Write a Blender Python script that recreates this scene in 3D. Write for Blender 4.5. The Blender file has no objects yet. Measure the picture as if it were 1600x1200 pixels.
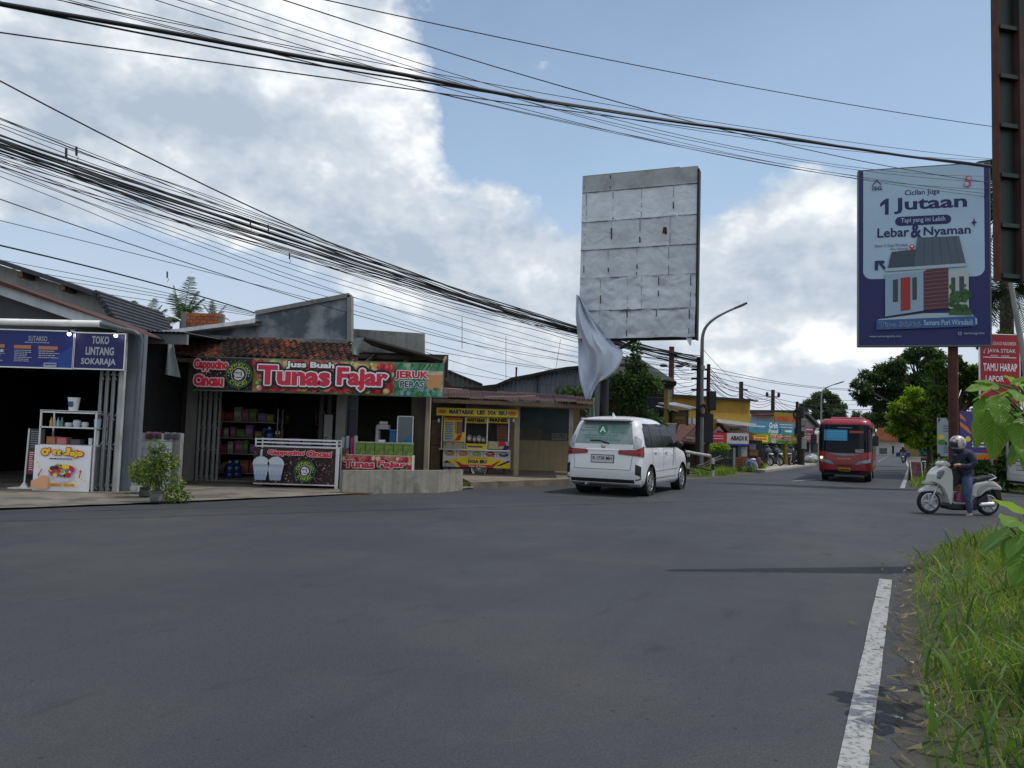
import bpy,bmesh,math,random
import numpy as np
from mathutils import Vector,Matrix,Euler
random.seed(7)
rng=np.random.default_rng(7)
PI=math.pi
SC=bpy.context.scene
COL=SC.collection
# ------------------------------------------------------------------ camera
F_PX,CAM_H=1204.0,1.5
PITCH,ROLL=math.radians(3.61),math.radians(1.7)
CF=Vector((0,math.cos(PITCH),math.sin(PITCH)))
_r0,_u0=Vector((1,0,0)),Vector((0,-math.sin(PITCH),math.cos(PITCH)))
CR=_r0*math.cos(ROLL)+_u0*math.sin(ROLL)
CU=-_r0*math.sin(ROLL)+_u0*math.cos(ROLL)
CAM=Vector((0,0,CAM_H))
def ray(px,py):
    return CF+CR*((px-800)/F_PX)+CU*((600-py)/F_PX)
def gnd(px,py,z=0.0):
    d=ray(px,py); t=(z-CAM_H)/d.z
    return CAM+d*t
def at(px,py,Y):
    d=ray(px,py)
    return CAM+d*(Y/d.y)
def proj(p):
    v=Vector(p)-CAM; w=v.dot(CF)
    return 800+F_PX*v.dot(CR)/w,600-F_PX*v.dot(CU)/w
cd=bpy.data.cameras.new('camera'); cam=bpy.data.objects.new('camera',cd); COL.objects.link(cam)
cd.sensor_width=36; cd.lens=F_PX/1600*36; cd.clip_end=4000; cd.clip_start=0.05
m=Matrix((CR,CU,-CF)).transposed().to_4x4(); m.translation=CAM
cam.matrix_world=m
SC.camera=cam
# ------------------------------------------------------------------ materials
MATS={}
def nt_new(name):
    mt=bpy.data.materials.new(name); mt.use_nodes=True
    nt=mt.node_tree; nt.nodes.clear()
    return mt,nt
def N(nt,typ,**kw):
    n=nt.nodes.new(typ)
    for k,v in kw.items():
        if k.startswith('i_'):
            n.inputs[k[2:].replace('_',' ')].default_value=v
        else:
            setattr(n,k,v)
    return n
def c4(c,k=1.0):
    return (min(1,c[0]*k),min(1,c[1]*k),min(1,c[2]*k),1)
def hexc(s):
    def f(v):
        v/=255.0
        return v/12.92 if v<=0.04045 else ((v+0.055)/1.055)**2.4
    return tuple(f(int(s[i:i+2],16)) for i in (0,2,4))
def pm(name,col,rough=0.7,var=0.12,scale=4.0,bump=0.0,metal=0.0,spec=0.4,streak=0.0,stain=None,stain_amt=0.5,
       stain_scale=1.5,trans=0.0,island=0.0,coat=0.0,bscale=None):
    """plain material with noise in its colour, optional streaks, stains, bump and a per-island tint"""
    if name in MATS:return MATS[name]
    if isinstance(col,str):col=hexc(col)
    mt,nt=nt_new(name)
    out=N(nt,'ShaderNodeOutputMaterial'); b=N(nt,'ShaderNodeBsdfPrincipled')
    b.inputs['Roughness'].default_value=rough; b.inputs['Metallic'].default_value=metal
    b.inputs['Specular IOR Level'].default_value=spec
    b.inputs['Coat Weight'].default_value=coat; b.inputs['Coat Roughness'].default_value=0.05
    L=nt.links.new
    tc=N(nt,'ShaderNodeTexCoord'); co=tc.outputs['Object']
    n1=N(nt,'ShaderNodeTexNoise',i_Scale=scale,i_Detail=5.0,i_Roughness=0.6); L(co,n1.inputs['Vector'])
    rp=N(nt,'ShaderNodeMapRange'); L(n1.outputs['Fac'],rp.inputs['Value'])
    rp.inputs['From Min'].default_value=0.3; rp.inputs['From Max'].default_value=0.7
    mx=N(nt,'ShaderNodeMix',data_type='RGBA'); L(rp.outputs['Result'],mx.inputs['Factor'])
    mx.inputs['A'].default_value=c4(col,1-var); mx.inputs['B'].default_value=c4(col,1+var)
    last=mx.outputs['Result']
    if island:
        gi=N(nt,'ShaderNodeNewGeometry'); mr=N(nt,'ShaderNodeMapRange'); L(gi.outputs['Random Per Island'],mr.inputs['Value'])
        mr.inputs['To Min'].default_value=1-island; mr.inputs['To Max'].default_value=1+island
        vm=N(nt,'ShaderNodeVectorMath',operation='SCALE'); L(last,vm.inputs[0]); L(mr.outputs['Result'],vm.inputs['Scale'])
        last=vm.outputs['Vector']
    if streak:
        mp=N(nt,'ShaderNodeMapping'); L(co,mp.inputs['Vector']); mp.inputs['Scale'].default_value=(6,6,0.5)
        n2=N(nt,'ShaderNodeTexNoise',i_Scale=1.5,i_Detail=4.0); L(mp.outputs['Vector'],n2.inputs['Vector'])
        r2=N(nt,'ShaderNodeMapRange'); L(n2.outputs['Fac'],r2.inputs['Value']); r2.inputs['From Min'].default_value=0.45; r2.inputs['From Max'].default_value=0.75
        r2.inputs['To Max'].default_value=streak
        m2=N(nt,'ShaderNodeMix',data_type='RGBA'); L(r2.outputs['Result'],m2.inputs['Factor']); L(last,m2.inputs['A'])
        m2.inputs['B'].default_value=c4(col,0.35); last=m2.outputs['Result']
    if stain is not None:
        if isinstance(stain,str):stain=hexc(stain)
        n3=N(nt,'ShaderNodeTexNoise',i_Scale=stain_scale,i_Detail=6.0,i_Roughness=0.62); L(co,n3.inputs['Vector'])
        r3=N(nt,'ShaderNodeMapRange'); L(n3.outputs['Fac'],r3.inputs['Value']); r3.inputs['From Min'].default_value=0.48; r3.inputs['From Max'].default_value=0.6
        r3.inputs['To Max'].default_value=stain_amt
        m3=N(nt,'ShaderNodeMix',data_type='RGBA'); L(r3.outputs['Result'],m3.inputs['Factor']); L(last,m3.inputs['A'])
        m3.inputs['B'].default_value=c4(stain); last=m3.outputs['Result']
    L(last,b.inputs['Base Color'])
    if bump:
        nb=N(nt,'ShaderNodeTexNoise',i_Scale=bscale or scale*5,i_Detail=4.0); L(co,nb.inputs['Vector'])
        bp=N(nt,'ShaderNodeBump',i_Strength=bump,i_Distance=0.02); L(nb.outputs['Fac'],bp.inputs['Height']); L(bp.outputs['Normal'],b.inputs['Normal'])
    sh=b.outputs['BSDF']
    if trans:
        tr=N(nt,'ShaderNodeBsdfTranslucent'); L(last,tr.inputs['Color'])
        ms=N(nt,'ShaderNodeMixShader',i_Fac=trans); L(sh,ms.inputs[1]); L(tr.outputs['BSDF'],ms.inputs[2]); sh=ms.outputs['Shader']
    L(sh,out.inputs['Surface'])
    MATS[name]=mt
    return mt
def glass(name,tint=(0.02,0.025,0.03),rough=0.05,alpha=0.85):
    """dark glazing: a glossy film that lets some of what is behind show"""
    if name in MATS:return MATS[name]
    mt,nt=nt_new(name); L=nt.links.new
    out=N(nt,'ShaderNodeOutputMaterial'); b=N(nt,'ShaderNodeBsdfPrincipled')
    b.inputs['Base Color'].default_value=c4(tint); b.inputs['Roughness'].default_value=rough; b.inputs['Alpha'].default_value=alpha
    b.inputs['Specular IOR Level'].default_value=0.6
    L(b.outputs['BSDF'],out.inputs['Surface']); MATS[name]=mt
    return mt
def emit(name,col,s):
    if name in MATS:return MATS[name]
    mt,nt=nt_new(name); out=N(nt,'ShaderNodeOutputMaterial'); e=N(nt,'ShaderNodeEmission')
    e.inputs['Color'].default_value=c4(col); e.inputs['Strength'].default_value=s
    nt.links.new(e.outputs['Emission'],out.inputs['Surface']); MATS[name]=mt
    return mt
def flat(name,col,rough=0.55,var=0.04,trans=0.0):
    return pm(name,col,rough=rough,var=var,scale=2.0,trans=trans)
# ------------------------------------------------------------------ objects
def tag(o,label=None,cat=None,group=None,kind=None):
    if label:o['label']=label
    if cat:o['category']=cat
    if group:o['group']=group
    if kind:o['kind']=kind
    return o
def empty(name,loc=(0,0,0),rz=0.0,label=None,cat=None,group=None,parent=None):
    o=bpy.data.objects.new(name,None); COL.objects.link(o)
    o.location=loc; o.rotation_euler=(0,0,rz); o.empty_display_size=0.2
    if parent:o.parent=parent
    return tag(o,label,cat,group)
def copy_tree(o,parent=None,loc=None,rz=None,label=None):
    c=o.copy(); COL.objects.link(c)
    if parent:c.parent=parent
    if loc is not None:c.location=loc
    if rz is not None:c.rotation_euler=(0,0,rz)
    if label:c['label']=label
    for ch in list(o.children):copy_tree(ch,c)
    return c
class MB:
    def __init__(s):s.v=[]; s.f=[]; s.mi=[]; s.M=None; s.cur=0
    def vs(s,pts):
        i0=len(s.v)
        for p in pts:
            p=Vector(p)
            s.v.append(s.M@p if s.M is not None else p)
        return i0
    def face(s,idx,mi=None):s.f.append(tuple(idx)); s.mi.append(s.cur if mi is None else mi)
    def poly(s,pts,mi=None):
        i=s.vs(pts); s.face(range(i,i+len(pts)),mi); return s
    def box(s,x0,x1,y0,y1,z0,z1,mi=None):
        i=s.vs([(x0,y0,z0),(x1,y0,z0),(x1,y1,z0),(x0,y1,z0),(x0,y0,z1),(x1,y0,z1),(x1,y1,z1),(x0,y1,z1)])
        for f in ((0,3,2,1),(4,5,6,7),(0,1,5,4),(1,2,6,5),(2,3,7,6),(3,0,4,7)):s.face([i+k for k in f],mi)
        return s
    def prism(s,pts,y0,y1,mi=None):
        """polygon in x,z (counter-clockwise seen from -y) pushed from y0 to y1"""
        n=len(pts); i=s.vs([(p[0],y0,p[1]) for p in pts]+[(p[0],y1,p[1]) for p in pts])
        s.face([i+k for k in range(n)],mi); s.face([i+n+k for k in reversed(range(n))],mi)
        for k in range(n):s.face([i+k,i+n+k,i+n+(k+1)%n,i+(k+1)%n],mi)
        return s
    def slab(s,pts,z0,z1,mi=None):
        n=len(pts); i=s.vs([(p[0],p[1],z0) for p in pts]+[(p[0],p[1],z1) for p in pts])
        s.face([i+n+k for k in range(n)],mi); s.face([i+k for k in reversed(range(n))],mi)
        for k in range(n):s.face([i+k,i+(k+1)%n,i+n+(k+1)%n,i+n+k],mi)
        return s
    def bar(s,a,b,w,h=None,mi=None):
        a,b=Vector(a),Vector(b); h=h or w; d=(b-a).normalized()
        up=Vector((0,0,1)) if abs(d.z)<0.95 else Vector((1,0,0))
        x=d.cross(up).normalized()*(w/2); y=x.normalized().cross(d)*(h/2)
        i=s.vs([a-x-y,a+x-y,a+x+y,a-x+y,b-x-y,b+x-y,b+x+y,b-x+y])
        for f in ((0,3,2,1),(4,5,6,7),(0,1,5,4),(1,2,6,5),(2,3,7,6),(3,0,4,7)):s.face([i+k for k in f],mi)
        return s
    def tube(s,pts,r,n=8,mi=None,caps=True):
        pts=[Vector(p) for p in pts]; rr=r if isinstance(r,(list,tuple)) else [r]*len(pts); rings=[]
        prev=None
        for k,p in enumerate(pts):
            d=(pts[min(k+1,len(pts)-1)]-pts[max(k-1,0)]).normalized()
            if prev is None:
                up=Vector((0,0,1)) if abs(d.z)<0.9 else Vector((1,0,0)); x=d.cross(up).normalized()
            else:x=(prev-d*prev.dot(d)).normalized()
            prev=x; y=d.cross(x)
            rings.append(s.vs([p+(x*math.cos(2*PI*q/n)+y*math.sin(2*PI*q/n))*rr[k] for q in range(n)]))
        for a,b in zip(rings,rings[1:]):
            for q in range(n):s.face([a+q,a+(q+1)%n,b+(q+1)%n,b+q],mi)
        if caps:
            s.face([rings[0]+q for q in reversed(range(n))],mi); s.face([rings[-1]+q for q in range(n)],mi)
        return s
    def lathe(s,prof,c=(0,0,0),n=16,axis='z',mi=None,caps=True):
        """profile of (radius, height) turned about an axis through c"""
        c=Vector(c); rings=[]
        for r,h in prof:
            ps=[]
            for q in range(n):
                a=2*PI*q/n; x,y=r*math.cos(a),r*math.sin(a)
                ps.append(c+(Vector((x,y,h)) if axis=='z' else Vector((x,-h,y)) if axis=='y' else Vector((h,x,y))))
            rings.append(s.vs(ps))
        for a,b in zip(rings,rings[1:]):
            for q in range(n):s.face([a+q,a+(q+1)%n,b+(q+1)%n,b+q],mi)
        if caps:
            s.face([rings[0]+q for q in reversed(range(n))],mi); s.face([rings[-1]+q for q in range(n)],mi)
        return s
    def ball(s,c,r,seg=14,rings=9,mi=None,zmin=-1.0):
        if not isinstance(r,(tuple,list)):r=(r,r,r)
        rs=[]
        for k in range(rings+1):
            t=-PI/2+PI*k/rings
            if math.sin(t)<zmin:t=math.asin(zmin)
            rs.append(s.vs([(c[0]+r[0]*math.cos(t)*math.cos(2*PI*q/seg),c[1]+r[1]*math.cos(t)*math.sin(2*PI*q/seg),c[2]+r[2]*math.sin(t)) for q in range(seg)]))
        for a,b in zip(rs,rs[1:]):
            for q in range(seg):s.face([a+q,a+(q+1)%seg,b+(q+1)%seg,b+q],mi)
        return s
    def grid(s,P,mi=None):
        nr,nc=len(P),len(P[0]); i=s.vs([p for r in P for p in r])
        for a in range(nr-1):
            for b in range(nc-1):s.face([i+a*nc+b,i+a*nc+b+1,i+(a+1)*nc+b+1,i+(a+1)*nc+b],mi)
        return s
    def mesh(s,me,M,mi=None):
        i=len(s.v)
        for v in me.vertices:s.v.append((s.M@(M@v.co)) if s.M is not None else M@v.co)
        for p in me.polygons:s.face([i+k for k in p.vertices],mi)
        return s
    def build(s,name,mats,parent=None,smooth=False,bevel=0.0,label=None,cat=None,group=None,kind=None,sub=0,weld=False):
        me=bpy.data.meshes.new(name); me.from_pydata([tuple(v) for v in s.v],[],s.f)
        mats=mats if isinstance(mats,(list,tuple)) else [mats]
        for mt in mats:me.materials.append(mt)
        if len(mats)>1:me.polygons.foreach_set('material_index',s.mi)
        if weld:
            bm=bmesh.new(); bm.from_mesh(me); bmesh.ops.remove_doubles(bm,verts=bm.verts,dist=1e-4)
            bmesh.ops.dissolve_degenerate(bm,edges=bm.edges,dist=1e-5); bmesh.ops.recalc_face_normals(bm,faces=bm.faces); bm.to_mesh(me); bm.free()
        if smooth:
            me.polygons.foreach_set('use_smooth',[True]*len(me.polygons))
            if smooth!='all':me.set_sharp_from_angle(angle=math.radians(40))
        me.update()
        o=bpy.data.objects.new(name,me); COL.objects.link(o)
        if parent:o.parent=parent
        if bevel:
            bv=o.modifiers.new('bevel','BEVEL'); bv.width=bevel; bv.segments=2; bv.limit_method='ANGLE'; bv.harden_normals=False
        if sub:
            sm=o.modifiers.new('sub','SUBSURF'); sm.levels=sub; sm.render_levels=sub
        return tag(o,label,cat,group,kind)
_tc={}
def text_me(txt,bold=0.0,res=2):
    """flat mesh of a word, from the built-in font"""
    key=(txt,bold,res)
    if key in _tc:return _tc[key]
    cu=bpy.data.curves.new('t','FONT'); cu.body=txt; cu.fill_mode='FRONT'; cu.resolution_u=res; cu.offset=bold; cu.align_x='LEFT'
    ob=bpy.data.objects.new('t',cu); COL.objects.link(ob)
    dg=bpy.context.evaluated_depsgraph_get(); me=bpy.data.meshes.new_from_object(ob.evaluated_get(dg))
    bpy.data.objects.remove(ob); bpy.data.curves.remove(cu)
    _tc[key]=me
    return me
class Wall:
    """a vertical plane from A to B (left to right seen from the camera)"""
    def __init__(s,A,B):
        s.A=Vector((A[0],A[1])); s.B=Vector((B[0],B[1])); s.u=(s.B-s.A).normalized(); s.n=Vector((s.u.y,-s.u.x)); s.rz=math.atan2(s.u.y,s.u.x)
        s.L=(s.B-s.A).length
    def uz(s,px,py,off=0.0):
        d=ray(px,py); o=s.A+s.n*off
        t=(o-Vector((0,0))).dot(s.n)/Vector((d.x,d.y)).dot(s.n)
        p=CAM+d*t
        return (Vector((p.x,p.y))-s.A).dot(s.u),p.z
    def rect(s,x0,y0,x1,y1,off=0.0):
        """left, top, right, bottom in pixels -> u0, u1, z0, z1"""
        xm,ym=(x0+x1)/2,(y0+y1)/2; k=(x1-x0)/2*math.tan(ROLL)
        return s.uz(x0,ym-k*0,off)[0],s.uz(x1,ym+k*0,off)[0],s.uz(xm,y1,off)[1],s.uz(xm,y0,off)[1]
    def root(s,name,label,cat,group=None,u=0.0,off=0.0,z=0.0):
        p=s.A+s.u*u+s.n*off
        return empty(name,(p.x,p.y,z),s.rz,label,cat,group)
class Art:
    """printed layers on the front of a flat board: s,t run 0..1 from its lower left corner"""
    def __init__(s,parent,u0,u1,z0,z1,y=0.0,step=0.0025):
        s.p,s.u0,s.u1,s.z0,s.z1,s.y,s.k,s.step=parent,u0,u1,z0,z1,y,1,step
        s.W,s.H=u1-u0,z1-z0
    def P(s,a,b,dy=0.0):return (s.u0+a*s.W,s.y-s.step*s.k-dy,s.z0+b*s.H)
    def done(s,mb,name,mats):o=mb.build(name,mats,s.p); s.k+=1; return o
    def rect(s,a0,a1,b0,b1,mt,name='print'):
        return s.done(MB().poly([s.P(a0,b0),s.P(a1,b0),s.P(a1,b1),s.P(a0,b1)]),name,mt)
    def poly(s,pts,mt,name='print'):return s.done(MB().poly([s.P(*p) for p in pts]),name,mt)
    def polys(s,lst,mats,name='print'):
        mb=MB()
        for i,(pts,mi) in enumerate(lst):mb.poly([s.P(p[0],p[1],i*0.00025) for p in pts],mi)
        s.k+=1+int(len(lst)*0.00025/s.step)
        o=mb.build(name,mats,s.p); return o
    def ell(s,a,b,ra,rb=None,n=20,ph=0.0,squash=1.0):
        rb=ra*s.W/s.H if rb is None else rb
        cs,sn=math.cos(ph),math.sin(ph); r=[]
        for q in range(n):
            x,y=math.cos(2*PI*q/n),math.sin(2*PI*q/n)*squash
            r.append((a+ra*(x*cs-y*sn),b+rb*(x*sn+y*cs)))
        return r
    def text(s,txt,a0,a1,b0,b1,mt,bold=0.0,name='lettering',outline=None,ow=0.05,keep=False,arc=None,wob=0.0,ow2=None,outline2=None):
        me=text_me(txt,bold); co=np.array([v.co[:] for v in me.vertices])
        lo,hi=co.min(0),co.max(0); w,h=s.W*(a1-a0),s.H*(b1-b0)
        sx,sz=w/(hi[0]-lo[0]),h/(hi[1]-lo[1])
        if keep:sx=sz=min(sx,sz)
        ox=s.u0+s.W*a0+(w-sx*(hi[0]-lo[0]))/2; oz=s.z0+s.H*b0+(h-sz*(hi[1]-lo[1]))/2
        def put(dx,dz,y):
            return Matrix(((sx,0,0,ox-sx*lo[0]+dx),(0,0,0,y),(0,sz,0,oz-sz*lo[1]+dz),(0,0,0,1)))
        for oc,wd in ((outline2,ow2),(outline,ow)):
            if oc is None:continue
            mb=MB(); r=wd*h
            for q in range(12):
                a=2*PI*q/12; mb.mesh(me,put(r*math.cos(a),r*math.sin(a),s.y-s.step*s.k-q*0.00018))
            mb.build(name+'_outline',oc,s.p); s.k+=2
        mb=MB(); mb.mesh(me,put(0,0,s.y-s.step*s.k)); o=mb.build(name,mt,s.p); s.k+=1
        return o
    def ringtext(s,txt,a,b,r,size,mt,start,sweep,flip=False,bold=0.02,name='lettering'):
        """letters set round a circle (radius r as a share of the height)"""
        mb=MB(); n=len(txt); cx,cz=s.u0+a*s.W,s.z0+b*s.H; R=r*s.H
        for i,ch in enumerate(txt):
            if ch==' ':continue
            ang=math.radians(start+sweep*(i/max(1,n-1)))
            me=text_me(ch,bold); co=np.array([v.co[:] for v in me.vertices]); lo,hi=co.min(0),co.max(0)
            k=size*s.H/0.7; mid=(lo+hi)/2
            rot=ang-PI/2 if not flip else ang+PI/2
            c_,s_=math.cos(rot)*k,math.sin(rot)*k
            px,pz=cx+R*math.cos(ang),cz+R*math.sin(ang)
            M=Matrix(((c_,-s_,0,px-c_*mid[0]+s_*mid[1]),(0,0,0,s.y-s.step*s.k),(s_,c_,0,pz-s_*mid[0]-c_*mid[1]),(0,0,0,1)))
            mb.mesh(me,M)
        o=mb.build(name,mt,s.p); s.k+=1; return o
    def lines(s,a0,a1,b0,b1,n,mt,name='small_print',ragged=0.4,thick=0.35,seed=1):
        """unreadable small print: rows of short dashes"""
        rd=random.Random(seed); mb=MB()
        for i in range(n):
            y1=b1-(b1-b0)*i/n; y0=y1-(b1-b0)/n*thick; x=a0; end=a1-(a1-a0)*ragged*rd.random()
            while x<end:
                w=(a1-a0)*(0.05+0.13*rd.random()); mb.poly([s.P(x,y0),s.P(min(x+w,end),y0),s.P(min(x+w,end),y1),s.P(x,y1)]); x+=w+(a1-a0)*0.025
        return s.done(mb,name,mt)
def fit_rand(a,b):return a+(b-a)*random.random()
# ================================================================== sky, sun
SUN_AZ,SUN_EL=math.radians(84),math.radians(64)
sd=Vector((math.sin(SUN_AZ)*math.cos(SUN_EL),math.cos(SUN_AZ)*math.cos(SUN_EL),math.sin(SUN_EL)))
sl=bpy.data.lights.new('sun','SUN'); sl.energy=2.9; sl.angle=math.radians(0.5); sl.color=(1.0,0.96,0.90)
so=bpy.data.objects.new('sun',sl); COL.objects.link(so); so.rotation_euler=(-sd).to_track_quat('-Z','Y').to_euler(); so.location=(20,20,40)
W=bpy.data.worlds.new('World'); SC.world=W; W.use_nodes=True
def build_world():
    nt=W.node_tree; nt.nodes.clear(); L=nt.links.new
    out=N(nt,'ShaderNodeOutputWorld'); bg=N(nt,'ShaderNodeBackground'); bg.inputs['Strength'].default_value=0.136
    L(bg.outputs['Background'],out.inputs['Surface'])
    sky=N(nt,'ShaderNodeTexSky'); sky.sky_type='NISHITA'; sky.sun_disc=False
    sky.sun_elevation=SUN_EL; sky.sun_rotation=SUN_AZ; sky.air_density=1.0; sky.dust_density=1.2; sky.ozone_density=1.0; sky.altitude=80
    tc=N(nt,'ShaderNodeTexCoord'); D=tc.outputs['Generated']
    sp=N(nt,'ShaderNodeSeparateXYZ'); L(D,sp.inputs[0])
    def M(op,a,b=None,c=None,clamp=False):
        n=N(nt,'ShaderNodeMath',operation=op,use_clamp=clamp)
        for i,v in enumerate((a,b,c)):
            if v is None:continue
            if isinstance(v,(int,float)):n.inputs[i].default_value=v
            else:L(v,n.inputs[i])
        return n.outputs[0]
    az=M('ARCTAN2',sp.outputs['X'],sp.outputs['Y']); el=M('ARCSINE',sp.outputs['Z'])
    def azel(px,py):
        d=ray(px,py).normalized(); return math.atan2(d.x,d.y),math.asin(d.z)
    cmb=N(nt,'ShaderNodeCombineXYZ'); L(az,cmb.inputs[0]); L(M('MULTIPLY',el,1.5),cmb.inputs[1])
    P=cmb.outputs[0]
    def fbm(vec,scale,detail=7.0,rough=0.58,w=0.0,dist=0.0):
        n=N(nt,'ShaderNodeTexNoise',noise_dimensions='4D',i_Scale=scale,i_Detail=detail,i_Roughness=rough,i_W=w,i_Distortion=dist); L(vec,n.inputs['Vector']); return n.outputs['Fac']
    def shift(dx,dy):
        v=N(nt,'ShaderNodeVectorMath',operation='ADD'); L(P,v.inputs[0]); v.inputs[1].default_value=(dx,dy,0); return v.outputs[0]
    blobs=[(250,90,360,150,1.0),(480,110,170,130,.75),(585,190,130,60,.55),(120,230,330,110,.7),(420,290,260,100,.75),(650,400,200,90,.8),
             (800,440,180,80,.85),(1190,400,170,90,.95),(1290,340,80,60,.45),(1000,470,220,80,.5),(845,108,42,26,.52),(780,305,55,24,.35),(560,440,260,60,.3),(-200,250,300,300,.6),
             (1250,270,90,40,.35),(1700,330,200,120,.5),(300,-350,500,200,.8),(-500,0,400,300,.7),(2200,200,400,200,.8),
             (1180,500,300,100,.45),(1000,570,500,50,.4),(40,20,110,60,-0.75),(1150,180,420,120,-.35),(720,180,60,90,-.3),(150,400,330,80,-.6),(420,470,260,40,-.3)]
    tot=None
    for px,py,rx,ry,a in blobs:
        a0,e0=azel(px,py); kx=F_PX/rx; ky=F_PX/ry
        dx=M('MULTIPLY',M('SUBTRACT',az,a0),kx); dy=M('MULTIPLY',M('SUBTRACT',el,e0),ky)
        g=M('MULTIPLY',M('EXPONENT',M('MULTIPLY',M('ADD',M('MULTIPLY',dx,dx),M('MULTIPLY',dy,dy)),-1.0)),a)
        tot=g if tot is None else M('ADD',tot,g)
    rear=M('MULTIPLY',M('SUBTRACT',M('ABSOLUTE',az),0.95),1.6,None,True); tot=M('ADD',tot,M('MULTIPLY',rear,0.6))  # unseen cloud bank added behind the camera to lift the shaded facades
    tot=M('MINIMUM',tot,1.15)
    def dens(vec,d=8.0):
        n=M('ADD',M('MULTIPLY',fbm(vec,4.6,d,0.62,2.3),0.6),M('MULTIPLY',fbm(vec,15.0,d,.64,5.1),0.4))
        return M('ADD',M('MULTIPLY',M('SUBTRACT',n,0.5),2.3),M('SUBTRACT',tot,0.42))
    d0=dens(P); dS=dens(P,3.0); d1=dens(shift(0.04,0.065),3.0)
    mask=M('SMOOTH_MIN',M('MAXIMUM',M('MULTIPLY',d0,3.3),0.0),1.0,0.3); mask=M('MAXIMUM',mask,0.0,clamp=True)
    sh=M('ADD',M('MULTIPLY',M('SUBTRACT',dS,d1),1.35),0.60)
    sh=M('ADD',sh,M('MULTIPLY',M('SUBTRACT',fbm(P,2.4,4.0,.5,9.0),0.5),1.5))
    low=azel(800,470)[1]
    for px,py,rx,ry,a in ((330,195,200,42,.42),(560,375,190,50,.28),(140,320,260,50,.2),(1180,470,200,40,.3),(700,470,160,40,.2),(120,120,130,60,.2)):
        a0,e0=azel(px,py); dx=M('MULTIPLY',M('SUBTRACT',az,a0),F_PX/rx); dy=M('MULTIPLY',M('SUBTRACT',el,e0),F_PX/ry)
        sh=M('SUBTRACT',sh,M('MULTIPLY',M('EXPONENT',M('MULTIPLY',M('ADD',M('MULTIPLY',dx,dx),M('MULTIPLY',dy,dy)),-1.0)),a))
    sh=M('SUBTRACT',sh,M('MULTIPLY',M('MAXIMUM',M('SUBTRACT',d0,0.75),0.0),0.55))
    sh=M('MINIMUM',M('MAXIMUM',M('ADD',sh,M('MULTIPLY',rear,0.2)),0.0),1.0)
    cr=N(nt,'ShaderNodeValToRGB'); L(sh,cr.inputs[0]); e=cr.color_ramp.elements
    e[0].position=0.0; e[0].color=(4.0,4.75,5.7,1); e[1].position=.9; e[1].color=(9.3,9.4,9.4,1)
    k=cr.color_ramp.elements.new(0.5); k.color=(5.9,6.5,7.15,1)
    veil=N(nt,'ShaderNodeMix',data_type='RGBA'); L(sky.outputs['Color'],veil.inputs['A']); hz_=N(nt,'ShaderNodeMix',data_type='RGBA'); hz_.inputs['A'].default_value=(4.1,5.65,7.6,1); hz_.inputs['B'].default_value=(5.9,6.3,6.9,1); L(M('SUBTRACT',1.0,M('MULTIPLY',M('ABSOLUTE',el),3.2),None,True),hz_.inputs['Factor']); L(hz_.outputs['Result'],veil.inputs['B'])
    vf=M('ADD',M('MULTIPLY',M('MAXIMUM',M('SUBTRACT',1.0,M('MULTIPLY',M('ABSOLUTE',el),1.6)),0.0),0.85),M('MULTIPLY',fbm(P,2.5,6.0,.6,4.4),0.42),None,True)
    L(vf,veil.inputs['Factor'])
    fin=N(nt,'ShaderNodeMix',data_type='RGBA'); L(mask,fin.inputs['Factor']); L(veil.outputs['Result'],fin.inputs['A']); L(cr.outputs['Color'],fin.inputs['B'])
    L(fin.outputs['Result'],bg.inputs['Color'])
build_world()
SC.view_settings.view_transform='Standard'; SC.view_settings.look='None'; SC.view_settings.exposure=-0.25; SC.view_settings.gamma=1
SC.render.engine='CYCLES'
SC.cycles.use_denoising=True
SC.cycles.max_bounces=6; SC.cycles.transparent_max_bounces=12
SC.render.film_transparent=False
# ================================================================== ground, road
def jitter(pts,step,amp,seed=1,closed=False):
    """walk a polyline with small steps and push it sideways a little"""
    rd=random.Random(seed); o=[]
    for a,b in zip(pts,pts[1:]):
        a,b=Vector(a[:2]),Vector(b[:2]); L_=(b-a).length; n=max(1,int(L_/step)); t=(b-a)/max(L_,1e-6); nn=Vector((-t.y,t.x))
        for k in range(n):o.append(a+(b-a)*(k/n)+nn*(rd.uniform(-1,1)*amp))
    o.append(Vector(pts[-1][:2])); return o
def soil_mat():
    mt,nt=nt_new('soil'); L=nt.links.new
    out=N(nt,'ShaderNodeOutputMaterial'); b=N(nt,'ShaderNodeBsdfPrincipled'); b.inputs['Roughness'].default_value=0.95
    tc=N(nt,'ShaderNodeTexCoord'); n=N(nt,'ShaderNodeTexNoise',i_Scale=0.6,i_Detail=10.0,i_Roughness=.65); L(tc.outputs['Object'],n.inputs['Vector'])
    cr=N(nt,'ShaderNodeValToRGB'); L(n.outputs['Fac'],cr.inputs[0]); e=cr.color_ramp.elements
    e[0].position=.35; e[0].color=(.035,.05,.016,1); e[1].position=.68; e[1].color=(.12,.095,.062,1)
    L(cr.outputs['Color'],b.inputs['Base Color']); L(b.outputs['BSDF'],out.inputs['Surface']); return mt
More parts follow.
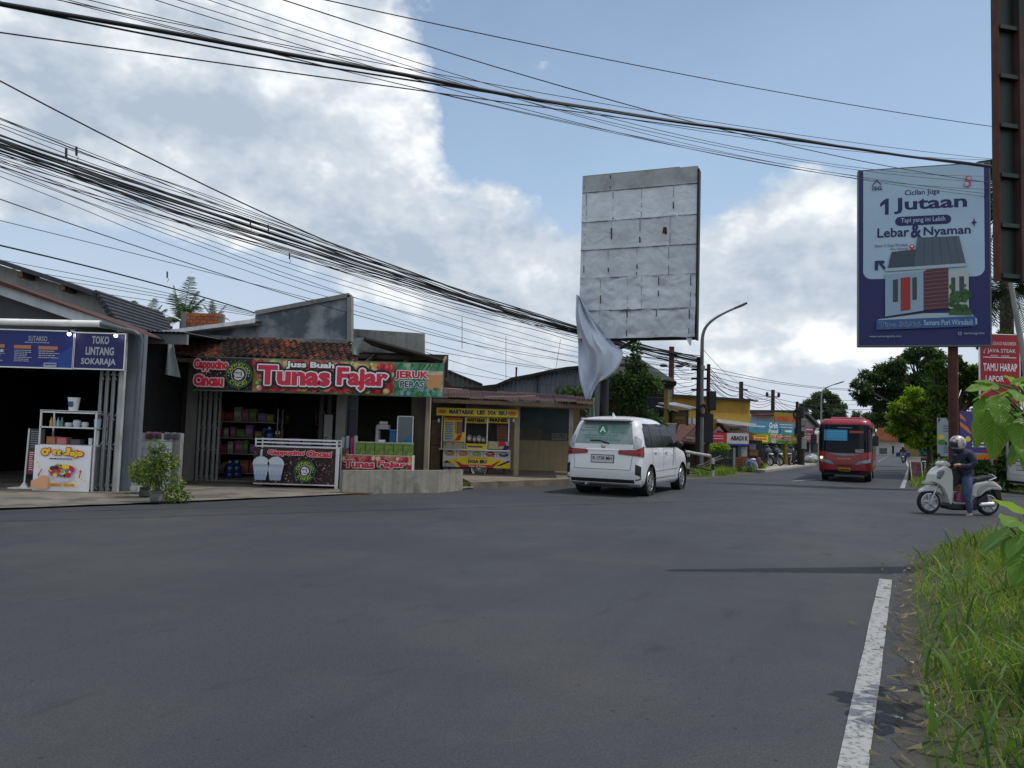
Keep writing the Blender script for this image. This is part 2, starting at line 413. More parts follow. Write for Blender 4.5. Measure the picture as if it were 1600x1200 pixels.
def asphalt_mat():
    mt,nt=nt_new('asphalt'); L=nt.links.new
    out=N(nt,'ShaderNodeOutputMaterial'); b=N(nt,'ShaderNodeBsdfPrincipled')
    tc=N(nt,'ShaderNodeTexCoord'); co=tc.outputs['Object']
    def noise(scale,det=6.,ro=.6,vec=None,dist=0.):
        n=N(nt,'ShaderNodeTexNoise',i_Scale=scale,i_Detail=det,i_Roughness=ro,i_Distortion=dist); L(vec or co,n.inputs['Vector']); return n.outputs['Fac']
    def mr(v,a,b_,c,d):
        r=N(nt,'ShaderNodeMapRange'); L(v,r.inputs['Value'])
        for k_,x in zip(('From Min','From Max','To Min','To Max'),(a,b_,c,d)):r.inputs[k_].default_value=x
        return r.outputs['Result']
    def mul(a,b_):
        n=N(nt,'ShaderNodeMath',operation='MULTIPLY'); L(a,n.inputs[0])
        L(b_,n.inputs[1]) if not isinstance(b_,float) else n.inputs[1].__setattr__('default_value',b_); return n.outputs[0]
    v=mul(mr(noise(.22,5.),.3,.7,.82,1.16),mul(mr(noise(70.,3.,.75),.3,.7,.55,1.5),mr(noise(180.,2.,.7),.3,.7,.7,1.3)))
    v=mul(v,mr(noise(22.,4.),.35,.65,.93,1.07))
    def streaks(ang,sx,sy,sc,lo,hi,dark):
        mp=N(nt,'ShaderNodeMapping',vector_type='TEXTURE'); mp.inputs['Rotation'].default_value=(0,0,ang); mp.inputs['Scale'].default_value=(sx,sy,1); L(co,mp.inputs['Vector'])
        return mr(noise(sc,7.,.62,mp.outputs['Vector'],.3),lo,hi,1.0,dark)
    v=mul(v,streaks(math.radians(65),7.,1.,1.1,.48,.72,.86))
    v=mul(v,streaks(math.radians(58),3.2,1.,3.4,.60,.72,.62))
    v=mul(v,streaks(math.radians(70),12.,1.,2.6,.55,.75,.85))
    dust=mr(noise(.3,8.,.65),.48,.70,0.,.55)
    col=N(nt,'ShaderNodeMix',data_type='RGBA'); col.inputs['A'].default_value=(.040,.043,.0475,1); col.inputs['B'].default_value=(.078,.072,.064,1); L(dust,col.inputs['Factor'])
    vo=N(nt,'ShaderNodeTexVoronoi',i_Scale=5.5); vo.inputs['Randomness'].default_value=1.0; L(co,vo.inputs['Vector'])
    v=mul(v,mr(vo.outputs['Distance'],.05,.085,.42,1.))
    vo2=N(nt,'ShaderNodeTexVoronoi',i_Scale=1.3); L(co,vo2.inputs['Vector']); chip=mr(vo2.outputs['Distance'],.011,.016,3.0,1.)
    v=mul(v,chip)
    sc_=N(nt,'ShaderNodeVectorMath',operation='SCALE'); L(col.outputs['Result'],sc_.inputs[0]); L(v,sc_.inputs['Scale'])
    L(sc_.outputs['Vector'],b.inputs['Base Color'])
    L(mr(noise(.5),.3,.7,.6,.78),b.inputs['Roughness']); b.inputs['Specular IOR Level'].default_value=.35
    bp=N(nt,'ShaderNodeBump',i_Strength=.8,i_Distance=.008); L(noise(90.,3.,.75),bp.inputs['Height']); L(bp.outputs['Normal'],b.inputs['Normal'])
    L(b.outputs['BSDF'],out.inputs['Surface']); return mt
M_soil,M_asph=soil_mat(),asphalt_mat()
U27=Vector((math.sin(math.radians(27.2)),math.cos(math.radians(27.2))))
NR=Vector((U27.y,-U27.x))
MB().poly([(-900,-300,-.05),(1500,-300,-.05),(1500,1800,-.05),(-900,1800,-.05)]).build('ground',M_soil,kind='structure')
g2=lambda px,py:gnd(px,py).xy
left_edge=[Vector((-45,-6)),Vector((-25,9)),g2(0,797),g2(300,785),g2(535,774),g2(740,764),g2(890,757),g2(1010,752),g2(1130,746),g2(1200,737),g2(1272,727)]
le=left_edge[-1]; left_edge+=[le+U27*28,le+U27*75,le+U27*110+NR*6,le+U27*150+NR*22,le+U27*210+NR*60]
near_verge=[Vector((1.56,-6)),g2(1426,1198),g2(1419,1050),g2(1412,960),g2(1416,905),g2(1436,868),g2(1482,849),g2(1560,838),g2(1700,832),Vector((30,15.5))]
rl0=g2(1424,752)
far_verge=[Vector((32,22.5)),g2(1585,770),g2(1500,767),g2(1425,762),rl0+U27*8,rl0+U27*30,rl0+U27*72,rl0+U27*105+NR*6,rl0+U27*145+NR*22,rl0+U27*205+NR*60]
road_pts=jitter(left_edge,.5,.03,3)+jitter(far_verge,.5,.05,4)[::-1]+jitter(near_verge,.25,.05,5)[::-1]+[Vector((-45,-6))]
def flat_ngon(name,pts,z,mt,kind='structure',**kw):
    bm=bmesh.new(); vs=[bm.verts.new((p[0],p[1],z)) for p in pts]
    for a,b in zip(vs,vs[1:]+vs[:1]):bm.edges.new((a,b))
    bmesh.ops.triangle_fill(bm,edges=bm.edges,use_beauty=True)
    for f in bm.faces:
        if f.normal.z<0:f.normal_flip()
    me=bpy.data.meshes.new(name); bm.to_mesh(me); bm.free(); me.materials.append(mt)
    o=bpy.data.objects.new(name,me); COL.objects.link(o); return tag(o,kind=kind,**kw)
flat_ngon('road',road_pts,0.0,M_asph)
def paint_mat():
    mt,nt=nt_new('road_paint'); L=nt.links.new
    out=N(nt,'ShaderNodeOutputMaterial'); b=N(nt,'ShaderNodeBsdfPrincipled'); b.inputs['Roughness'].default_value=.7
    tc=N(nt,'ShaderNodeTexCoord'); n=N(nt,'ShaderNodeTexNoise',i_Scale=22.,i_Detail=9.,i_Roughness=.78); L(tc.outputs['Object'],n.inputs['Vector'])
    cr=N(nt,'ShaderNodeValToRGB'); L(n.outputs['Fac'],cr.inputs[0]); e=cr.color_ramp.elements
    e[0].position=.40; e[0].color=(.085,.085,.085,1); e[1].position=.50; e[1].color=(.32,.32,.315,1)
    L(cr.outputs['Color'],b.inputs['Base Color']); L(b.outputs['BSDF'],out.inputs['Surface']); return mt
M_paint=paint_mat()
def strip(mb,a,b,w,z=.007):
    a,b=Vector(a),Vector(b); d=(b-a).normalized(); n=Vector((-d.y,d.x))*w/2
    k=max(1,int((b-a).length/.4)); rd=random.Random(5)
    L1=[a+(b-a)*(i/k)+n*(1+rd.uniform(-.04,.04)) for i in range(k+1)]; L2=[a+(b-a)*(i/k)-n*(1+rd.uniform(-.04,.04)) for i in range(k+1)]
    mb.grid([[(p.x,p.y,z) for p in L2],[(p.x,p.y,z) for p in L1]])
mb=MB(); strip(mb,g2(1328,1230),g2(1384,906),.13); mb.build('edge_line_marking',M_paint,kind='structure')
mb=MB(); strip(mb,g2(1410,763),g2(1420,733),.14); strip(mb,g2(1420.5,731),rl0+U27*70-NR*.5,.14); mb.build('edge_line_marking',M_paint,kind='structure')
mb=MB(); strip(mb,g2(1238,752),g2(1275,749),.12)
c0=g2(1372,722)
for k in range(6):strip(mb,c0+U27*(2+7*k),c0+U27*(5+7*k),.12)
mb.build('centre_line_marking',M_paint,kind='structure')
M_apron=pm('apron_concrete',(.165,.15,.125),.9,.2,1.6,bump=.4,stain=(.075,.065,.055),stain_amt=.8,stain_scale=1.1)
ap=jitter(left_edge[1:6],.4,.05,8)
flat_ngon('shop_forecourt',[(p.x,p.y) for p in ap]+[(-1.0,24.0),(-1.2,25),(-40,25)],.03,M_apron)
ap2=jitter([g2(735,762),g2(895,755)],.35,.06,9)
mb=MB(); mb.slab([(p.x,p.y) for p in ap2]+[(4.6,26.2),(3.4,29.5),(-2.6,29.5)],-.04,.14); mb.build('raised_pavement',pm('step_concrete',(.19,.165,.13),.9,.2,2.,bump=.4,stain=(.1,.085,.07),stain_amt=.7),kind='structure')
ap3=[g2(1196,738),g2(1268,728),g2(1276,727)]
M_pale=pm('pale_concrete',(.36,.34,.30),.9,.15,2.,stain=(.2,.18,.15),stain_amt=.6)
mb=MB(); mb.slab([(p.x,p.y) for p in ap3]+[(p+Vector((-3.5,9))).to_tuple() for p in reversed(ap3)],-.04,.1); mb.build('pale_forecourt',M_pale,kind='structure')
sh=[Vector((1.45,-6))]+[p+Vector((-.07,-.03)) for p in near_verge[1:6]]+[near_verge[6],near_verge[6]+Vector((.3,-.6))]+[p+Vector((.35,0)) for p in near_verge[5:0:-1]]+[Vector((2.2,-6))]
flat_ngon('dirt_shoulder',jitter(sh,.12,.05,12),.003,pm('shoulder_dirt',(.056,.053,.047),.95,.35,9.,bump=.7,stain=(.04,.036,.032),stain_amt=.8,stain_scale=4.))
# ------------------------------------------------------------------ grass
def leaf_mat(name,cols,trans=.35,rough=.6,hazy=0.):
    """foliage: each leaf takes its own tone from the list"""
    if name in MATS:return MATS[name]
    mt,nt=nt_new(name); L=nt.links.new
    out=N(nt,'ShaderNodeOutputMaterial'); b=N(nt,'ShaderNodeBsdfPrincipled'); b.inputs['Roughness'].default_value=rough; b.inputs['Specular IOR Level'].default_value=.3
    g=N(nt,'ShaderNodeNewGeometry'); cr=N(nt,'ShaderNodeValToRGB'); L(g.outputs['Random Per Island'],cr.inputs[0])
    el=cr.color_ramp.elements
    while len(el)<len(cols):el.new(.5)
    for i,c in enumerate(cols):el[i].position=i/(len(cols)-1); el[i].color=c4(c)
    tcx=N(nt,'ShaderNodeTexCoord'); nz=N(nt,'ShaderNodeTexNoise',i_Scale=1.6,i_Detail=3.0); L(tcx.outputs['Object'],nz.inputs['Vector']); mrx=N(nt,'ShaderNodeMapRange'); L(nz.outputs['Fac'],mrx.inputs['Value'])
    for k_,x_ in zip(('From Min','From Max','To Min','To Max'),(.3,.7,.62,1.38)):mrx.inputs[k_].default_value=x_
    vmx=N(nt,'ShaderNodeVectorMath',operation='SCALE'); L(cr.outputs['Color'],vmx.inputs[0]); L(mrx.outputs['Result'],vmx.inputs['Scale'])
    L(vmx.outputs['Vector'],b.inputs['Base Color']); tr=N(nt,'ShaderNodeBsdfTranslucent')
    hs=N(nt,'ShaderNodeHueSaturation'); hs.inputs['Value'].default_value=1.5; hs.inputs['Saturation'].default_value=1.1; hs.inputs['Hue'].default_value=.485; L(vmx.outputs['Vector'],hs.inputs['Color']); L(hs.outputs['Color'],tr.inputs['Color'])
    ms=N(nt,'ShaderNodeMixShader',i_Fac=trans); L(b.outputs['BSDF'],ms.inputs[1]); L(tr.outputs['BSDF'],ms.inputs[2]); L(ms.outputs['Shader'],out.inputs['Surface'])
    MATS[name]=mt; return mt
def np_mesh(name,V,F,mt,parent=None,smooth=False):
    """V (n,3); F (m,k) faces of one size"""
    me=bpy.data.meshes.new(name); m_,k=F.shape
    me.vertices.add(len(V)); me.vertices.foreach_set('co',V.astype(np.float32).ravel())
    me.loops.add(m_*k); me.loops.foreach_set('vertex_index',F.astype(np.int32).ravel())
    me.polygons.add(m_); me.polygons.foreach_set('loop_start',np.arange(0,m_*k,k,dtype=np.int32)); me.polygons.foreach_set('loop_total',np.full(m_,k,np.int32))
    if smooth:me.polygons.foreach_set('use_smooth',np.ones(m_,bool))
    me.update(calc_edges=True); me.materials.append(mt)
    o=bpy.data.objects.new(name,me); COL.objects.link(o)
    if parent:o.parent=parent
    return o
def blades(P,length,width,bend,seed=1):
    """grass blades at P (n,3): 3 tapering segments each"""
    r=np.random.default_rng(seed); n=len(P); a=r.uniform(0,2*PI,n); ln=length*r.uniform(.45,1.25,n); bd=bend*r.uniform(.2,1.3,n)
    dx,dy=np.cos(a),np.sin(a); w=width*r.uniform(.6,1.3,n); px,py=-dy,dx
    t0=r.uniform(0,2*PI,n); V=[]
    for t,wk in ((0,1.),(.4,.9),(.75,.55),(1.,.06)):
        lean=bd*t**1.8; z=ln*(t-.35*bd*t*t); off=ln*lean
        c=np.stack([P[:,0]+dx*off,P[:,1]+dy*off,P[:,2]+z],1)
        q=np.stack([np.cos(t0),np.sin(t0),np.zeros(n)],1)*(w*wk/2)[:,None]
        V+=[c-q,c+q]
    V=np.stack(V,1).reshape(-1,3); b=(np.arange(n)*8)[:,None]
    F=np.concatenate([b+np.array([[0,1,3,2]]),b+np.array([[2,3,5,4]]),b+np.array([[4,5,7,6]])],1).reshape(-1,4)
    return V,F
def inside(P,poly):
    x,y=P[:,0],P[:,1]; r=np.zeros(len(P),bool); n=len(poly)
    for i in range(n):
        x1,y1=poly[i]; x2,y2=poly[(i+1)%n]
        c=((y1>y)!=(y2>y))&(x<(x2-x1)*(y-y1)/(y2-y1+1e-12)+x1); r^=c
    return r
def edge_dist(P,line):
    d=np.full(len(P),1e9)
    for a,b in zip(line,line[1:]):
        a=np.array(a[:2]); b=np.array(b[:2]); ab=b-a; t=np.clip(((P[:,:2]-a)@ab)/(ab@ab),0,1)
        d=np.minimum(d,np.linalg.norm(P[:,:2]-(a+t[:,None]*ab),axis=1))
    return d
verge_line=[p+Vector((.06,0)) for p in near_verge[:-1]]
verge_poly=[tuple(p) for p in verge_line]+[(14.5,12.0),(12,-6)]
def verge_z(P):
    d=edge_dist(P,verge_line); return .30*(1-np.exp(-d/.9))*(1+.25*np.sin(P[:,0]*2.1)*np.cos(P[:,1]*1.7))+.02
def verge_ground():
    xs=np.linspace(1.5,15,70); ys=np.linspace(-6,14,100); X,Y=np.meshgrid(xs,ys); P=np.stack([X.ravel(),Y.ravel()],1)
    ins=inside(P,verge_poly); z=np.where(ins,verge_z(P),-.045); V=np.concatenate([P,z[:,None]],1)
    i=(np.arange(99)[:,None]*70+np.arange(69)).ravel(); F=np.stack([i,i+1,i+71,i+70],1)
    keep=ins[F].any(1)
    tag(np_mesh('verge_soil',V,F[keep],pm('verge_earth',(.05,.055,.022),.95,.4,8.),smooth=True),kind='structure')
verge_ground()
GRASS=[(.05,.12,.014),(.085,.19,.02),(.14,.26,.028),(.10,.21,.022),(.18,.28,.035),(.25,.28,.06),(.36,.31,.14)]
M_grass=leaf_mat('grass_blade',GRASS,.4,.55)
def scatter(n,poly,line,near):
    lo=np.min(poly,0); hi=np.max(poly,0); P=rng.uniform(lo,hi,(n*4,2)); P=P[inside(P,poly)]
    dist=np.hypot(P[:,0],P[:,1]); P=P[rng.uniform(0,1,len(P))<np.clip((near/dist)**1.3,0,1)]
    e=edge_dist(P,line); P=P[rng.uniform(0,1,len(P))<np.clip(.3+e*1.7,0,1)]
    cl=np.sin(P[:,0]*3.1+1.3*np.sin(P[:,1]*2.3))*np.cos(P[:,1]*2.7+np.sin(P[:,0]*1.9)); P=P[rng.uniform(0,1,len(P))<.7+.3*cl]
    return P[:n]
gp=[(1.4,2.2)]+[tuple(p) for p in verge_line[1:]]+[(14,12.2),(9.5,9.0),(5.5,2.2)]
P1=scatter(95000,gp,verge_line,4.0); e1=edge_dist(P1,verge_line)
V1,F1=blades(np.concatenate([P1,verge_z(P1)[:,None]],1),(.19+.06*np.sin(P1[:,0]*2.3)*np.cos(P1[:,1]*1.7))*np.clip(.38+e1*1.0,.38,1.15),.0075,.85,3)
tag(np_mesh('verge_grass',V1,F1,M_grass),'long green roadside grass with straw tips on the near right verge','grass',kind='stuff')
P2=scatter(5200,gp,verge_line,5.); V2,F2=blades(np.concatenate([P2,verge_z(P2)[:,None]+.02],1),.30,.024,1.1,4)
tag(np_mesh('verge_weeds',V2,F2,leaf_mat('weed',[(.04,.10,.02),(.08,.16,.03),(.12,.2,.04)],.35)),'broad bladed weeds among the near roadside grass','weeds',kind='stuff')
def straw():
    r=np.random.default_rng(8); pts=[]
    while len(pts)<220:
        k=r.integers(1,5); a,b=np.array(near_verge[k][:]),np.array(near_verge[k+1][:]); t=r.uniform(); p=a+(b-a)*t+r.normal(0,.13,2)+np.array([.08,0]); pts.append(p)
    P=np.array(pts); n=len(P); a=r.uniform(0,PI,n); ln=r.uniform(.03,.15,n); w=.0007+.0011*r.uniform(size=n); d=np.stack([np.cos(a),np.sin(a)],1); q=np.stack([-d[:,1],d[:,0]],1)
    z=.012+verge_z(P)*.0+.02*r.uniform(size=n)
    V=np.stack([np.c_[P-q*w[:,None],z],np.c_[P+q*w[:,None],z],np.c_[P+d*ln[:,None]+q*w[:,None]*.5,z+.03*r.uniform(size=n)],np.c_[P+d*ln[:,None]-q*w[:,None]*.5,z]],1).reshape(-1,3)
    F=(np.arange(n)*4)[:,None]+np.array([[0,1,2,3]])
    tag(np_mesh('dry_straw',V,F,leaf_mat('straw',[(.16,.13,.07),(.33,.28,.17),(.42,.37,.26)],.1)),'dry straw and dead stalks lying along the edge of the grass','straw',kind='stuff')
straw()
mb=MB(); rd=random.Random(4)
for k,(px,py,s_) in enumerate([(1420,892,.10),(1424,912,.06),(1452,1108,.12),(1404,1130,.07),(1425,1042,.06),(1434,1075,.05)]):
    p=gnd(px,py); a=rd.uniform(0,3)
    M_=Matrix.Translation((p.x,p.y,.02))@Matrix.Rotation(a,4,'Z'); mb=MB(); mb.M=M_; s_*=.6
    mb.grid([[(-s_/2+s_*i/3,-s_/4+s_/2*j/2,.006+.015*rd.random()) for i in range(4)] for j in range(3)])
    mb.build('paper_scrap',flat('scrap',(.36,.35,.33)),label='torn pale scrap of paper on the dirt edge of the road',cat='litter',group='scraps of litter by the grass')
def tuft_field(name,poly,n,ln,w,label,z=0.):
    P=rng.uniform(np.min(poly,0),np.max(poly,0),(n*5,2)); P=P[inside(P,poly)][:n]
    V,F=blades(np.c_[P,np.full(len(P),z)],ln,w,.7,6); tag(np_mesh(name,V,F,M_grass),label,'grass',kind='stuff')
fv=[tuple(p) for p in far_verge[1:6]]
tuft_field('far_verge_grass',[tuple(g2(1590,768)),tuple(g2(1420,762)),tuple(rl0+U27*9+NR*.2),tuple(rl0+U27*9+NR*3.4),(24,26)],5000,.35,.03,'short grass along the far side of the side road')
tuft_field('kerb_grass',[tuple(g2(1092,744)),tuple(g2(1150,742)),tuple(g2(1146,733)),tuple(g2(1080,737))],1100,.36,.03,'long grass tuft growing round the white barrier rail')
tuft_field('planter_grass',[tuple(g2(1158,738)),tuple(g2(1196,736)),tuple(g2(1200,730)),tuple(g2(1160,731))],500,.4,.035,'low grass strip in front of the shop goods')
# ================================================================== shared colours
M_white=pm('white_paint',(.72,.72,.70),.6,.08,3.,stain=(.4,.38,.34),stain_amt=.35)
M_steel=pm('grey_steel',(.34,.36,.38),.45,.1,6.,metal=.0,streak=.25)
M_alu=pm('aluminium',(.62,.63,.64),.35,.06,8.,metal=.7)
M_dark=pm('dark_interior',(.011,.011,.012),.95,.3,3.)  # shade of open shop rooms and the passage put into a near-black colour
M_black=pm('black_plastic',(.015,.015,.016),.5,.1,5.)
M_conc=pm('grey_concrete',(.24,.24,.23),.9,.16,2.2,bump=.3,streak=.45,stain=(.10,.10,.095),stain_amt=.6)
M_beige=pm('beige_paint',(.36,.31,.22),.8,.12,2.,streak=.35,stain=(.2,.17,.12),stain_amt=.5)
M_wood=pm('weathered_wood',(.17,.12,.08),.85,.25,6.,streak=.4)
K=lambda n,c,r=.5:flat('ink_'+n,c,r)
I_white,I_black,I_red,I_navy=K('white',(.84,.84,.84)),K('black',(.012,.012,.014)),K('red',(.60,.02,.045)),K('navy',(.012,.02,.13))
I_green,I_dgreen,I_yel,I_orange,I_pink=K('green',(.06,.28,.05)),K('dark_green',(.01,.09,.045)),K('yellow',(.85,.68,.03)),K('orange',(.75,.22,.02)),K('pink',(.62,.12,.25))
I_cream,I_skin,I_brown,I_grey,I_lgreen,I_teal,I_sky=K('cream',(.7,.62,.38)),K('peach',(.75,.40,.24)),K('brown',(.06,.028,.02)),K('grey',(.3,.3,.32)),K('lime',(.28,.5,.06)),K('teal',(.01,.16,.12)),K('sky',(.12,.42,.66))
I_maroon=K('maroon',(.16,.012,.025))
def room(wall,u0,u1,z1,depth,parent,mt=None,off=0.0,floor=None,name='interior_wall'):
    """the dark room behind an open shop front"""
    mb=MB(); t=.12; d0=-off+.02
    mb.box(u0,u1,depth,depth+t,.0,z1); mb.box(u0-t,u0,d0,depth+t,.0,z1); mb.box(u1,u1+t,d0,depth+t,.0,z1); mb.box(u0-t,u1+t,d0,depth+t,z1,z1+t)
    return mb.build(name,mt or M_dark,parent)
def pz(wall,pts,off=0.0):return [wall.uz(p[0],p[1],off) for p in pts]
# ================================================================== shop with the blue boards
W1=Wall((-14,16.3),(0,16.3))
sb=W1.root('shop_building','grey gabled shop with open dark front under blue name boards','shop')
M_gw=pm('grey_wall',(.17,.18,.185),.85,.12,2.,streak=.3)
fa=pz(W1,[(-90,416),(0,444.5),(208,514),(217,522),(150,512),(135,506),(0,459.5),(-90,430)])
MB().prism(fa[::-1],-.35,-.22).build('fascia',pm('fascia_paint',(.42,.45,.48),.7,.1,2.,streak=.3),sb)
gw=pz(W1,[(-90,430),(0,458),(150,511),(217,522),(217,530),(-90,530)],0)
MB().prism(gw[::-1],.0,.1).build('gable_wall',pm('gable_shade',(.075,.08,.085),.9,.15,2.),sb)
rt=pz(W1,[(-90,409),(0,437),(214,515.5),(222,522),(208,514),(0,444.5),(-90,416)])
M_tile_edge=pm('old_tile',(.075,.035,.028),.9,.4,9.,bump=.5,stain=(.05,.04,.04))
mb=MB(); mb.prism(rt[::-1],-.45,1.6); mb.build('roof',M_tile_edge,sb)
uL,zt=W1.uz(0,575); u160,_=W1.uz(158,650)
uR=W1.uz(196,650)[0]-.02; dxy=ray(199,650); kx=dxy.x/dxy.y; mb=MB(); zc1=zt+.25
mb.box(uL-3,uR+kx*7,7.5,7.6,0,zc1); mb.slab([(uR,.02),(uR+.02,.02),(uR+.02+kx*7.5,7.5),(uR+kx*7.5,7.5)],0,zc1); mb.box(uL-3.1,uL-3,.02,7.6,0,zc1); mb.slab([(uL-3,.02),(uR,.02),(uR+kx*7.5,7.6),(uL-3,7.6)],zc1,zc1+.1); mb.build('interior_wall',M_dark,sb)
mb=MB(); a,b=W1.uz(190,700)[0],W1.uz(216,700)[0]; mb.box(a,b,-.02,.14,0,W1.uz(206,522)[1]); mb.build('side_wall',pm('side_wall_paint',(.14,.16,.18),.8,.15,2.,streak=.4),sb)
a,b=W1.uz(181.5,760)[0],W1.uz(189,760)[0]; MB().box(a,b,-.16,-.06,.03,W1.uz(190,540)[1]).build('post',pm('post_grey',(.44,.45,.46),.6,.12,3.,streak=.4,stain=(.22,.2,.18),stain_amt=.5),sb,bevel=.006)
z_=lambda x,y,o=0.:W1.uz(x,y,o)
mb=MB(); p0=z_(-60,501.5,.55); p1=z_(157,506,.55); mb.tube([(p0[0],-.55,p0[1]),(p1[0],-.55,p1[1])],.068,14); mb.build('awning_roller',pm('roller_cloth',(.88,.87,.84),.6,.08,2.,streak=.2),sb,smooth=True)
p2=z_(210,519,.55); mb=MB(); mb.tube([(p1[0]-.02,-.55,p1[1]),(p2[0],-.55,p2[1]),(p2[0]+.06,-.5,p2[1]-.05)],.05,12); mb.build('gutter',pm('pipe_grey',(.08,.095,.11),.5,.1,4.),sb,smooth=True)
q=z_(208,716,.45); mb=MB(); mb.tube([(p2[0]+.06,-.5,p2[1]-.02),(p2[0]+.10,-.45,p2[1]-.12),(p2[0]+.05,-.42,q[1])],.045,12); mb.build('downpipe',pm('pipe_grey',0),sb,smooth=True)
W1b=Wall((-14,19.6),(0,19.6))
uh=W1b.root('house','grey plastered house with dark corrugated roof rising behind the grey gabled shop','house')
MB().prism(pz(W1b,[(-120,372),(0,414),(150,462),(178,500),(200,522),(-120,540)])[::-1],0,.15).build('wall',pm('upper_wall',(.36,.365,.36),.9,.14,1.6,streak=.4),uh)
M_cor=pm('dark_corrugated',(.055,.06,.07),.7,.25,5.,streak=.3)
top=pz(W1b,[(-120,366),(0,406),(75,430),(150,456)],.6)
mb=MB()
P=[]
for k in range(5):
    P.append([(u,-.6+5*k/4,z+.02*(k%2)) for u,z in top])
mb.grid(P); mb.grid([[(u,y,z-.11) for u,y,z in r] for r in P]); mb.grid([[(u,-.6,z) for u,z in top],[(u,-.6,z-.11) for u,z in top]])
mb.build('roof',M_cor,uh)
mb=MB(); e0=pz(W1b,[(150,456),(186,508)],.6)
for k in range(9):
    t=k/8; u=e0[0][0]+(e0[1][0]-e0[0][0])*t; z=e0[0][1]+(e0[1][1]-e0[0][1])*t
    mb.tube([(u,-.62,z),(u,3,z+.02)],.05,8); mb.box(u-.1,u+.03,-.55,3,z-.09,z-.03)
mb.build('roof_end',M_cor,uh)
for px,py in ((31,428),(97,449)):
    u,z=W1b.uz(px,py,.5); MB().box(u-.07,u+.07,-.5,.2,z-.07,z+.07).build('rafter',M_wood,uh)
M_bl=pm('board_blue',(.012,.022,.17),.45,.12,1.2)
def board(name,wall,x0,y0,x1,y1,off,mt,label,cat='sign',depth=.06,frame=None,group=None):
    u0,u1,z0,z1=wall.rect(x0,y0,x1,y1,off)
    r=wall.root(name,label,cat,group,u=u0,off=off,z=z0)
    MB().box(0,u1-u0,0,depth,0,z1-z0).build('panel',mt,r)
    if frame:
        w=.025; W_,H_=u1-u0,z1-z0; mb=MB()
        mb.box(-w,0,-.015,depth,-w,H_+w); mb.box(W_,W_+w,-.015,depth,-w,H_+w); mb.box(0,W_,-.015,depth,-w,0); mb.box(0,W_,-.015,depth,H_,H_+w)
        mb.build('frame',frame,r)
    return r,Art(r,0,u1-u0,0,z1-z0,0)
r,A=board('price_board',W1,-75,516,114.5,572.5,.42,M_bl,'long blue price board with orange headings over the open shop front',frame=M_alu)
A.poly([(.72,0),(1,0),(1,.62)],K('blue2',(.02,.06,.3)),'print')
A.text('SUTARSO',.625,.782,.72,.86,K('palegrey',(.42,.45,.5)),.01)
A.lines(.60,.80,.655,.69,1,K('palegrey',0),ragged=0,thick=.6)
for i,(a0,a1) in enumerate(((.24,.435),(.515,.655),(.715,.875))):
    A.rect(a0,a1,.49+.01*(2-i),.585+.01*(2-i),K('salmon',(.52,.2,.1)),'heading')
    A.k-=1; A.lines(a0+.005,a1+.02,.12+.1*(i==2),.46,7 if i<2 else 4,K('palegrey',0),seed=i+3,thick=.42)
A.text('A',.40,.43,.39,.47,I_white,.02)
A.rect(.77,.875,.015,.13,K('palegrey2',(.38,.44,.5)),'print'); A.lines(.78,.87,.04,.1,1,I_navy,ragged=.1,thick=.6)
r,A=board('name_board',W1,117,521.5,194.5,576,.42,pm('board_navy',(.012,.015,.11),.45,.12,1.2),'square navy shop board with three lines of silver capitals',frame=M_alu)
for t,a0,a1,b in (('TOKO',.33,.68,.70),('LINTANG',.22,.79,.385),('SOKARAJA',.14,.84,.06)):
    A.text(t,a0,a1,b,b+.235,K('silver',(.40,.43,.48)),.035)
for px,py,lb in ((108,522,'lit white bulb at the right end of the price board'),(181,524.5,'lit white bulb above the square navy shop board')):
    u,z=W1.uz(px,py,.55); r=W1.root('lamp',lb,'lamp',u=u,off=.55,z=z)
    MB().ball((0,0,0),.036,12,8).build('bulb',emit('bulb_light',(1.,.98,.95),9.),r,smooth='all')
    MB().lathe([(.02,.03),(.025,.09)],n=10).build('socket',M_black,r); MB().bar((0,0,.09),(0,.2,.12),.012).build('bracket',M_steel,r)
def folding_gate(wall,x0,x1,y0,y1,off,n,label,mt):
    u0,u1,z0,z1=wall.rect(x0,y0,x1,y1,off); r=wall.root('folding_gate',label,'gate',u=u0,off=off,z=max(z0,.02)); H=z1-max(z0,.02); mb=MB()
    for k in range(n):
        a=(u1-u0)*k/n; b=(u1-u0)*(k+.72)/n; d=.10 if k%2 else 0.
        mb.box(a,b,d-.02,d+.02,0,H); mb.box(a,a+.012,d-.035,d+.03,0,H)
    mb.build('slats',mt,r)
    mb=MB()
    for z in (.12,H*.38,H*.62,H-.12):
        for k in range(n-1):mb.bar(((u1-u0)*(k+.36)/n,-.03,z),((u1-u0)*(k+1.36)/n,-.03,z+(.09 if k%2 else -.09)),.012)
    mb.build('scissor_bars',M_steel,r); MB().box(0,u1-u0,-.02,.16,H,H+.05).build('top_rail',M_steel,r)
    return r
M_gate=pm('gate_grey',(.27,.28,.29),.5,.12,3.,streak=.35)
folding_gate(W1,152,187,578,773,.1,7,'pale grey folding gate pushed aside by the white post under the navy board',M_gate)
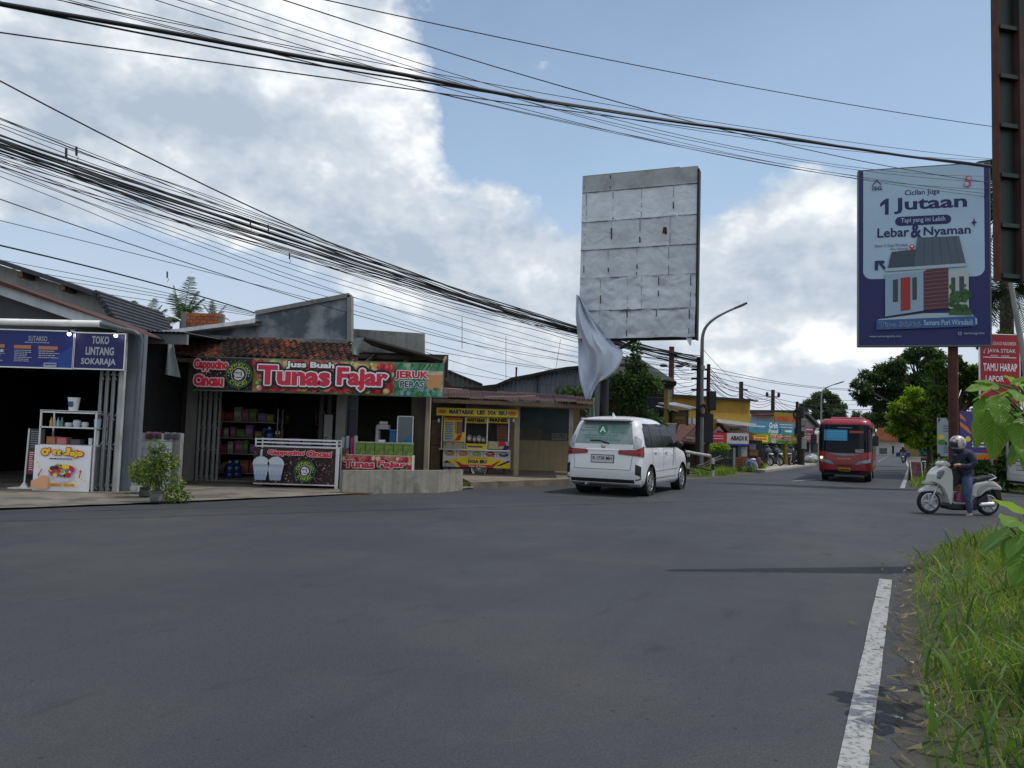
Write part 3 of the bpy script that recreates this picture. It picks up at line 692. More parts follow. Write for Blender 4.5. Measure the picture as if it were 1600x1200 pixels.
# ------------------------------------------------------------------ snack stall in front of it
WS=Wall((-14,15.95),(0,15.95))
u0,u1,z0,z1=WS.rect(53,696,142,768,0); zt=WS.uz(100,642)[1]; za=WS.uz(100,651)[1]
st=WS.root('snack_stall','aluminium snack stall with white fruit bowl banner and glass case','stall',u=u0,z=.03); Wd=u1-u0; H1=z1-.03; H2=zt-.03
MB().box(0,Wd,.02,.5,.04,H1-.01).build('cabinet',M_alu,st)
mb=MB(); cw=Wd+.06
for x in (.07,cw-.02):
    for y in (.0,.46):mb.box(x-.018,x+.018,y,y+.036,0,H2)
for z in (H2-.03,H1+(H2-H1)*.52,H1):
    for y in (.0,.46):mb.box(.07,cw-.02,y,y+.03,z-.015,z+.015)
    for x in (.07,cw-.02):mb.box(x-.015,x+.015,.03,.46,z-.015,z+.015)
mb.build('frame',M_alu,st)
zs=H1+(H2-H1)*.52
MB().box(.09,cw-.04,.03,.46,zs-.006,zs+.006).build('shelf',glass('shelf_glass',(.3,.35,.34),.05,.35),st)
MB().box(.05,cw,-.01,.5,H2,H2+.012).build('top',M_alu,st)
bn=[[(Wd*i/6+.0,-.012-.012*math.sin(i*1.3)-.03*j/4*0,H1*j/4) for i in range(7)] for j in range(5)]
bo=MB().grid(bn).build('banner',pm('banner_white',(.82,.83,.86),.5,.04,2.),st)
A=Art(bo,0,Wd,0,H1,-.035)
for i,(t,a0,a1,b0,b1) in enumerate((("O'",.13,.285,.77,.93),('ee',.32,.49,.79,.90),('J',.53,.64,.79,.95),('ojo',.62,.87,.74,.90))):A.text(t,a0,a1,b0,b1,I_yel,.09,outline=I_red,ow=.13); A.k-=3
A.k+=4
A.lines(.28,.68,.68,.72,1,I_navy,ragged=0,thick=.6)
A.poly(A.ell(.52,.40,.24,.215,28)[14:]+[(.7,.3),(.64,.24),(.42,.24),(.33,.3)],K('bowl',(.6,.6,.66)),'bowl_print')
rdf=random.Random(3); fr=[]
for i in range(70):
    a=rdf.uniform(0,2*PI); q=rdf.random()**.5; fr.append((A.ell(.52+.2*q*math.cos(a),.44+.115*q*math.sin(a),.03+.02*rdf.random(),None,8),rdf.randrange(6)))
A.polys(fr,[I_red,I_yel,I_brown,I_lgreen,K('violet',(.32,.12,.3)),I_white],'fruit_print')
A.poly([(.0,.04),(.30,.04),(.30,.30),(.26,.34),(.16,.33),(.10,.26),(0,.22)],I_skin,'hand_print')
A.polys([([(.11,.36),(.15,.36),(.13,.30)],0),([(.12,.36),(.14,.36),(.19,.48),(.17,.48)],0),([(.83,.43),(.88,.43),(.855,.49)],0),([(.845,.43),(.865,.43),(.85,.3),(.83,.29)],0)],[I_red],'arrow_print')
A.polys([(A.ell(x,y,.018,None,6),0) for x,y in ((.1,.62),(.12,.53),(.88,.27),(.94,.24),(.78,.22))],[I_yel],'star_print')
for t,a0,a1 in (('CEMERAL',.30,.54),('SEGAR',.58,.78)):A.text(t,a0,a1,.11,.175,I_orange,.05,outline=I_yel,ow=.08)
def lathe_thing(name,label,cat,loc,parts,group=None,rz=0.):
    r=empty(name,loc,rz,label,cat,group)
    for pn,prof,mt,n in parts:MB().lathe(prof,n=n).build(pn,mt,r,smooth=True)
    return r
o=WS.A+WS.u*u0; sx,sy=o.x,o.y
r=lathe_thing('bucket','white plastic bucket with dark sticker on top of the snack stall','bucket',(sx+Wd*.53,sy+.2,.03+H2+.012),[('body',[(.088,0),(.115,.26)],flat('bucket_white',(.7,.7,.72)),20),('rim',[(.12,.255),(.124,.275),(.112,.275)],flat('bucket_white',0),20)])
mb=MB(); mb.poly([(-.05,-.108,.08),(.05,-.108,.08),(.052,-.116,.19),(-.052,-.116,.19)]); mb.build('sticker',K('stick',(.03,.1,.17)),r)
cupw,cupb=flat('cup_white',(.6,.63,.66)),flat('cup_blue',(.3,.45,.55))
for x,lb,prof in ((.44,'small white lidded bowl left of the taller one in the snack stall case',[(.05,0),(.075,.05),(.07,.09),(.03,.1)]),(.58,'taller white lidded bowl in the middle of the snack stall case',[(.06,0),(.08,.06),(.075,.14),(.03,.16)]),(.72,'clear round tub right of the white bowls in the snack stall case',[(.05,0),(.07,.05),(.065,.11),(.02,.12)]),(.93,'pale blue cup stack at the right end of the snack stall shelf',[(.06,0),(.075,.18)])):
    lathe_thing('tub',lb,'tub',(sx+cw*x,sy+.2,.03+zs+.007),[('body',prof,cupb if 'blue' in lb else cupw,14)])
for k,(x,c,lb) in enumerate(((.16,(.55,.45,.05),'yellow capped bottle first from the left in the snack stall case'),(.22,(.5,.35,.4),'pink labelled bottle second from the left in the snack stall case'),(.28,(.35,.5,.55),'pale blue bottle third from the left in the snack stall case'),(.34,(.08,.3,.25),'green topped bottle fourth from the left in the snack stall case'))):
    lathe_thing('bottle',lb,'bottle',(sx+cw*x,sy+.16,.03+zs+.007),[('body',[(.03,0),(.03,.12),(.012,.16)],flat('bot%d'%k,c),10),('cap',[(.014,.16),(.014,.2)],flat('botc%d'%((k+1)%4),((.5,.3,.1),(.6,.5,.1),(.1,.3,.5),(.7,.3,.1))[k]),10)])
for x,w,h,c,lb in ((.19,.18,.14,(.42,.17,.07),'orange brown food box at the left of the lower stall shelf'),(.37,.2,.13,(.5,.17,.17),'pink food box beside the orange brown one on the stall shelf'),(.6,.2,.10,(.08,.08,.09),'dark tray beside the pink food box on the stall shelf')):
    r=empty('food_box',(sx+cw*x,sy+.22,.03+H1+.02),0,lb,'box'); MB().box(-w/2,w/2,-.1,.1,0,h).build('body',flat('fb'+lb[:6],c),r,bevel=.008); MB().box(-w/2-.005,w/2+.005,-.105,.105,h,h+.012).build('lid',flat('fb'+lb[:6],0),r)
for k,(x,h) in enumerate(((.83,.14),(.93,.3))):
    lathe_thing('cup_stack',('short','tall')[k]+' clear stack of plastic cups at the right of the stall shelf','cups',(sx+cw*x,sy+.2,.03+H1+.02),[('cups',[(.035,0),(.045,h)],cupw,12)])
u0_,u1_,z0_,z1_=WS.rect(38,672,60,768,-.25)
bs=WS.root('menu_stand','narrow dark menu stand with red lettering on a white pole','stand',u=u0_,off=-.25,z=.03)
MB().box(.07,u1_-u0_+.1,.0,.02,.3,z1_).build('panel',pm('menu_dark',(.03,.04,.045),.5,.2,3.),bs)
MB().tube([(.03,0,0),(.06,0,z1_)],.018,8).build('pole',M_white,bs); MB().box(-.25,.45,-.1,.25,0,.025).build('base',M_white,bs,bevel=.01)
MB().prism([(-.06,.02),(.12,.02),(.05,.13),(.02,.13)],-.03,.03).build('foot',M_white,bs)
A=Art(bs,.08,u1_-u0_+.09,.32,z1_,0.); A.rect(.05,.42,.02,.5,K('dred',(.3,.02,.03)),'print'); A.rect(.5,.95,.02,.5,K('olive',(.12,.14,.07)),'print'); A.lines(.08,.4,.05,.48,9,I_white,seed=4); A.k-=1; A.lines(.55,.9,.05,.48,9,I_white,seed=5); A.k-=1; A.lines(.1,.9,.55,.95,8,I_grey,seed=6)
# ================================================================== passage between the two shops
WG=Wall((-14,17.4),(0,17.4))
pg=WG.root('passage_roof','dark lean-to roof with grey beam over the passage between the two shops','roof')
a,b=WG.uz(214,530)[0],WG.uz(292,530)[0]; zb,zt2=WG.uz(250,537)[1],WG.uz(250,521)[1]
mb=MB(); mb.box(a,b,0,.1,zb,zt2); mb.build('beam',M_gw,pg)
mb=MB(); mb.grid([[(a+(b-a)*i/24,y,zt2+.02+.25*k+.02*(i%2)) for i in range(25)] for k,y in enumerate((-.15,5.))]); mb.build('roof',M_cor,pg)
mb=MB(); mb.box(a,b+.6,5,5.1,0,zt2+.3); mb.box(a-.05,a,.1,5,0,zt2); mb.build('back_wall',M_dark,pg)
a,b=WG.uz(206,725)[0],WG.uz(281,725)[0]; zc=WG.uz(245,677)[1]
bw=WG.root('block_wall','low whitewashed concrete block wall closing the passage behind the plants','wall',u=a)
mb=MB(); wd=b-a-.18
rdb=random.Random(2)
for r_ in range(7):
    x=-(.2 if r_%2 else 0)
    while x<wd:
        x0,x1=max(0,x),min(wd,x+.39); h=(zc-.0)/7
        if x1>x0+.03:mb.box(x0+.004,x1-.004,-.012*rdb.random(),.12,r_*h+.004,(r_+1)*h-.004)
        x+=.4
mb.build('blocks',pm('whitewash_block',(.74,.75,.76),.9,.15,4.,bump=.4,stain=(.2,.2,.2),stain_amt=.5,island=.08),bw)
MB().box(.0,wd,.03,.1,0,zc-.01).build('mortar',M_conc,bw); MB().box(wd,wd+.18,-.03,.15,0,zc+.01).build('end_post',M_conc,bw,bevel=.01)
for x0,x1,c,lb in ((.28,.6,(.11,.05,.09),'purple cloth laid over the block wall'),(.66,.98,(.08,.08,.09),'dark grey cloth laid over the block wall')):
    r=WG.root('cloth',lb,'cloth',u=a+(wd+.18)*x0); w=(wd+.18)*(x1-x0); P=[]
    for j,(y,z) in enumerate(((-.05,-.13),(-.048,-.03),(-.03,.02),(.08,.025),(.16,.02),(.17,-.12))):P.append([(w*i/8,y-.008*math.sin(i*2.1+j),zc+z+.008*math.cos(i*1.7)) for i in range(9)])
    MB().grid(P).build('fabric',pm('cl'+lb[:6],c,.95,.2,6.),r,smooth='all')
tp=WG.root('tarpaulin','grey tarpaulin rag hanging from the tiled awning corner','tarpaulin',u=WG.uz(258,540)[0],off=.2)
Lc=[(263,538),(261,555),(258,575),(257,585)]; Rc=[(272,538),(276,556),(280,575),(283,590)]; P=[]
for(l,r_) in zip(Lc,Rc):
    ul,zl=WG.uz(*l,.2); ur,zr=WG.uz(*r_,.2); u00=WG.uz(258,540)[0]
    P.append([(ul-u00+(ur-ul)*i/8,.07*math.sin(i*.9+zl),zl+(zr-zl)*i/8) for i in range(9)])
o=MB().grid(P).build('sheet',pm('tarp_grey',(.25,.27,.27),.8,.15,3.,trans=.2),tp,smooth='all')
# ------------------------------------------------------------------ plants
def leaf_cloud(centres,n,size,mt,name='foliage',parent=None,seed=1,aspect=.42,droop=.35,shell=.55,jit=1.0):
    """leaves through several ellipsoid clumps [(c, r(3))]; each leaf a folded 6-corner blade"""
    r=np.random.default_rng(seed); vol=np.array([c[1][0]*c[1][1]*c[1][2] for c in centres])**.67; pick=r.choice(len(centres),n,p=vol/vol.sum())
    C=np.array([c[0] for c in centres])[pick]; R=np.array([c[1] for c in centres])[pick]
    d=r.normal(size=(n,3)); d/=np.linalg.norm(d,axis=1)[:,None]; q=np.where(r.uniform(size=n)<shell,r.uniform(.78,1.12,n),r.uniform(0,1,n)**.5); P=C+d*R*q[:,None]
    ax=d+r.normal(size=(n,3))*.75*jit; ax[:,2]-=droop; ax/=np.linalg.norm(ax,axis=1)[:,None]
    up=r.normal(size=(n,3))*.55+np.array([0,0,1.]); sd_=np.cross(ax,up); sd_/=np.linalg.norm(sd_,axis=1)[:,None]+1e-9; nn=np.cross(sd_,ax)
    L_=(size*r.uniform(.6,1.3,n))[:,None]; w=L_*aspect*.5; f=L_*.08
    V=np.stack([P,P+ax*L_*.35+sd_*w+nn*f,P+ax*L_*.35-sd_*w+nn*f,P+ax*L_*.75+sd_*w*.7+nn*f*.5,P+ax*L_*.75-sd_*w*.7+nn*f*.5,P+ax*L_-nn*f,P+ax*L_*.4-nn*f*.3,P+ax*L_*.75-nn*f*.4],1).reshape(-1,3)
    b=(np.arange(n)*8)[:,None]
    F=np.concatenate([b+np.array([[0,6,1,1]]),b+np.array([[0,2,6,6]])],1).reshape(-1,4)[:,:3]
    F=np.concatenate([b+np.array([[0,6,1]]),b+np.array([[0,2,6]]),b+np.array([[1,6,7]]),b+np.array([[1,7,3]]),b+np.array([[2,7,6]]),b+np.array([[2,4,7]]),b+np.array([[3,7,5]]),b+np.array([[4,5,7]])],1).reshape(-1,3)
    return np_mesh(name,V,F,mt,parent)
GL=leaf_mat('shrub_leaf',[(.03,.075,.018),(.05,.11,.024),(.08,.16,.03),(.15,.22,.04),(.3,.32,.06)],.3)
GY=leaf_mat('lime_leaf',[(.10,.18,.03),(.16,.24,.04),(.24,.3,.06)],.4)
M_stem=pm('plant_stem',(.08,.07,.04),.9,.3,8.)
pot_d,pot_g,pot_w=pm('pot_dark',(.045,.042,.04),.8,.2,6.),pm('pot_grey',(.12,.115,.11),.85,.2,5.,stain=(.05,.06,.05)),pm('pot_white',(.42,.42,.41),.8,.1,6.,stain=(.2,.2,.18))
def potted(px,py,s,pm_,lb,cl,nleaf,size,lm,seed,hasp=True):
    p=gnd(px,py,.03); r=empty('potted_plant',p,0,lb,'plant')
    if hasp:
        MB().lathe([(.11*s,0),(.17*s,.05*s),(.175*s,.17*s),(.14*s,.25*s),(.165*s,.28*s),(.165*s,.31*s),(.14*s,.3*s)],n=18).build('pot',pm_,r,smooth=True)
        MB().lathe([(.001,.28*s),(.14*s,.28*s)],n=14,caps=False).build('soil',M_soil,r)
    mb=MB(); rd=random.Random(seed)
    for c,rr in cl:mb.tube([(0,0,.2*s),(c[0]*.5+rd.uniform(-.04,.04),c[1]*.5,c[2]*.6),(c[0],c[1],c[2]+rr[2]*.3)],[.014,.01,.004],6)
    mb.build('stem',M_stem,r); leaf_cloud(cl,nleaf,size,lm,'foliage',r,seed)
    return r
potted(226,777,.62,pot_d,'dark pot with a bushy green shrub beside the white post',[((-.05,0,.5),(.22,.2,.22)),((.1,.1,.65),(.15,.15,.2))],500,.085,GL,1)
potted(244.5,785,.68,pot_g,'rounded grey pot with a tall leggy shrub reaching the block wall top',[((-.03,0,.55),(.17,.15,.25)),((.0,.05,.85),(.18,.15,.18)),((-.1,.05,1.02),(.10,.1,.10)),((.2,0,.75),(.16,.14,.14)),((.08,0,.6),(.22,.15,.2)),((-.2,.02,.5),(.16,.14,.16))],950,.075,GL,2)
potted(213,771,.7,pot_w,'white pot with yellow green leaves nearest the white post',[((.02,0,.45),(.17,.15,.13)),((.2,-.05,.42),(.15,.12,.1))],170,.11,GY,3)
potted(264,783,1.0,None,'sprawling green creeper with yellow leaves at the foot of the block wall',[((0,0,.15),(.3,.2,.16)),((.05,.1,.32),(.16,.12,.14)),((.2,-.05,.1),(.25,.15,.09))],620,.07,GL,4,False)
# ================================================================== tiled shop
W2=Wall((-10,20.0),(0,20.0))
ts=W2.root('tiled_shop','open fruit drink shop with mossy tiled awning and grey parapet','shop')
def colm(name,x0,x1,y0,y1,mt,off=0.,d=.2,par=None):
    u0,u1,z0,z1=W2.rect(x0,y0,x1,y1,off); return MB().box(u0,u1,-off,-off+d,0,z1).build(name,mt,par or ts)
M_pill=pm('pillar_paint',(.21,.205,.19),.85,.14,2.,streak=.35)
colm('pillar',290,307,560,757,M_pill,.1); colm('pillar',524.5,539.5,560,770,M_pill,.05); colm('pillar',664.5,671.5,570,745,M_beige,.1)
colm('wall',642,664.5,570,745,pm('brown_wall',(.085,.068,.05),.85,.2,2.),-.1,.12)
uA,uB=W2.uz(284,650)[0],W2.uz(690,650)[0]; zc2=W2.uz(480,563)[1]
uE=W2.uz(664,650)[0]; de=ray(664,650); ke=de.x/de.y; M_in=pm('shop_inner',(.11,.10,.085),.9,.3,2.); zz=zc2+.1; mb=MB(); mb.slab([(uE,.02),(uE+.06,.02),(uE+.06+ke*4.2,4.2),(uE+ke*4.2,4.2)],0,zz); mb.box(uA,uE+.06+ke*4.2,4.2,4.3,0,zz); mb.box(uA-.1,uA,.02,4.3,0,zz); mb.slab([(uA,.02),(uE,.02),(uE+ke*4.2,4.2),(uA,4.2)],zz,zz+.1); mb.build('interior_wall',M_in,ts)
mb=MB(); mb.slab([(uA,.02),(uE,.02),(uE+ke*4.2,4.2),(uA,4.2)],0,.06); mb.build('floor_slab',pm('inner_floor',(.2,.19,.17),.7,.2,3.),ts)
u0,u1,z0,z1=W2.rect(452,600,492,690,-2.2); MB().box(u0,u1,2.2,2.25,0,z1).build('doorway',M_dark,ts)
for x in (502,514):colm('door_jamb',x-3,x+3,600,700,pm('jamb_grey',(.10,.10,.095),.8,.15,3.),-.9,.08)
colm('notice',507,520,648,659,K('paper',(.4,.4,.38)),-.7,.02)
colm('window_wall',541,559,600,690,pm('blue_grey_glass',(.10,.115,.13),.4,.15,3.),-.3,.05); colm('poster',545,555,640,662,K('poster',(.05,.04,.06)),-.2,.02)
par=pz(W2,[(262,524),(300,521),(398,497),(399,489),(546,462),(546,560),(262,552)],0)
def patch_mat():
    mt=pm('parapet_blue',(.085,.11,.135),.85,.1,2.,stain=(.27,.30,.33),stain_amt=1.0,stain_scale=.75,streak=.2); return mt
MB().prism(par[::-1],.02,.18).build('parapet',patch_mat(),ts)
rim=pz(W2,[(399,489),(546,461),(546,534)],.03); mb=MB()
for a,b in zip(rim,rim[1:]):mb.bar((a[0],.09,a[1]-.0),(b[0],.09,b[1]),.3,.11)
mb.build('parapet_rim',M_conc,ts)
cap=pz(W2,[(262,525),(545,535)],0); MB().bar((cap[0][0],-.04,cap[0][1]),(cap[1][0],-.04,cap[1][1]),.16,.1).build('ledge',M_conc,ts)
e=pz(W2,[(250,517),(399,498)],.5); mb=MB(); P0=[[(e[0][0]+(e[1][0]-e[0][0])*i/6,y,e[0][1]+(e[1][1]-e[0][1])*i/6+.05*k) for i in range(7)] for k,y in enumerate((-.5,1.2))]
mb.grid(P0); mb.grid([[(x,y,z-.1) for x,y,z in r] for r in P0]); mb.grid([P0[0],[(x,y,z-.1) for x,y,z in P0[0]]]); mb.build('metal_flashing',pm('zinc',(.72,.73,.74),.4,.15,3.,streak=.4),ts)
def tile_roof():
    fl,fr_=W2.uz(269,552,1.45),W2.uz(560,566,1.45); tl,tr=W2.uz(269,526,.03),W2.uz(548,536,.03); cols,rows=27,9; mb=MB(); rd=random.Random(11)
    for r_ in range(rows):
        for c in range(cols):
            t0,t1=r_/rows,(r_+1.25)/rows; P=[]; jz=rd.uniform(-.012,.012); jy=rd.uniform(-.02,.02); tw=rd.uniform(-.012,.012)
            for k,t in enumerate((t0,t1)):
                row=[]
                for i in range(7):
                    s_=(c+i/6*1.06)/cols; u=(fl[0]+(fr_[0]-fl[0])*s_)*(1-t)+(tl[0]+(tr[0]-tl[0])*s_)*t
                    zf=fl[1]+(fr_[1]-fl[1])*s_; zb_=tl[1]+(tr[1]-tl[1])*s_; sag=-.05*math.sin(s_*9)*.5
                    h=.03*math.sin(i/6*2*PI-.6)+(.05 if k==0 else 0)+jz+tw*(i-3)/3+sag
                    row.append((u,-1.45+1.42*min(t,1.)+jy,zf+(zb_-zf)*min(t,1.0)+h))
                P.append(row)
            mb.grid(P); mb.grid([[(x,y,z) for x,y,z in P[0]],[(x,y+.01,z-.06) for x,y,z in P[0]]][::-1])
    mb.grid([[(fl[0],-1.42,fl[1]-.03),(fr_[0],-1.42,fr_[1]-.03)],[(tl[0],0,tl[1]-.03),(tr[0],0,tr[1]-.03)]])
    return mb
def tile_mat():
    mt,nt=nt_new('roof_tile'); L=nt.links.new; out=N(nt,'ShaderNodeOutputMaterial'); b=N(nt,'ShaderNodeBsdfPrincipled'); b.inputs['Roughness'].default_value=.9
    tc=N(nt,'ShaderNodeTexCoord'); w=N(nt,'ShaderNodeTexWhiteNoise',noise_dimensions='2D'); mp=N(nt,'ShaderNodeMapping'); mp.inputs['Scale'].default_value=(5.9,6.2,1); L(tc.outputs['Object'],mp.inputs['Vector'])
    fl=N(nt,'ShaderNodeVectorMath',operation='FLOOR'); L(mp.outputs['Vector'],fl.inputs[0]); L(fl.outputs['Vector'],w.inputs['Vector'])
    n=N(nt,'ShaderNodeTexNoise',i_Scale=1.3,i_Detail=4.); L(tc.outputs['Object'],n.inputs['Vector']); n2=N(nt,'ShaderNodeTexNoise',i_Scale=14.,i_Detail=6.,i_Roughness=.7); L(tc.outputs['Object'],n2.inputs['Vector'])
    m1=N(nt,'ShaderNodeMath',operation='MULTIPLY_ADD'); L(n.outputs['Fac'],m1.inputs[0]); m1.inputs[1].default_value=1.5; m1.inputs[2].default_value=-.62
    m2=N(nt,'ShaderNodeMath',operation='MULTIPLY_ADD'); L(w.outputs['Value'],m2.inputs[0]); m2.inputs[1].default_value=.5; L(m1.outputs[0],m2.inputs[2])
    m3=N(nt,'ShaderNodeMath',operation='MULTIPLY_ADD'); L(n2.outputs['Fac'],m3.inputs[0]); m3.inputs[1].default_value=.5; L(m2.outputs[0],m3.inputs[2])
    cr=N(nt,'ShaderNodeValToRGB'); L(m3.outputs[0],cr.inputs[0]); el=cr.color_ramp.elements
    el[0].position=.3; el[0].color=(.028,.02,.017,1); el[1].position=.95; el[1].color=(.30,.095,.045,1); k=el.new(.62); k.color=(.062,.032,.024,1); k=el.new(.80); k.color=(.14,.055,.033,1)
    L(cr.outputs['Color'],b.inputs['Base Color']); L(b.outputs['BSDF'],out.inputs['Surface']); return mt
M_tile=tile_mat()
tile_roof().build('tiled_awning',M_tile,ts,smooth='all')
u0,z0=W2.uz(270,560,1.3); u1,_=W2.uz(690,560,1.3); MB().box(u0,u1,-1.3,-1.2,z0-.08,z0+.02).build('eave_beam',M_wood,ts)
mb=MB()
for k in range(8):
    u=u0+(u1-u0)*k/7.; MB().bar((u,-1.35,z0+.0),(u,0,z0+.35),.05,.07).build('rafter',M_wood,ts)
W2b=Wall((-10,21.1),(0,21.1))
pb=pz(W2b,[(549,513.5),(663,521),(663,556),(549,548)]); o0=W2b.A.y-W2.A.y
MB().prism(pb[::-1],o0,o0+.2).build('rear_parapet',M_conc,ts)
f0,f1=W2.uz(558,523,1.1),W2.uz(692,560.5,1.3); mb=MB()
b0,b1=(f0[0],f0[1]),(f1[0]+.1,f1[1])
P=[[(f0[0]+(f1[0]-f0[0])*i/10,-1.1-.2*i/10,f0[1]+(f1[1]-f0[1])*i/10) for i in range(11)],[(f0[0]+(f1[0]-.12-f0[0])*i/10,.9,f0[1]+(f1[1]-f0[1])*i/10) for i in range(11)]]
mb.grid(P); mb.grid([[(x,y,z-.05) for x,y,z in r] for r in P]); mb.grid([P[0],[(x,y,z-.05) for x,y,z in P[0]]])
mb.build('side_roof',pm('eave_board',(.075,.065,.055),.9,.2,3.),ts)
ud=W2.uz(545,540)[0]; MB().box(ud,f1[0],.2,.3,W2.uz(560,585)[1],f0[1]-.3).build('upper_wall',pm('upper_dark',(.04,.037,.033),.9,.2,2.),ts)
r=W2.root('tarpaulin','grey tarpaulin bundled on the tile edge under the side roof','tarpaulin',u=W2.uz(550,545,1.2)[0],off=1.2); P=[]; u00=W2.uz(550,545,1.2)[0]
for(l,rr) in (((553,530),(568,526)),((550,540),(566,534)),((548,547),(561,546)),((551,554),(560,555))):
    a,b=W2.uz(*l,1.2),W2.uz(*rr,1.2); P.append([(a[0]-u00+(b[0]-a[0])*i/7,-.08*math.sin(i*.8),a[1]+(b[1]-a[1])*i/7) for i in range(8)])
MB().grid(P).build('sheet',MATS['tarp_grey'],r,smooth='all')
WB=Wall((-10,24.6),(0,24.6)); u0,u1,z0,z1=WB.rect(283,489,348,512)
bk=WB.root('brick_wall','short orange brick wall stub rising behind the tiled shop','wall',u=u0)
mb=MB(); nrow=7; h=(z1-z0+.3)/nrow; mb.box(.17,u1-u0,.03,.2,0,z1-.02,1)
for r_ in range(nrow):
    x=.17-(.11 if r_%2 else 0)
    while x<u1-u0-.2:mb.box(max(.17,x)+.006,x+.21,-.0,.1,z1-(r_+1)*h+.007,z1-r_*h-.006,0); x+=.22
mb.box(0,.165,-.04,.2,0,z1+.02,1)
mb.build('bricks',[pm('orange_brick',(.45,.15,.07),.9,.3,5.,island=.25),M_conc],bk)
# ------------------------------------------------------------------ banner over the shop front
u0,u1,z0,z1=W2.rect(303,563.5,692,614,1.55)
bn=W2.root('shop_banner','long fruit printed banner with big red lettering under the tiled awning','banner',u=u0,off=1.55,z=z0); BW,BH=u1-u0,z1-z0
FR=[I_red,K('crimson',(.32,.01,.03)),I_cream,I_lgreen,K('melon',(.6,.16,.1)),K('leaf',(.04,.16,.03)),K('rose',(.6,.2,.2)),K('mango',(.65,.42,.08))]
def fruit(A,a0,a1,b0,b1,n,seed,rs=(.05,.11),name='fruit_print'):
    rd=random.Random(seed); ls=[]; k=A.H/A.W
    for i in range(n):
        r_=rd.uniform(*rs)*(b1-b0)*1.3; x,y=rd.uniform(a0,a1),rd.uniform(b0,b1); c=rd.choice((0,0,0,1,1,2,3,4,4,5,6,7)); sq=rd.uniform(.6,1.); ph=rd.uniform(0,3); rx=min(r_*k,x-a0+.002,a1-x+.002);
        if rx<r_*k*.35:continue
        ry=min(r_,y-b0,b1-y) if False else r_; y=min(max(y,b0+ry),b1-ry)
        ls.append((A.ell(x,y,rx,ry,12,ph if rx>r_*k*.9 else 0,sq),c)); ls.append((A.ell(x-rx*.2,y+ry*.25,rx*.55,ry*.5,10),{0:4,1:0,2:7,3:2,4:6,5:3,6:2,7:2}[c]))
        if rd.random()<.4:ls.append((A.ell(x+rx*.15,y+ry*.1,rx*.2,ry*.2,8),1))
    A.polys(ls,FR,name)
def beans(A,a0,a1,b0,b1,n,seed):
    rd=random.Random(seed); ls=[]; k=A.H/A.W
    for i in range(n):
        r_=rd.uniform(.012,.03); x,y=rd.uniform(a0+.012,a1-.012),rd.uniform(b0+.03,b1-.03); ph=rd.uniform(0,3); c=rd.choice((0,0,1,1,2,3)); ls.append((A.ell(x,y,r_*k,r_,7,ph,.65),c))
    A.polys(ls,[I_brown,K('bean1',(.11,.05,.04)),K('bean2',(.25,.15,.14)),K('bean3',(.42,.34,.34))],'bean_print')
def bean_logo(A,a,b,r):
    k=A.H/A.W
    A.poly(A.ell(a,b,r*k,r,40),I_dgreen,'logo_ring'); A.poly(A.ell(a,b,r*k*.95,r*.95,40),K('logogreen',(.02,.14,.06)),'logo_ring'); A.poly(A.ell(a,b,r*k*.88,r*.88,40),I_black,'logo_disc')
    A.poly(A.ell(a,b,r*k*.56,r*.56,36),I_white,'logo_disc'); A.poly(A.ell(a,b,r*k*.53,r*.53,36),I_black,'logo_disc')
    cr=r*.3; mk=lambda dx,dy,ph:(A.ell(a+dx*r*k,b+dy*r,cr*k,cr*1.0,16,ph,.68),0)
    A.polys([mk(-.12,.14,.9),mk(.17,.08,2.1),mk(-.02,-.2,.1)],[K('beanwhite',(.6,.6,.6))],'logo_bean')
    A.polys([(A.ell(a-.12*r*k,b+.14*r,cr*k*.8,cr*.12,8,.9),0),(A.ell(a+.17*r*k,b+.08*r,cr*k*.12,cr*.7,8),0),(A.ell(a,b-.2*r,cr*k*.8,cr*.1,8),0)],[I_black],'logo_bean')
    A.ringtext('CAPPUCCINO',a,b,r*.73,r*.24,K('logolime',(.45,.6,.06)),165,-150); A.k-=1
    A.ringtext('CINCAU',a,b,r*.73,r*.24,K('logolime',0),225,90,True); A.k-=1
    A.polys([(A.ell(a-r*k*.73,b-r*.08,r*k*.05,r*.05,6),0),(A.ell(a+r*k*.73,b-r*.08,r*k*.05,r*.05,6),0)],[K('logolime',0)],'logo_star')
s1,s2=.237,.805
MB().box(0,BW*s1,0,.03,-.0,BH).build('coffee_panel',pm('coffee_print',(.028,.016,.018),.45,.3,6.),bn)
MB().box(BW*s1,BW*s2,0,.03,0,BH).build('fruit_panel',pm('fruit_base',(.42,.24,.10),.45,.3,5.),bn)
MB().box(BW*s2,BW,0,.03,0,BH).build('orange_panel',pm('jeruk_print',(.05,.25,.15),.45,.35,2.5,stain=(.45,.6,.4),stain_amt=.8,stain_scale=2.),bn)
mb=MB(); mb.box(-.02,BW+.02,.0,.05,BH,BH+.025); mb.box(-.02,BW+.02,.0,.05,-.025,0); mb.box(BW,BW+.025,-.0,.05,0,BH); mb.build('frame',pm('green_frame',(.1,.16,.12),.5,.1,3.),bn)
A=Art(bn,0,BW*s1,0,BH); beans(A,0,1,0,1,420,5)
A.text('Cappucino',.02,.60,.56,.93,I_red,.06,outline=K('palepink',(.7,.45,.5)),ow=.09); A.k-=3; A.text('Cincau',.03,.53,.10,.46,I_red,.06,outline=K('palepink',0),ow=.09); bean_logo(A,.79,.48,.42)
A=Art(bn,BW*s1,BW*s2,0,BH); fruit(A,0,1,0,1,260,6,(.06,.15))
for t,a0,a1,b0,b1 in (('Tunas',.05,.56,.19,.80),('Fajar',.605,.965,.08,.80)):
    A.text(t,a0,a1,b0,b1,K('bigred',(.62,.025,.065)),.05,outline=I_white,ow=.06,outline2=I_black,ow2=.16); A.k-=4
A.k+=4
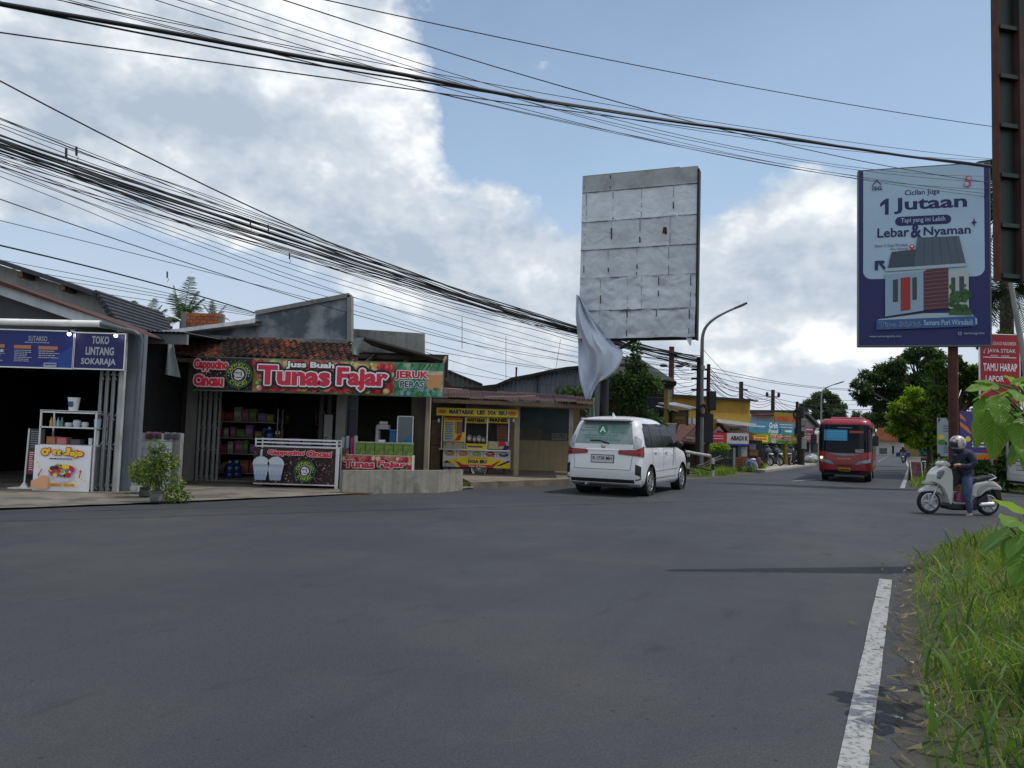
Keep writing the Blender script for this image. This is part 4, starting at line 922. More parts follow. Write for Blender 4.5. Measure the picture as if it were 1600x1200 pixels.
A.text('Juss Buah',.245,.585,.70,.94,I_white,.045,outline=I_black,ow=.13)
A=Art(bn,BW*s2,BW,0,BH)
A.poly([(.70,.08),(.97,.08),(1,.75),(.66,.75)],K('juice',(.62,.28,.12)),'glass_print'); A.poly([(.66,.66),(1.,.66),(1,.78),(.66,.78)],K('foam',(.6,.5,.4)),'glass_print')
rd=random.Random(9); ls=[]
for i in range(60):
    x,y=rd.uniform(.05,.95),rd.uniform(.04,.22); ls.append((A.ell(x,y,.045,None,8),rd.randrange(3)))
for i in range(26):x=rd.uniform(.02,.9); ls.append(([(x,1.0),(x+.05,1.0),(x-.1+rd.uniform(0,.1),.74)],rd.choice((0,1))))
A.polys(ls,[K('leaf',0),K('mint',(.06,.3,.15)),K('ice',(.2,.35,.42))],'leaf_print')
A.text('JERUK',.02,.71,.47,.76,I_red,.045,outline=I_white,ow=.08); A.text('PERAS',.13,.62,.25,.45,K('jgreen',(.005,.08,.05)),.03,outline=I_white,ow=.08)
folding_gate(W2,309,342,611,757,.12,8,'grey folding gate pushed aside by the left pillar of the tiled shop',pm('gate_grey2',(.26,.26,.25),.5,.12,3.,streak=.4))
# ------------------------------------------------------------------ counters
W3=Wall((-10,18.55),(0,18.55))
u0,u1,z0,z1=W3.rect(397,686,526,761); dc=W3.root('drink_counter','black counter printed with coffee beans and white cups, with white rails','counter',u=u0,z=.03); CW,CH=u1-u0,z1-.03
f1_=.80
MB().box(.02,CW-.02,.03,.5,.05,CH*.70).build('cabinet',pm('counter_dark',(.03,.025,.025),.6,.2,3.),dc)
mb=MB()
for z in (CH-.02,CH-.1,CH-.19,.08):mb.box(0,CW,0,.03,z-.015,z+.015); mb.box(0,CW,.5,.53,z-.015,z+.015)
for x in (0,CW-.03):mb.box(x,x+.03,-.001,.031,CH*.86 if x==0 else 0,CH); mb.box(x,x+.03,.499,.531,0,CH)
mb.box(CW-.0,CW+.05,-.01,.03,0,CH*.84)
mb.build('rails',pm('white_rail',(.68,.68,.70),.4,.05,5.),dc)
pn=MB().box(0,CW-.03,.0,.025,.095,CH*.80).build('front_panel',MATS['coffee_print'],dc)
A=Art(pn,0,CW-.03,.095,CH*.80,0.); beans(A,0,1,0,1,700,8)
A.text('Cappucino',.19,.64,.79,.96,I_red,.05,outline=K('palepink',0),ow=.1); A.k-=3; A.text('Cincau',.665,.965,.79,.96,I_red,.05,outline=K('palepink',0),ow=.1)
bean_logo(A,.655,.385,.31)
cupc,cups=K('cupprint',(.42,.50,.58)),K('cupshade',(.28,.36,.50))
for cx_ in (.12,.30):
    A.poly([(cx_-.10,.56),(cx_-.065,.10),(cx_+.065,.10),(cx_+.10,.56)],cupc,'cup_print'); A.poly([(cx_-.078,.26),(cx_-.065,.10),(cx_+.065,.10),(cx_+.078,.26)],cups,'cup_print')
    A.poly([(cx_-.11,.55),(cx_+.115,.55)]+[(cx_+.1*math.cos(a),.57+.20*math.sin(a)) for a in [PI*k/10 for k in range(11)]],K('cream2',(.52,.6,.66)),'cup_print'); A.k-=3
A.k+=4; A.polys([([(.105,.76),(.13,.76),(.135,.97),(.112,.97)],0)]+[([(x,.27),(x+.008,.27),(x+.03,.37),(x+.02,.37)],1) for x in (.06,.1,.15,.24,.28,.33)]+[([(.03,.5),(.38,.5),(.38,.515),(.03,.515)],1)],[cupc,cups],'cup_print')
W3j=Wall((-10,19.25),(0,19.25))
u0,u1,z0,z1=W3j.rect(528,690,644,735); jc=W3j.root('juice_counter','white juice counter with fruit printed front behind the low concrete wall','counter',u=u0,z=.03); JW=u1-u0; JH=W3j.uz(590,711)[1]-.03
MB().box(0,JW,.0,.5,.0,JH).build('cabinet',pm('counter_white',(.55,.55,.55),.5,.06,3.),jc)
A=Art(jc,0,JW,0,JH); A.rect(0,1,0,.98,MATS['fruit_base'],'banner'); fruit(A,0,1,.2,.98,200,14,(.05,.11)); fruit(A,0,.16,0.02,.5,30,15,(.1,.2))
for t,a0,a1 in (('Tunas',.10,.51),('Fajar',.55,.94)):A.text(t,a0,a1,.60,.83,K('bigred',0),.05,outline=I_white,ow=.07,outline2=I_black,ow2=.12); A.k-=4
gz0=JH; gz1=W3j.uz(600,691)[1]-.03; gx0=W3j.uz(556,700)[0]-u0
for k in range(6):
    a=gx0+(JW-gx0)*k/6; r=W3j.root('juice_tray','clear tray of green fruit in a row along the juice counter','tray','green fruit trays on the juice counter',u=u0+a,z=.03+JH); w=(JW-gx0)/6-.012
    MB().box(0,w,.03,.3,.004,gz1-gz0-.03).build('fruit',pm('green_fruit',(.13,.23,.035),.45,.4,12.,stain=(.25,.33,.06),stain_amt=.6,stain_scale=6.),r); MB().box(-.004,w+.004,.022,.308,gz1-gz0-.03,gz1-gz0).build('lid',pm('tray_lid',(.38,.45,.34),.3,.1,5.),r)
for k,(x,c,h,lb) in enumerate(((533,(.35,.42,.42),.42,'pale stack of clear cups first from the left on the juice counter'),(540,(.3,.4,.36),.45,'greenish stack of clear cups second from the left on the juice counter'),(547,(.42,.03,.14),.40,'crimson cup stack third from the left on the juice counter'),(553,(.4,.42,.45),.46,'grey cup stack next to the green fruit trays'))):
    u,z=W3j.uz(x,712); lathe_thing('cup_stack',lb,'cups',(W3j.A.x+u,W3j.A.y+.15,.03+JH),[('cups',[(.04,0),(.05,h),(.045,h)],flat('cst%d'%k,c),12)])
u,z=W3j.uz(620,700,-.7); r=W3j.root('display_case','upright glass display case behind the green fruit trays','case',u=u,off=-.7,z=.0); u2=W3j.uz(644,700,-.7)[0]-u; zc_=W3j.uz(630,650,-.7)[1]
mb=MB()
for x in (0,u2):
    for y in (0,.4):mb.box(x-.012,x+.012,y-.012,y+.012,0,zc_)
mb.box(0,u2,-.012,.412,zc_-.02,zc_); mb.build('frame',M_alu,r); MB().box(.012,u2-.012,.0,.4,.3,zc_-.02).build('glass',pm('case_glass',(.07,.10,.11),.15,.1,2.,spec=.8),r); MB().poly([(.015,-.015,1.0),(u2*.5,-.015,1.25),(u2-.02,-.015,1.4),(u2-.02,-.015,1.15),(u2*.5,-.015,1.0)]).build('decal',K('casebl',(.02,.16,.28)),r)
u,z=W3j.uz(596,690,-.5); r=W3j.root('juice_machine','grey steel cup sealing machine standing behind the juice counter','machine',u=u,off=-.5,z=.0); zt_=W3j.uz(596,661,-.5)[1]; zb2=W3j.uz(596,692,-.5)[1]
MB().box(-.16,-.08,0,.3,.8,zt_-.08).build('column',M_steel,r,bevel=.01); MB().box(-.14,.17,-.02,.3,zt_-.16,zt_-.04).build('head',M_steel,r,bevel=.015); MB().box(-.16,.18,-.02,.32,.8,zb2+.0).build('base',M_steel,r,bevel=.01)
MB().lathe([(.045,-.1),(.045,.1)],(0.02,.1,zt_-.0),12,'x').build('film_roll',flat('film',(.5,.48,.4)),r); MB().box(-.08,.1,-.03,.0,zb2+.02,zb2+.08).build('label',I_white,r); MB().box(-.16,.18,.0,.32,.0,.8).build('stand',M_dark,r)
u,z=W3j.uz(608,692,-.8); r=W3j.root('drink_cooler','bright blue box beside the glass display case','box',u=u,off=-.8); zt_=W3j.uz(613,673,-.8)[1]; MB().box(0,.2,0,.2,.7,zt_).build('body',K('cooler',(.02,.14,.36)),r,bevel=.01); MB().box(-.01,.21,-.01,.21,zt_,zt_+.03).build('lid',I_sky,r); MB().box(0,.2,0,.2,0,.695).build('stand',M_dark,r)
rd=random.Random(6); cols=[((.10,.18,.04),'green'),((.19,.12,.22),'lilac'),((.24,.22,.04),'yellow'),((.03,.12,.25),'blue'),((.25,.10,.03),'orange'),((.2,.04,.06),'red'),((.3,.28,.24),'cream'),((.26,.1,.16),'pink')]
for rx0,rx1,rY,rlb in ((335,432,21.3,'nearer'),(430,505,22.9,'farther')):
  W4=Wall((-10,rY),(0,rY)); u0,u1=W4.uz(rx0,700)[0],W4.uz(rx1,700)[0]
  r=W4.root('shelf_rack',rlb+' dark wire rack of coloured packets inside the tiled shop','rack',u=u0,z=.06); mb=MB()
  for x in (0,u1-u0):
      for y in (0,.45):mb.box(x-.015,x+.015,y-.015,y+.015,0,1.9)
  for z in (.1,.62,1.05,1.5):mb.box(0,u1-u0,0,.45,z,z+.02)
  mb.build('rack_frame',M_steel,r)
  for zi,z in enumerate((.13,.645,1.075,1.525)):
      x=.03; k=rd.randrange(8)
      while x<u1-u0-.2:
          w=rd.uniform(.12,.28); c,cn=cols[k%8]; c=tuple(v_*.85 for v_ in c); k+=1; h=rd.uniform(.15,.40)
          q=W4.A+W4.u*(u0+x); q=empty('packet',(q.x,q.y+.03,.06+z),0,'%s drink packet on the %s shelf %s wire rack'%(cn,('bottom','second','third','top')[zi],'of the '+rlb),'packet','%s packets on the %s wire rack'%(cn,rlb))
          MB().box(0,w,0,.2,0,h).build('bag',pm('pack_'+cn,c,.5,.25,6.),q,bevel=.02); MB().poly([(w*.15,-.004,h*.35),(w*.85,-.004,h*.35),(w*.85,-.004,h*.7),(w*.15,-.004,h*.7)]).build('print',pm('packp_'+cn,tuple(min(.5,v*1.8) for v in c),.5,.3,12.),q)
          x+=w+rd.uniform(.0,.06)
def jug(loc,lb):return lathe_thing('water_jug',lb,'jug',loc,[('body',[(.12,0),(.14,.03),(.14,.12),(.13,.14),(.14,.16),(.14,.29),(.10,.36),(.035,.4)],pm('jug_blue',(.01,.035,.13),.25,.15,5.,spec=.6),18),('cap',[(.04,.4),(.04,.47)],flat('jugcap',(.3,.38,.5)),12)])
jz=1.12
p=at(420,690,20.7); jug((p.x,20.7,.995),'blue water jug standing on the drink counter shelf'); p=at(358,740,20.8); jug((p.x,20.8,.06),'blue water jug on the shop floor beside the folding gate'); p=at(371,740,21.0); jug((p.x-.03,21.0,.06),'second blue water jug on the floor farther from the folding gate')
r=W3.root('counter_shelf','dark shelf behind the coffee bean printed counter holding jugs and tubs','shelf',u=W3.uz(398,700)[0],off=-.6,z=0); MB().box(0,CW+.1,0,.4,.92,.99).build('top',M_wood,r); mb=MB(); mb.box(.02,.08,.02,.36,0,.92); mb.box(CW,CW+.06,.02,.36,0,.92); mb.build('legs',M_wood,r)
for px,w,h,c,cl_,lb in ((440,.22,.05,(.45,.3,.3),(.6,.35,.35),'wide shallow tub with pink lid on the counter shelf'),(461,.27,.16,(.16,.18,.38),(.5,.03,.08),'blue square tub with red lid left of its twin'),(481,.24,.15,(.18,.2,.4),(.5,.05,.1),'blue square tub with red lid nearer the doorway'),(510,.09,.22,(.16,.14,.13),(.5,.02,.03),'tall dark jar with red lid at the right of the counter shelf')):
    p=at(px,695,20.8); r=empty('tub',(p.x,20.8,.99),0,lb,'tub'); MB().box(-w/2,w/2,-.1,.1,0,h).build('body',flat('tb'+str(px),c),r,bevel=.015); MB().box(-w/2-.01,w/2+.01,-.11,.11,h,h+.03).build('lid',flat('tbl'+str(px),cl_),r,bevel=.008)
for k,px in enumerate((430.5,435.5)):
    p=at(px,690,20.85); lathe_thing('syrup_bottle',('white capped syrup bottle next to the blue jug on the counter shelf','white capped syrup bottle farther from the blue jug on the shelf')[k],'bottle',(p.x,20.85,.99),[('body',[(.035,0),(.035,.22),(.015,.28)],flat('syr',(.1,.04,.03)),10),('cap',[(.018,.28),(.02,.36)],I_white,10)])
wp=[g2(535,772),at(685,765,18.7).xy,at(723,757,19.7).xy]; zw=[W2.uz(0,0)[1]]*3
hz=[at(535,735,wp[0].y).z,at(685,735,wp[1].y).z,at(723,734,wp[2].y).z]
lw=empty('low_wall',(wp[0].x,wp[0].y,0),0,'low stained concrete wall in front of the juice counter','wall')
o_=Vector((wp[0].x,wp[0].y)); q=[p-o_ for p in wp]; nrm=Vector((-.55,.8))*.16; P=[]
for off in (Vector((0,0)),nrm):
    P.append([(p+off) for p in q])
mb=MB(); top=[Vector((a.x,a.y,h)) for a,h in zip(P[0],hz)]; topb=[Vector((a.x,a.y,h)) for a,h in zip(P[1],hz)]; bot=[Vector((a.x,a.y,-.05)) for a in P[0]]; botb=[Vector((a.x,a.y,-.05)) for a in P[1]]
mb.grid([bot,top]); mb.grid([top,topb]); mb.grid([topb,botb]); mb.poly([bot[0],botb[0],topb[0],top[0]]); mb.poly([bot[-1],top[-1],topb[-1],botb[-1]])
mb.build('wall',pm('low_wall_conc',(.28,.265,.23),.9,.2,1.4,bump=.5,streak=.5,stain=(.12,.11,.09),stain_amt=.7),lw,bevel=.012)
MB().box(.0,.62,-.10,.02,-.02,.05).build('footing',pm('rust_board',(.13,.07,.045),.9,.3,5.),lw)
def rock(px,py,s,lb):
    p=gnd(px,py); bm=bmesh.new(); bmesh.ops.create_icosphere(bm,subdivisions=3,radius=1); rd=random.Random(3)
    from mathutils import noise as mn
    for v in bm.verts:v.co=Vector((v.co.x*s,v.co.y*s*.8,v.co.z*s*.72))*(1+.35*mn.noise(v.co*1.3)+.12*mn.noise(v.co*4))
    me=bpy.data.meshes.new('rock'); bm.to_mesh(me); bm.free(); me.materials.append(pm('rock',(.055,.05,.045),.9,.3,5.,bump=.8)); o=bpy.data.objects.new('rock',me); COL.objects.link(o); o.location=(p.x,p.y+.2,s*.5); tag(o,lb,'rock')
rock(710,760,.19,'dark lumpy rock at the end of the low concrete wall')
P_=gnd(725,761); c_=rng.normal(0,.12,(120,2))*np.array([1.2,.5])+np.array([P_.x,P_.y]); V_,F_=blades(np.c_[c_,np.full(120,.0)],.16,.02,.8,9); tag(np_mesh('weed_tuft',V_,F_,M_grass),'small weed tuft beside the dark rock','weeds')
# ================================================================== rusty roofed shed with the pancake cart
WH=Wall((-4,28.4),(6,28.4))
sh_=WH.root('market_shed','low shed with rusty corrugated roof and cream wall behind the yellow food cart','shed')
M_cream=pm('cream_wall',(.40,.33,.20),.85,.12,1.5,streak=.3,stain=(.25,.2,.12),stain_amt=.45)
def rect_mb(wall,x0,y0,x1,y1,off,d,z0=None):
    u0,u1,za,zb=wall.rect(x0,y0,x1,y1,off); return MB().box(u0,u1,-off,-off+d,za if z0 is None else z0,zb),(u0,u1,za,zb)
m_,q=rect_mb(WH,775,632,905,745,0,.15,0.0); m_.build('wall',M_cream,sh_)
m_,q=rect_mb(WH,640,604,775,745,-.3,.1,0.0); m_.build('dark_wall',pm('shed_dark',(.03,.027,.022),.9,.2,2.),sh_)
m_,q=rect_mb(WH,811,638,889,688,.03,.02); m_.build('window_panel',pm('teal_panel',(.035,.065,.065),.35,.3,1.5,stain=(.02,.02,.022),stain_amt=.8,stain_scale=1.1),sh_)
m_,q=rect_mb(WH,812,671,846,687,.06,.02); A=Art(m_.build('notice',pm('notice_board',(.13,.12,.085),.7,.15,4.),sh_),*q,y=-.06); A.lines(.1,.95,.1,.9,4,K('noticeink',(.05,.07,.07)),seed=3)
m_,q=rect_mb(WH,862,677,886,688,.06,.02); A=Art(m_.build('notice',pm('notice_grey',(.17,.19,.19),.7,.15,4.),sh_),*q,y=-.06); A.lines(.08,.95,.2,.8,2,I_black,seed=4)
WHf=Wall((-4,24.6),(6,24.6))
dYf=WHf.A.y-WH.A.y
for x0,x1 in ((803.5,811.5),(888.5,895)):
    u0,u1,za,zb=WHf.rect(x0,632,x1,748,0); MB().box(u0,u1,dYf,dYf+.14,0,zb).build('post',M_beige,sh_)
def corr(mb,a,b,c,d,n,amp,mi=0):
    """corrugated sheet: front edge a-b, back edge c-d"""
    P=[]
    for k in range(3):
        t=k/2; row=[]
        for i in range(n*4+1):
            s_=i/(n*4); p=(Vector(a).lerp(Vector(b),s_)).lerp(Vector(c).lerp(Vector(d),s_),t); row.append((p.x,p.y,p.z+amp*math.sin(i*PI/2)))
        P.append(row)
    mb.grid(P,mi)
def rust(name,base,pale,amt):
    return pm(name,base,.85,.3,3.,bump=.3,stain=pale,stain_amt=amt,stain_scale=1.3,streak=.4)
RU=[rust('rust_a',(.062,.022,.017),(.03,.016,.014),.8),rust('rust_b',(.085,.035,.026),(.17,.11,.09),.45),rust('rust_c',(.042,.019,.017),(.08,.03,.022),.7)]
f0,f1=at(676,621.5,24.0),at(926,631.5,24.0); b0,b1=at(676,605.5,29.2),at(921,621,29.2); mb=MB(); rd=random.Random(5)
ori=Vector((WH.A.x,WH.A.y,0)); nsh=9
for i in range(nsh):
    t0,t1=i/nsh-.012,(i+1)/nsh+.012; dz=.02*(i%2)+rd.uniform(0,.03)
    fr=rd.uniform(-.12,.1)
    a,b,c,d=f0.lerp(f1,t0),f0.lerp(f1,t1),b0.lerp(b1,t0),b0.lerp(b1,t1); v=Vector((0,fr,dz))
    corr(mb,a+v-ori,b+v-ori,c+Vector((0,0,dz))-ori,d+Vector((0,0,dz))-ori,8,.018,rd.choice((0,0,1,2)))
mb.build('roof',RU,sh_,smooth='all')
mb=MB()
for(l,r_) in (((757,626.5),(836,624.)),((690,612),(722,614))):
    a,b=at(*l,24.6),at(*r_,24.9); mb=MB(); mb.bar(a+Vector((0,0,.12))-ori,b+Vector((0,0,.12))-ori,.1,.025); mb.build('batten',pm('pale_batten',(.42,.38,.33),.8,.15,4.),sh_)
MB().bar(f0-ori+Vector((0,.1,-.08)),f1-ori+Vector((0,.1,-.08)),.08,.12).build('eave_beam',M_wood,sh_)
m_,q=rect_mb(WHf,728,629,795,641,-1.2,.02)
hb=WHf.root('hanging_banner','faded white banner hung under the rusty roof above the yellow cart','banner',u=q[0],off=-1.2,z=q[2]); MB().box(0,q[1]-q[0],0,.01,0,q[3]-q[2]+.15).build('cloth',pm('faded_cloth',(.42,.42,.42),.8,.1,3.,stain=(.25,.25,.27),stain_amt=.5),hb)
A=Art(hb,0,q[1]-q[0],0,q[3]-q[2]+.1); A.lines(.06,.95,.25,.8,2,K('fadedblue',(.1,.14,.22)),seed=9,thick=.5)
# ------------------------------------------------------------------ cart
WC=Wall((-4,25.0),(4,25.0))
uc,_=WC.uz(692,700); ct=WC.root('food_cart','yellow pancake cart with glass cabinet, signs and one spoked wheel showing','cart',u=uc)
def cr_(x0,y0,x1,y1,off=0.):u0,u1,z0,z1=WC.rect(x0,y0,x1,y1,off); return u0-uc,u1-uc,z0,z1
M_yel=pm('cart_yellow',(.80,.66,.04),.45,.06,3.)
def panel(x0,y0,x1,y1,off,d,mt,name):q=cr_(x0,y0,x1,y1,off); o=MB().box(q[0],q[1],-off,-off+d,q[2],q[3]).build(name,mt,ct); return o,Art(o,*q,y=-off)
o,A=panel(682,638.5,809.5,650.5,.45,.05,M_yel,'canopy_sign')
for t,a0,a1 in (('MARTABAK',.155,.465),('LBS',.50,.595),('DOA',.63,.73),('IBU',.765,.865)):A.text(t,a0,a1,.22,.80,I_navy,.045); A.k-=1
A.k+=1; A.polys([(A.ell(.07,.5,.055,.3,12),0),(A.ell(.93,.5,.06,.33,12),0),(A.ell(.075,.52,.035,.16,10),1),(A.ell(.93,.55,.035,.18,10),1)],[I_orange,K('crust',(.4,.18,.05))],'food_print')
q=cr_(682,638.5,809.5,650.5,.45); MB().box(q[0],q[1],-.395,1.0,q[3]-.03,q[3]).build('canopy',M_alu,ct)
o,A=panel(692,703,797.5,730.5,.02,.05,pm('cart_white',(.66,.66,.66),.5,.05,3.),'front_panel')
A.poly([(.0,.0),(1.,.0),(1.,.25),(.85,.48),(.7,.58),(.5,.62),(.3,.58),(.15,.48),(0,.25)],I_yel,'print')
A.polys([([(.0,.22),(.06,.36),(.13,.22)],0),([(1,.38),(.97,.44),(.78,.1),(.86,.14)],0),([(.16,.42),(.3,.16),(.72,.16),(.84,.44),(.86,.44),(.74,.0),(.26,.0),(.19,.3)],1),([(.0,.0),(.2,.0),(.16,.2),(0,.2)],2)],[I_black,I_red,K('prgrey',(.45,.42,.4))],'print')
A.text('MARTABAK LBS',.37,.64,.50,.57,I_orange,.02); A.k-=1; A.text('DOA IBU',.375,.65,.24,.45,I_navy,.06); A.k-=1; A.text('Telor & Manis',.38,.64,.03,.14,I_white,.02)
foods=[(I_orange,I_green),(I_orange,K('bread',(.5,.28,.06))),(I_lgreen,K('bread',0)),(I_red,K('crimson',0)),(K('choc',(.05,.05,.1)),I_sky)]
for i,(c1,c2) in enumerate(foods):
    x=.1+.2*i; y=.8-.0; A.polys([(A.ell(x,y-.03,.075,.10,12),0),(A.ell(x,y+.05,.05,.07,12,.4),1),(A.ell(x-.01,y,.04,.03,8),2)],[c1,c2,I_cream],'food_print'); A.k-=1
    if i:A.polys([([(x-.102,.58),(x-.098,.58),(x-.098,.99),(x-.102,.99)],0)],[I_black],'divider'); A.k-=1
    A.lines(x-.06,x+.07,.62-.02,.66,1,I_navy,ragged=.1); A.k-=1
qb=cr_(692,703,797.5,730.5,.02); q=cr_(690,650,797,703,.0)
MB().box(qb[0],qb[1],.03,.75,qb[2],qb[3]).build('body',pm('cart_body',(.4,.33,.06),.5,.1,3.),ct)
mb=MB()
for x in (690.5,727,761.5,795):u=cr_(x-1,650,x+1,703)[0]; mb.box(u,u+.035,-.0,.035,q[2],q[3])
for x in (690.5,795):u=cr_(x-1,650,x+1,703)[0]; mb.box(u,u+.035,.7,.735,q[2],q[3])
mb.box(q[0],q[1],-.0,.035,q[2]-.02,q[2]+.02); mb.box(q[0],q[1],0,.035,q[3]-.03,q[3]); mb.build('cabinet_frame',M_alu,ct)
q2=cr_(686,702,797.5,704,.15); MB().box(q2[0],q2[1],-.15,.02,q2[2],q2[2]+.035).build('ledge',M_alu,ct)
MB().box(q[0]+.04,q[1]-.04,.68,.72,q[2],q[3]).build('back_panel',pm('cart_back',(.07,.065,.06),.8,.2,3.),ct)
o,A=panel(693,652,726,690,.03,.012,M_yel,'price_list'); A.lines(.18,.82,.88,.95,1,I_red,ragged=0,thick=.8); A.rect(.06,.48,.30,.80,K('listgrey',(.45,.5,.56))); A.rect(.06,.48,.02,.27,K('listblue',(.35,.48,.56))); A.lines(.08,.46,.05,.78,10,I_navy,ragged=.3); A.rect(.54,.60,.35,.82,I_orange); A.rect(.62,.74,.32,.82,K('lgreen2',(.05,.25,.06))); A.rect(.75,.87,.32,.82,K('lred',(.5,.08,.1))); A.rect(.88,1.,.4,.98,I_black); A.poly([(.5,.05),(.78,.05),(.9,.3),(.7,.28),(.6,.12)],I_red); A.rect(0,1,.97,1.,I_red)
o,A=panel(693,691,726,702,.03,.012,pm('food_strip',(.45,.40,.3),.5,.3,8.,stain=(.12,.08,.04),stain_amt=.7,stain_scale=8.),'food_strip')
for x0,x1,t in ((728.5,760.5,'MARTABAK'),(763,794,'MANIS')):
    o,A=panel(x0,652,x1,661.5,.03,.012,M_yel,'header_sign'); A.text(t,.06,.94,.2,.86,I_black,.06); A.rect(0,1,0,.1,I_orange)
o,A=panel(728.5,693,760.5,702,.03,.012,M_yel,'base_sign'); A.rect(.06,.8,.3,.62,K('slate',(.1,.12,.14))); A.lines(.1,.9,.75,.95,1,I_red,ragged=.1)
o,A=panel(763,690,795,702,.03,.012,pm('mixed_strip',(.5,.47,.35),.5,.3,8.),'base_sign'); A.polys([([(0,0),(.5,0),(.1,.8),(0,.8)],0),([(.45,.3),(.9,.5),(.8,1),(.5,1)],1),([(.7,0),(1,0),(1,.5),(.8,.5)],2)],[K('cornyel',(.55,.5,.16)),I_red,I_navy],'print')
qw=cr_(728,664,795,690)
for k,(x,y,w,h,c,lb) in enumerate(((733,691,9,12,(.42,.40,.36),'white paper sack'),(741,692,8,11,(.42,.36,.24),'cream paper sack'),(748,692,9,12,(.5,.5,.48),'clear bag of bread'),(755,692,8,9,(.4,.38,.35),'grey lidded pot'))):
    qq=cr_(x-w/2,y-h,x+w/2,y,-.3); r=WC.root('food_bag',lb+' behind the middle pane of the yellow cart','bag',u=uc+qq[0],off=-.3,z=qq[2]); MB().ball(((qq[1]-qq[0])/2,.1,(qq[3]-qq[2])/2),((qq[1]-qq[0])/2,.09,(qq[3]-qq[2])/2),12,8).build('bag',pm('bag%d'%k,c,.6,.2,8.),r,smooth='all'); MB().box((qq[1]-qq[0])*.25,(qq[1]-qq[0])*.75,.0,.012,(qq[3]-qq[2])*.3,(qq[3]-qq[2])*.65).build('label',I_white,r)
for i,x in enumerate((779,784.5,790)):
    for j in range(10):
        qq=cr_(x-2.6,664+j*2.7,x+2.4,666.4+j*2.7,-.2); r=WC.root('cake_box','brown paper cake box in the tall stacks behind the right pane of the yellow cart','box','brown cake boxes stacked in the yellow cart',u=uc+qq[0],off=-.2,z=qq[2]); MB().box(0,qq[1]-qq[0],0,.2,0,qq[3]-qq[2]).build('box',pm('kraft%d'%(j%2),((.17,.085,.05),(.22,.12,.075))[j%2],.8,.15,6.),r); MB().box(-.003,qq[1]-qq[0]+.003,-.004,.2,(qq[3]-qq[2])*.62,(qq[3]-qq[2])*1.02).build('lid',pm('kraft_lid',(.28,.16,.10),.8,.1,6.),r)
def spoked_wheel(mb_t,mb_r,c,R,ax='y'):
    mb_t.lathe([(R-.05,-.025),(R,-.02),(R+.005,0),(R,.02),(R-.05,.025)],c,28,ax,caps=False)
    mb_r.lathe([(R-.075,-.015),(R-.05,-.02),(R-.05,.02),(R-.075,.015),(R-.075,-.015)],c,28,ax,caps=False); mb_r.lathe([(.035,-.06),(.035,.06)],c,12,ax)
    for k in range(18):a=2*PI*k/18; mb_r.bar((c[0]+.03*math.cos(a+.4),c[1],c[2]+.03*math.sin(a+.4)),(c[0]+(R-.07)*math.cos(a),c[1],c[2]+(R-.07)*math.sin(a)),.005)
uw=cr_(748,740,749,746)[0]
for y in (.1,.68):
    t,r_=MB(),MB(); spoked_wheel(t,r_,(uw,y,.31),.305); w=t.build('wheel',M_black,ct,smooth=True); r_.build('rim',pm('rim_chrome',(.55,.55,.55),.3,.05,5.,metal=.8),w)
qs=cr_(700,731,706,746); MB().box(qs[0],qs[0]+.06,.1,.16,0,qs[3]).build('stand_leg',M_black,ct); qs=cr_(786,731,790,746); MB().box(qs[0],qs[0]+.05,.1,.16,0,qs[3]).build('stand_leg',M_black,ct)
for x,lb in ((685.5,'white bulb hanging at the left end of the yellow cart canopy'),(802.5,'white bulb hanging at the right end of the yellow cart canopy')):
    u,z=WC.uz(x,657,.4); r=WC.root('bulb_lamp',lb,'lamp',u=u,off=.4,z=z); MB().ball((0,0,0),(.035,.035,.07),10,8).build('bulb',flat('bulb_glass',(.6,.6,.62),.25),r,smooth='all'); MB().lathe([(.02,.06),(.02,.12)],n=8).build('socket',M_black,r); MB().tube([(0,0,.12),(0,0,.22)],.005,5).build('cord',M_black,r)
qd=WHf.rect(672,640,690,745,-.8); r=WHf.root('cupboard','dark wooden cupboard standing left of the yellow cart','cupboard',u=qd[0],off=-.8); MB().box(0,qd[1]-qd[0],0,.5,.08,1.9).build('body',pm('dark_cup',(.035,.028,.022),.8,.3,4.),r); MB().box(.03,qd[1]-qd[0]-.03,-.02,.0,.15,1.0).build('door',M_wood,r); MB().box(.03,qd[1]-qd[0]-.03,-.02,0,1.03,1.85).build('door',M_wood,r)
# ================================================================== corrugated buildings behind
def corr_wall_mat(name,c):return pm(name,c,.55,.1,1.5,streak=.45,stain=tuple(v*.6 for v in c),stain_amt=.4)
WK=Wall((-4,34),(8,34))
kb=WK.root('warehouse','grey corrugated metal warehouse with curved dark roof edge behind the rusty shed','warehouse')
tp_=pz(WK,[(726,611),(745,605),(775,601),(800,591),(830,585),(860,579),(885,574),(905,573),(945,574)])
def interp(u,pts):
    for(a,za),(b,zb) in zip(pts,pts[1:]):
        if a<=u<=b:return za+(zb-za)*(u-a)/(b-a)
    return pts[-1][1] if u>pts[-1][0] else pts[0][1]
us=np.arange(tp_[0][0],tp_[-1][0],.045); mb=MB(); mb.grid([[(u,.025*math.sin(k*PI/2),0) for k,u in enumerate(us)],[(u,.025*math.sin(k*PI/2),interp(u,tp_)-.03) for k,u in enumerate(us)]]); mb.build('wall',corr_wall_mat('zinc_wall',(.17,.19,.22)),kb)
mb=MB(); P=[[(u,-.35,z+.02*(i%2)) for i,(u,z) in enumerate(tp_)],[(u,6,z+.05) for u,z in tp_]]; mb.grid(P); mb.grid([[(x,y,z-.13) for x,y,z in r] for r in P]); mb.grid([P[0],[(x,y,z-.13) for x,y,z in P[0]]]); mb.build('roof',pm('bitumen_edge',(.018,.018,.02),.8,.3,4.),kb)
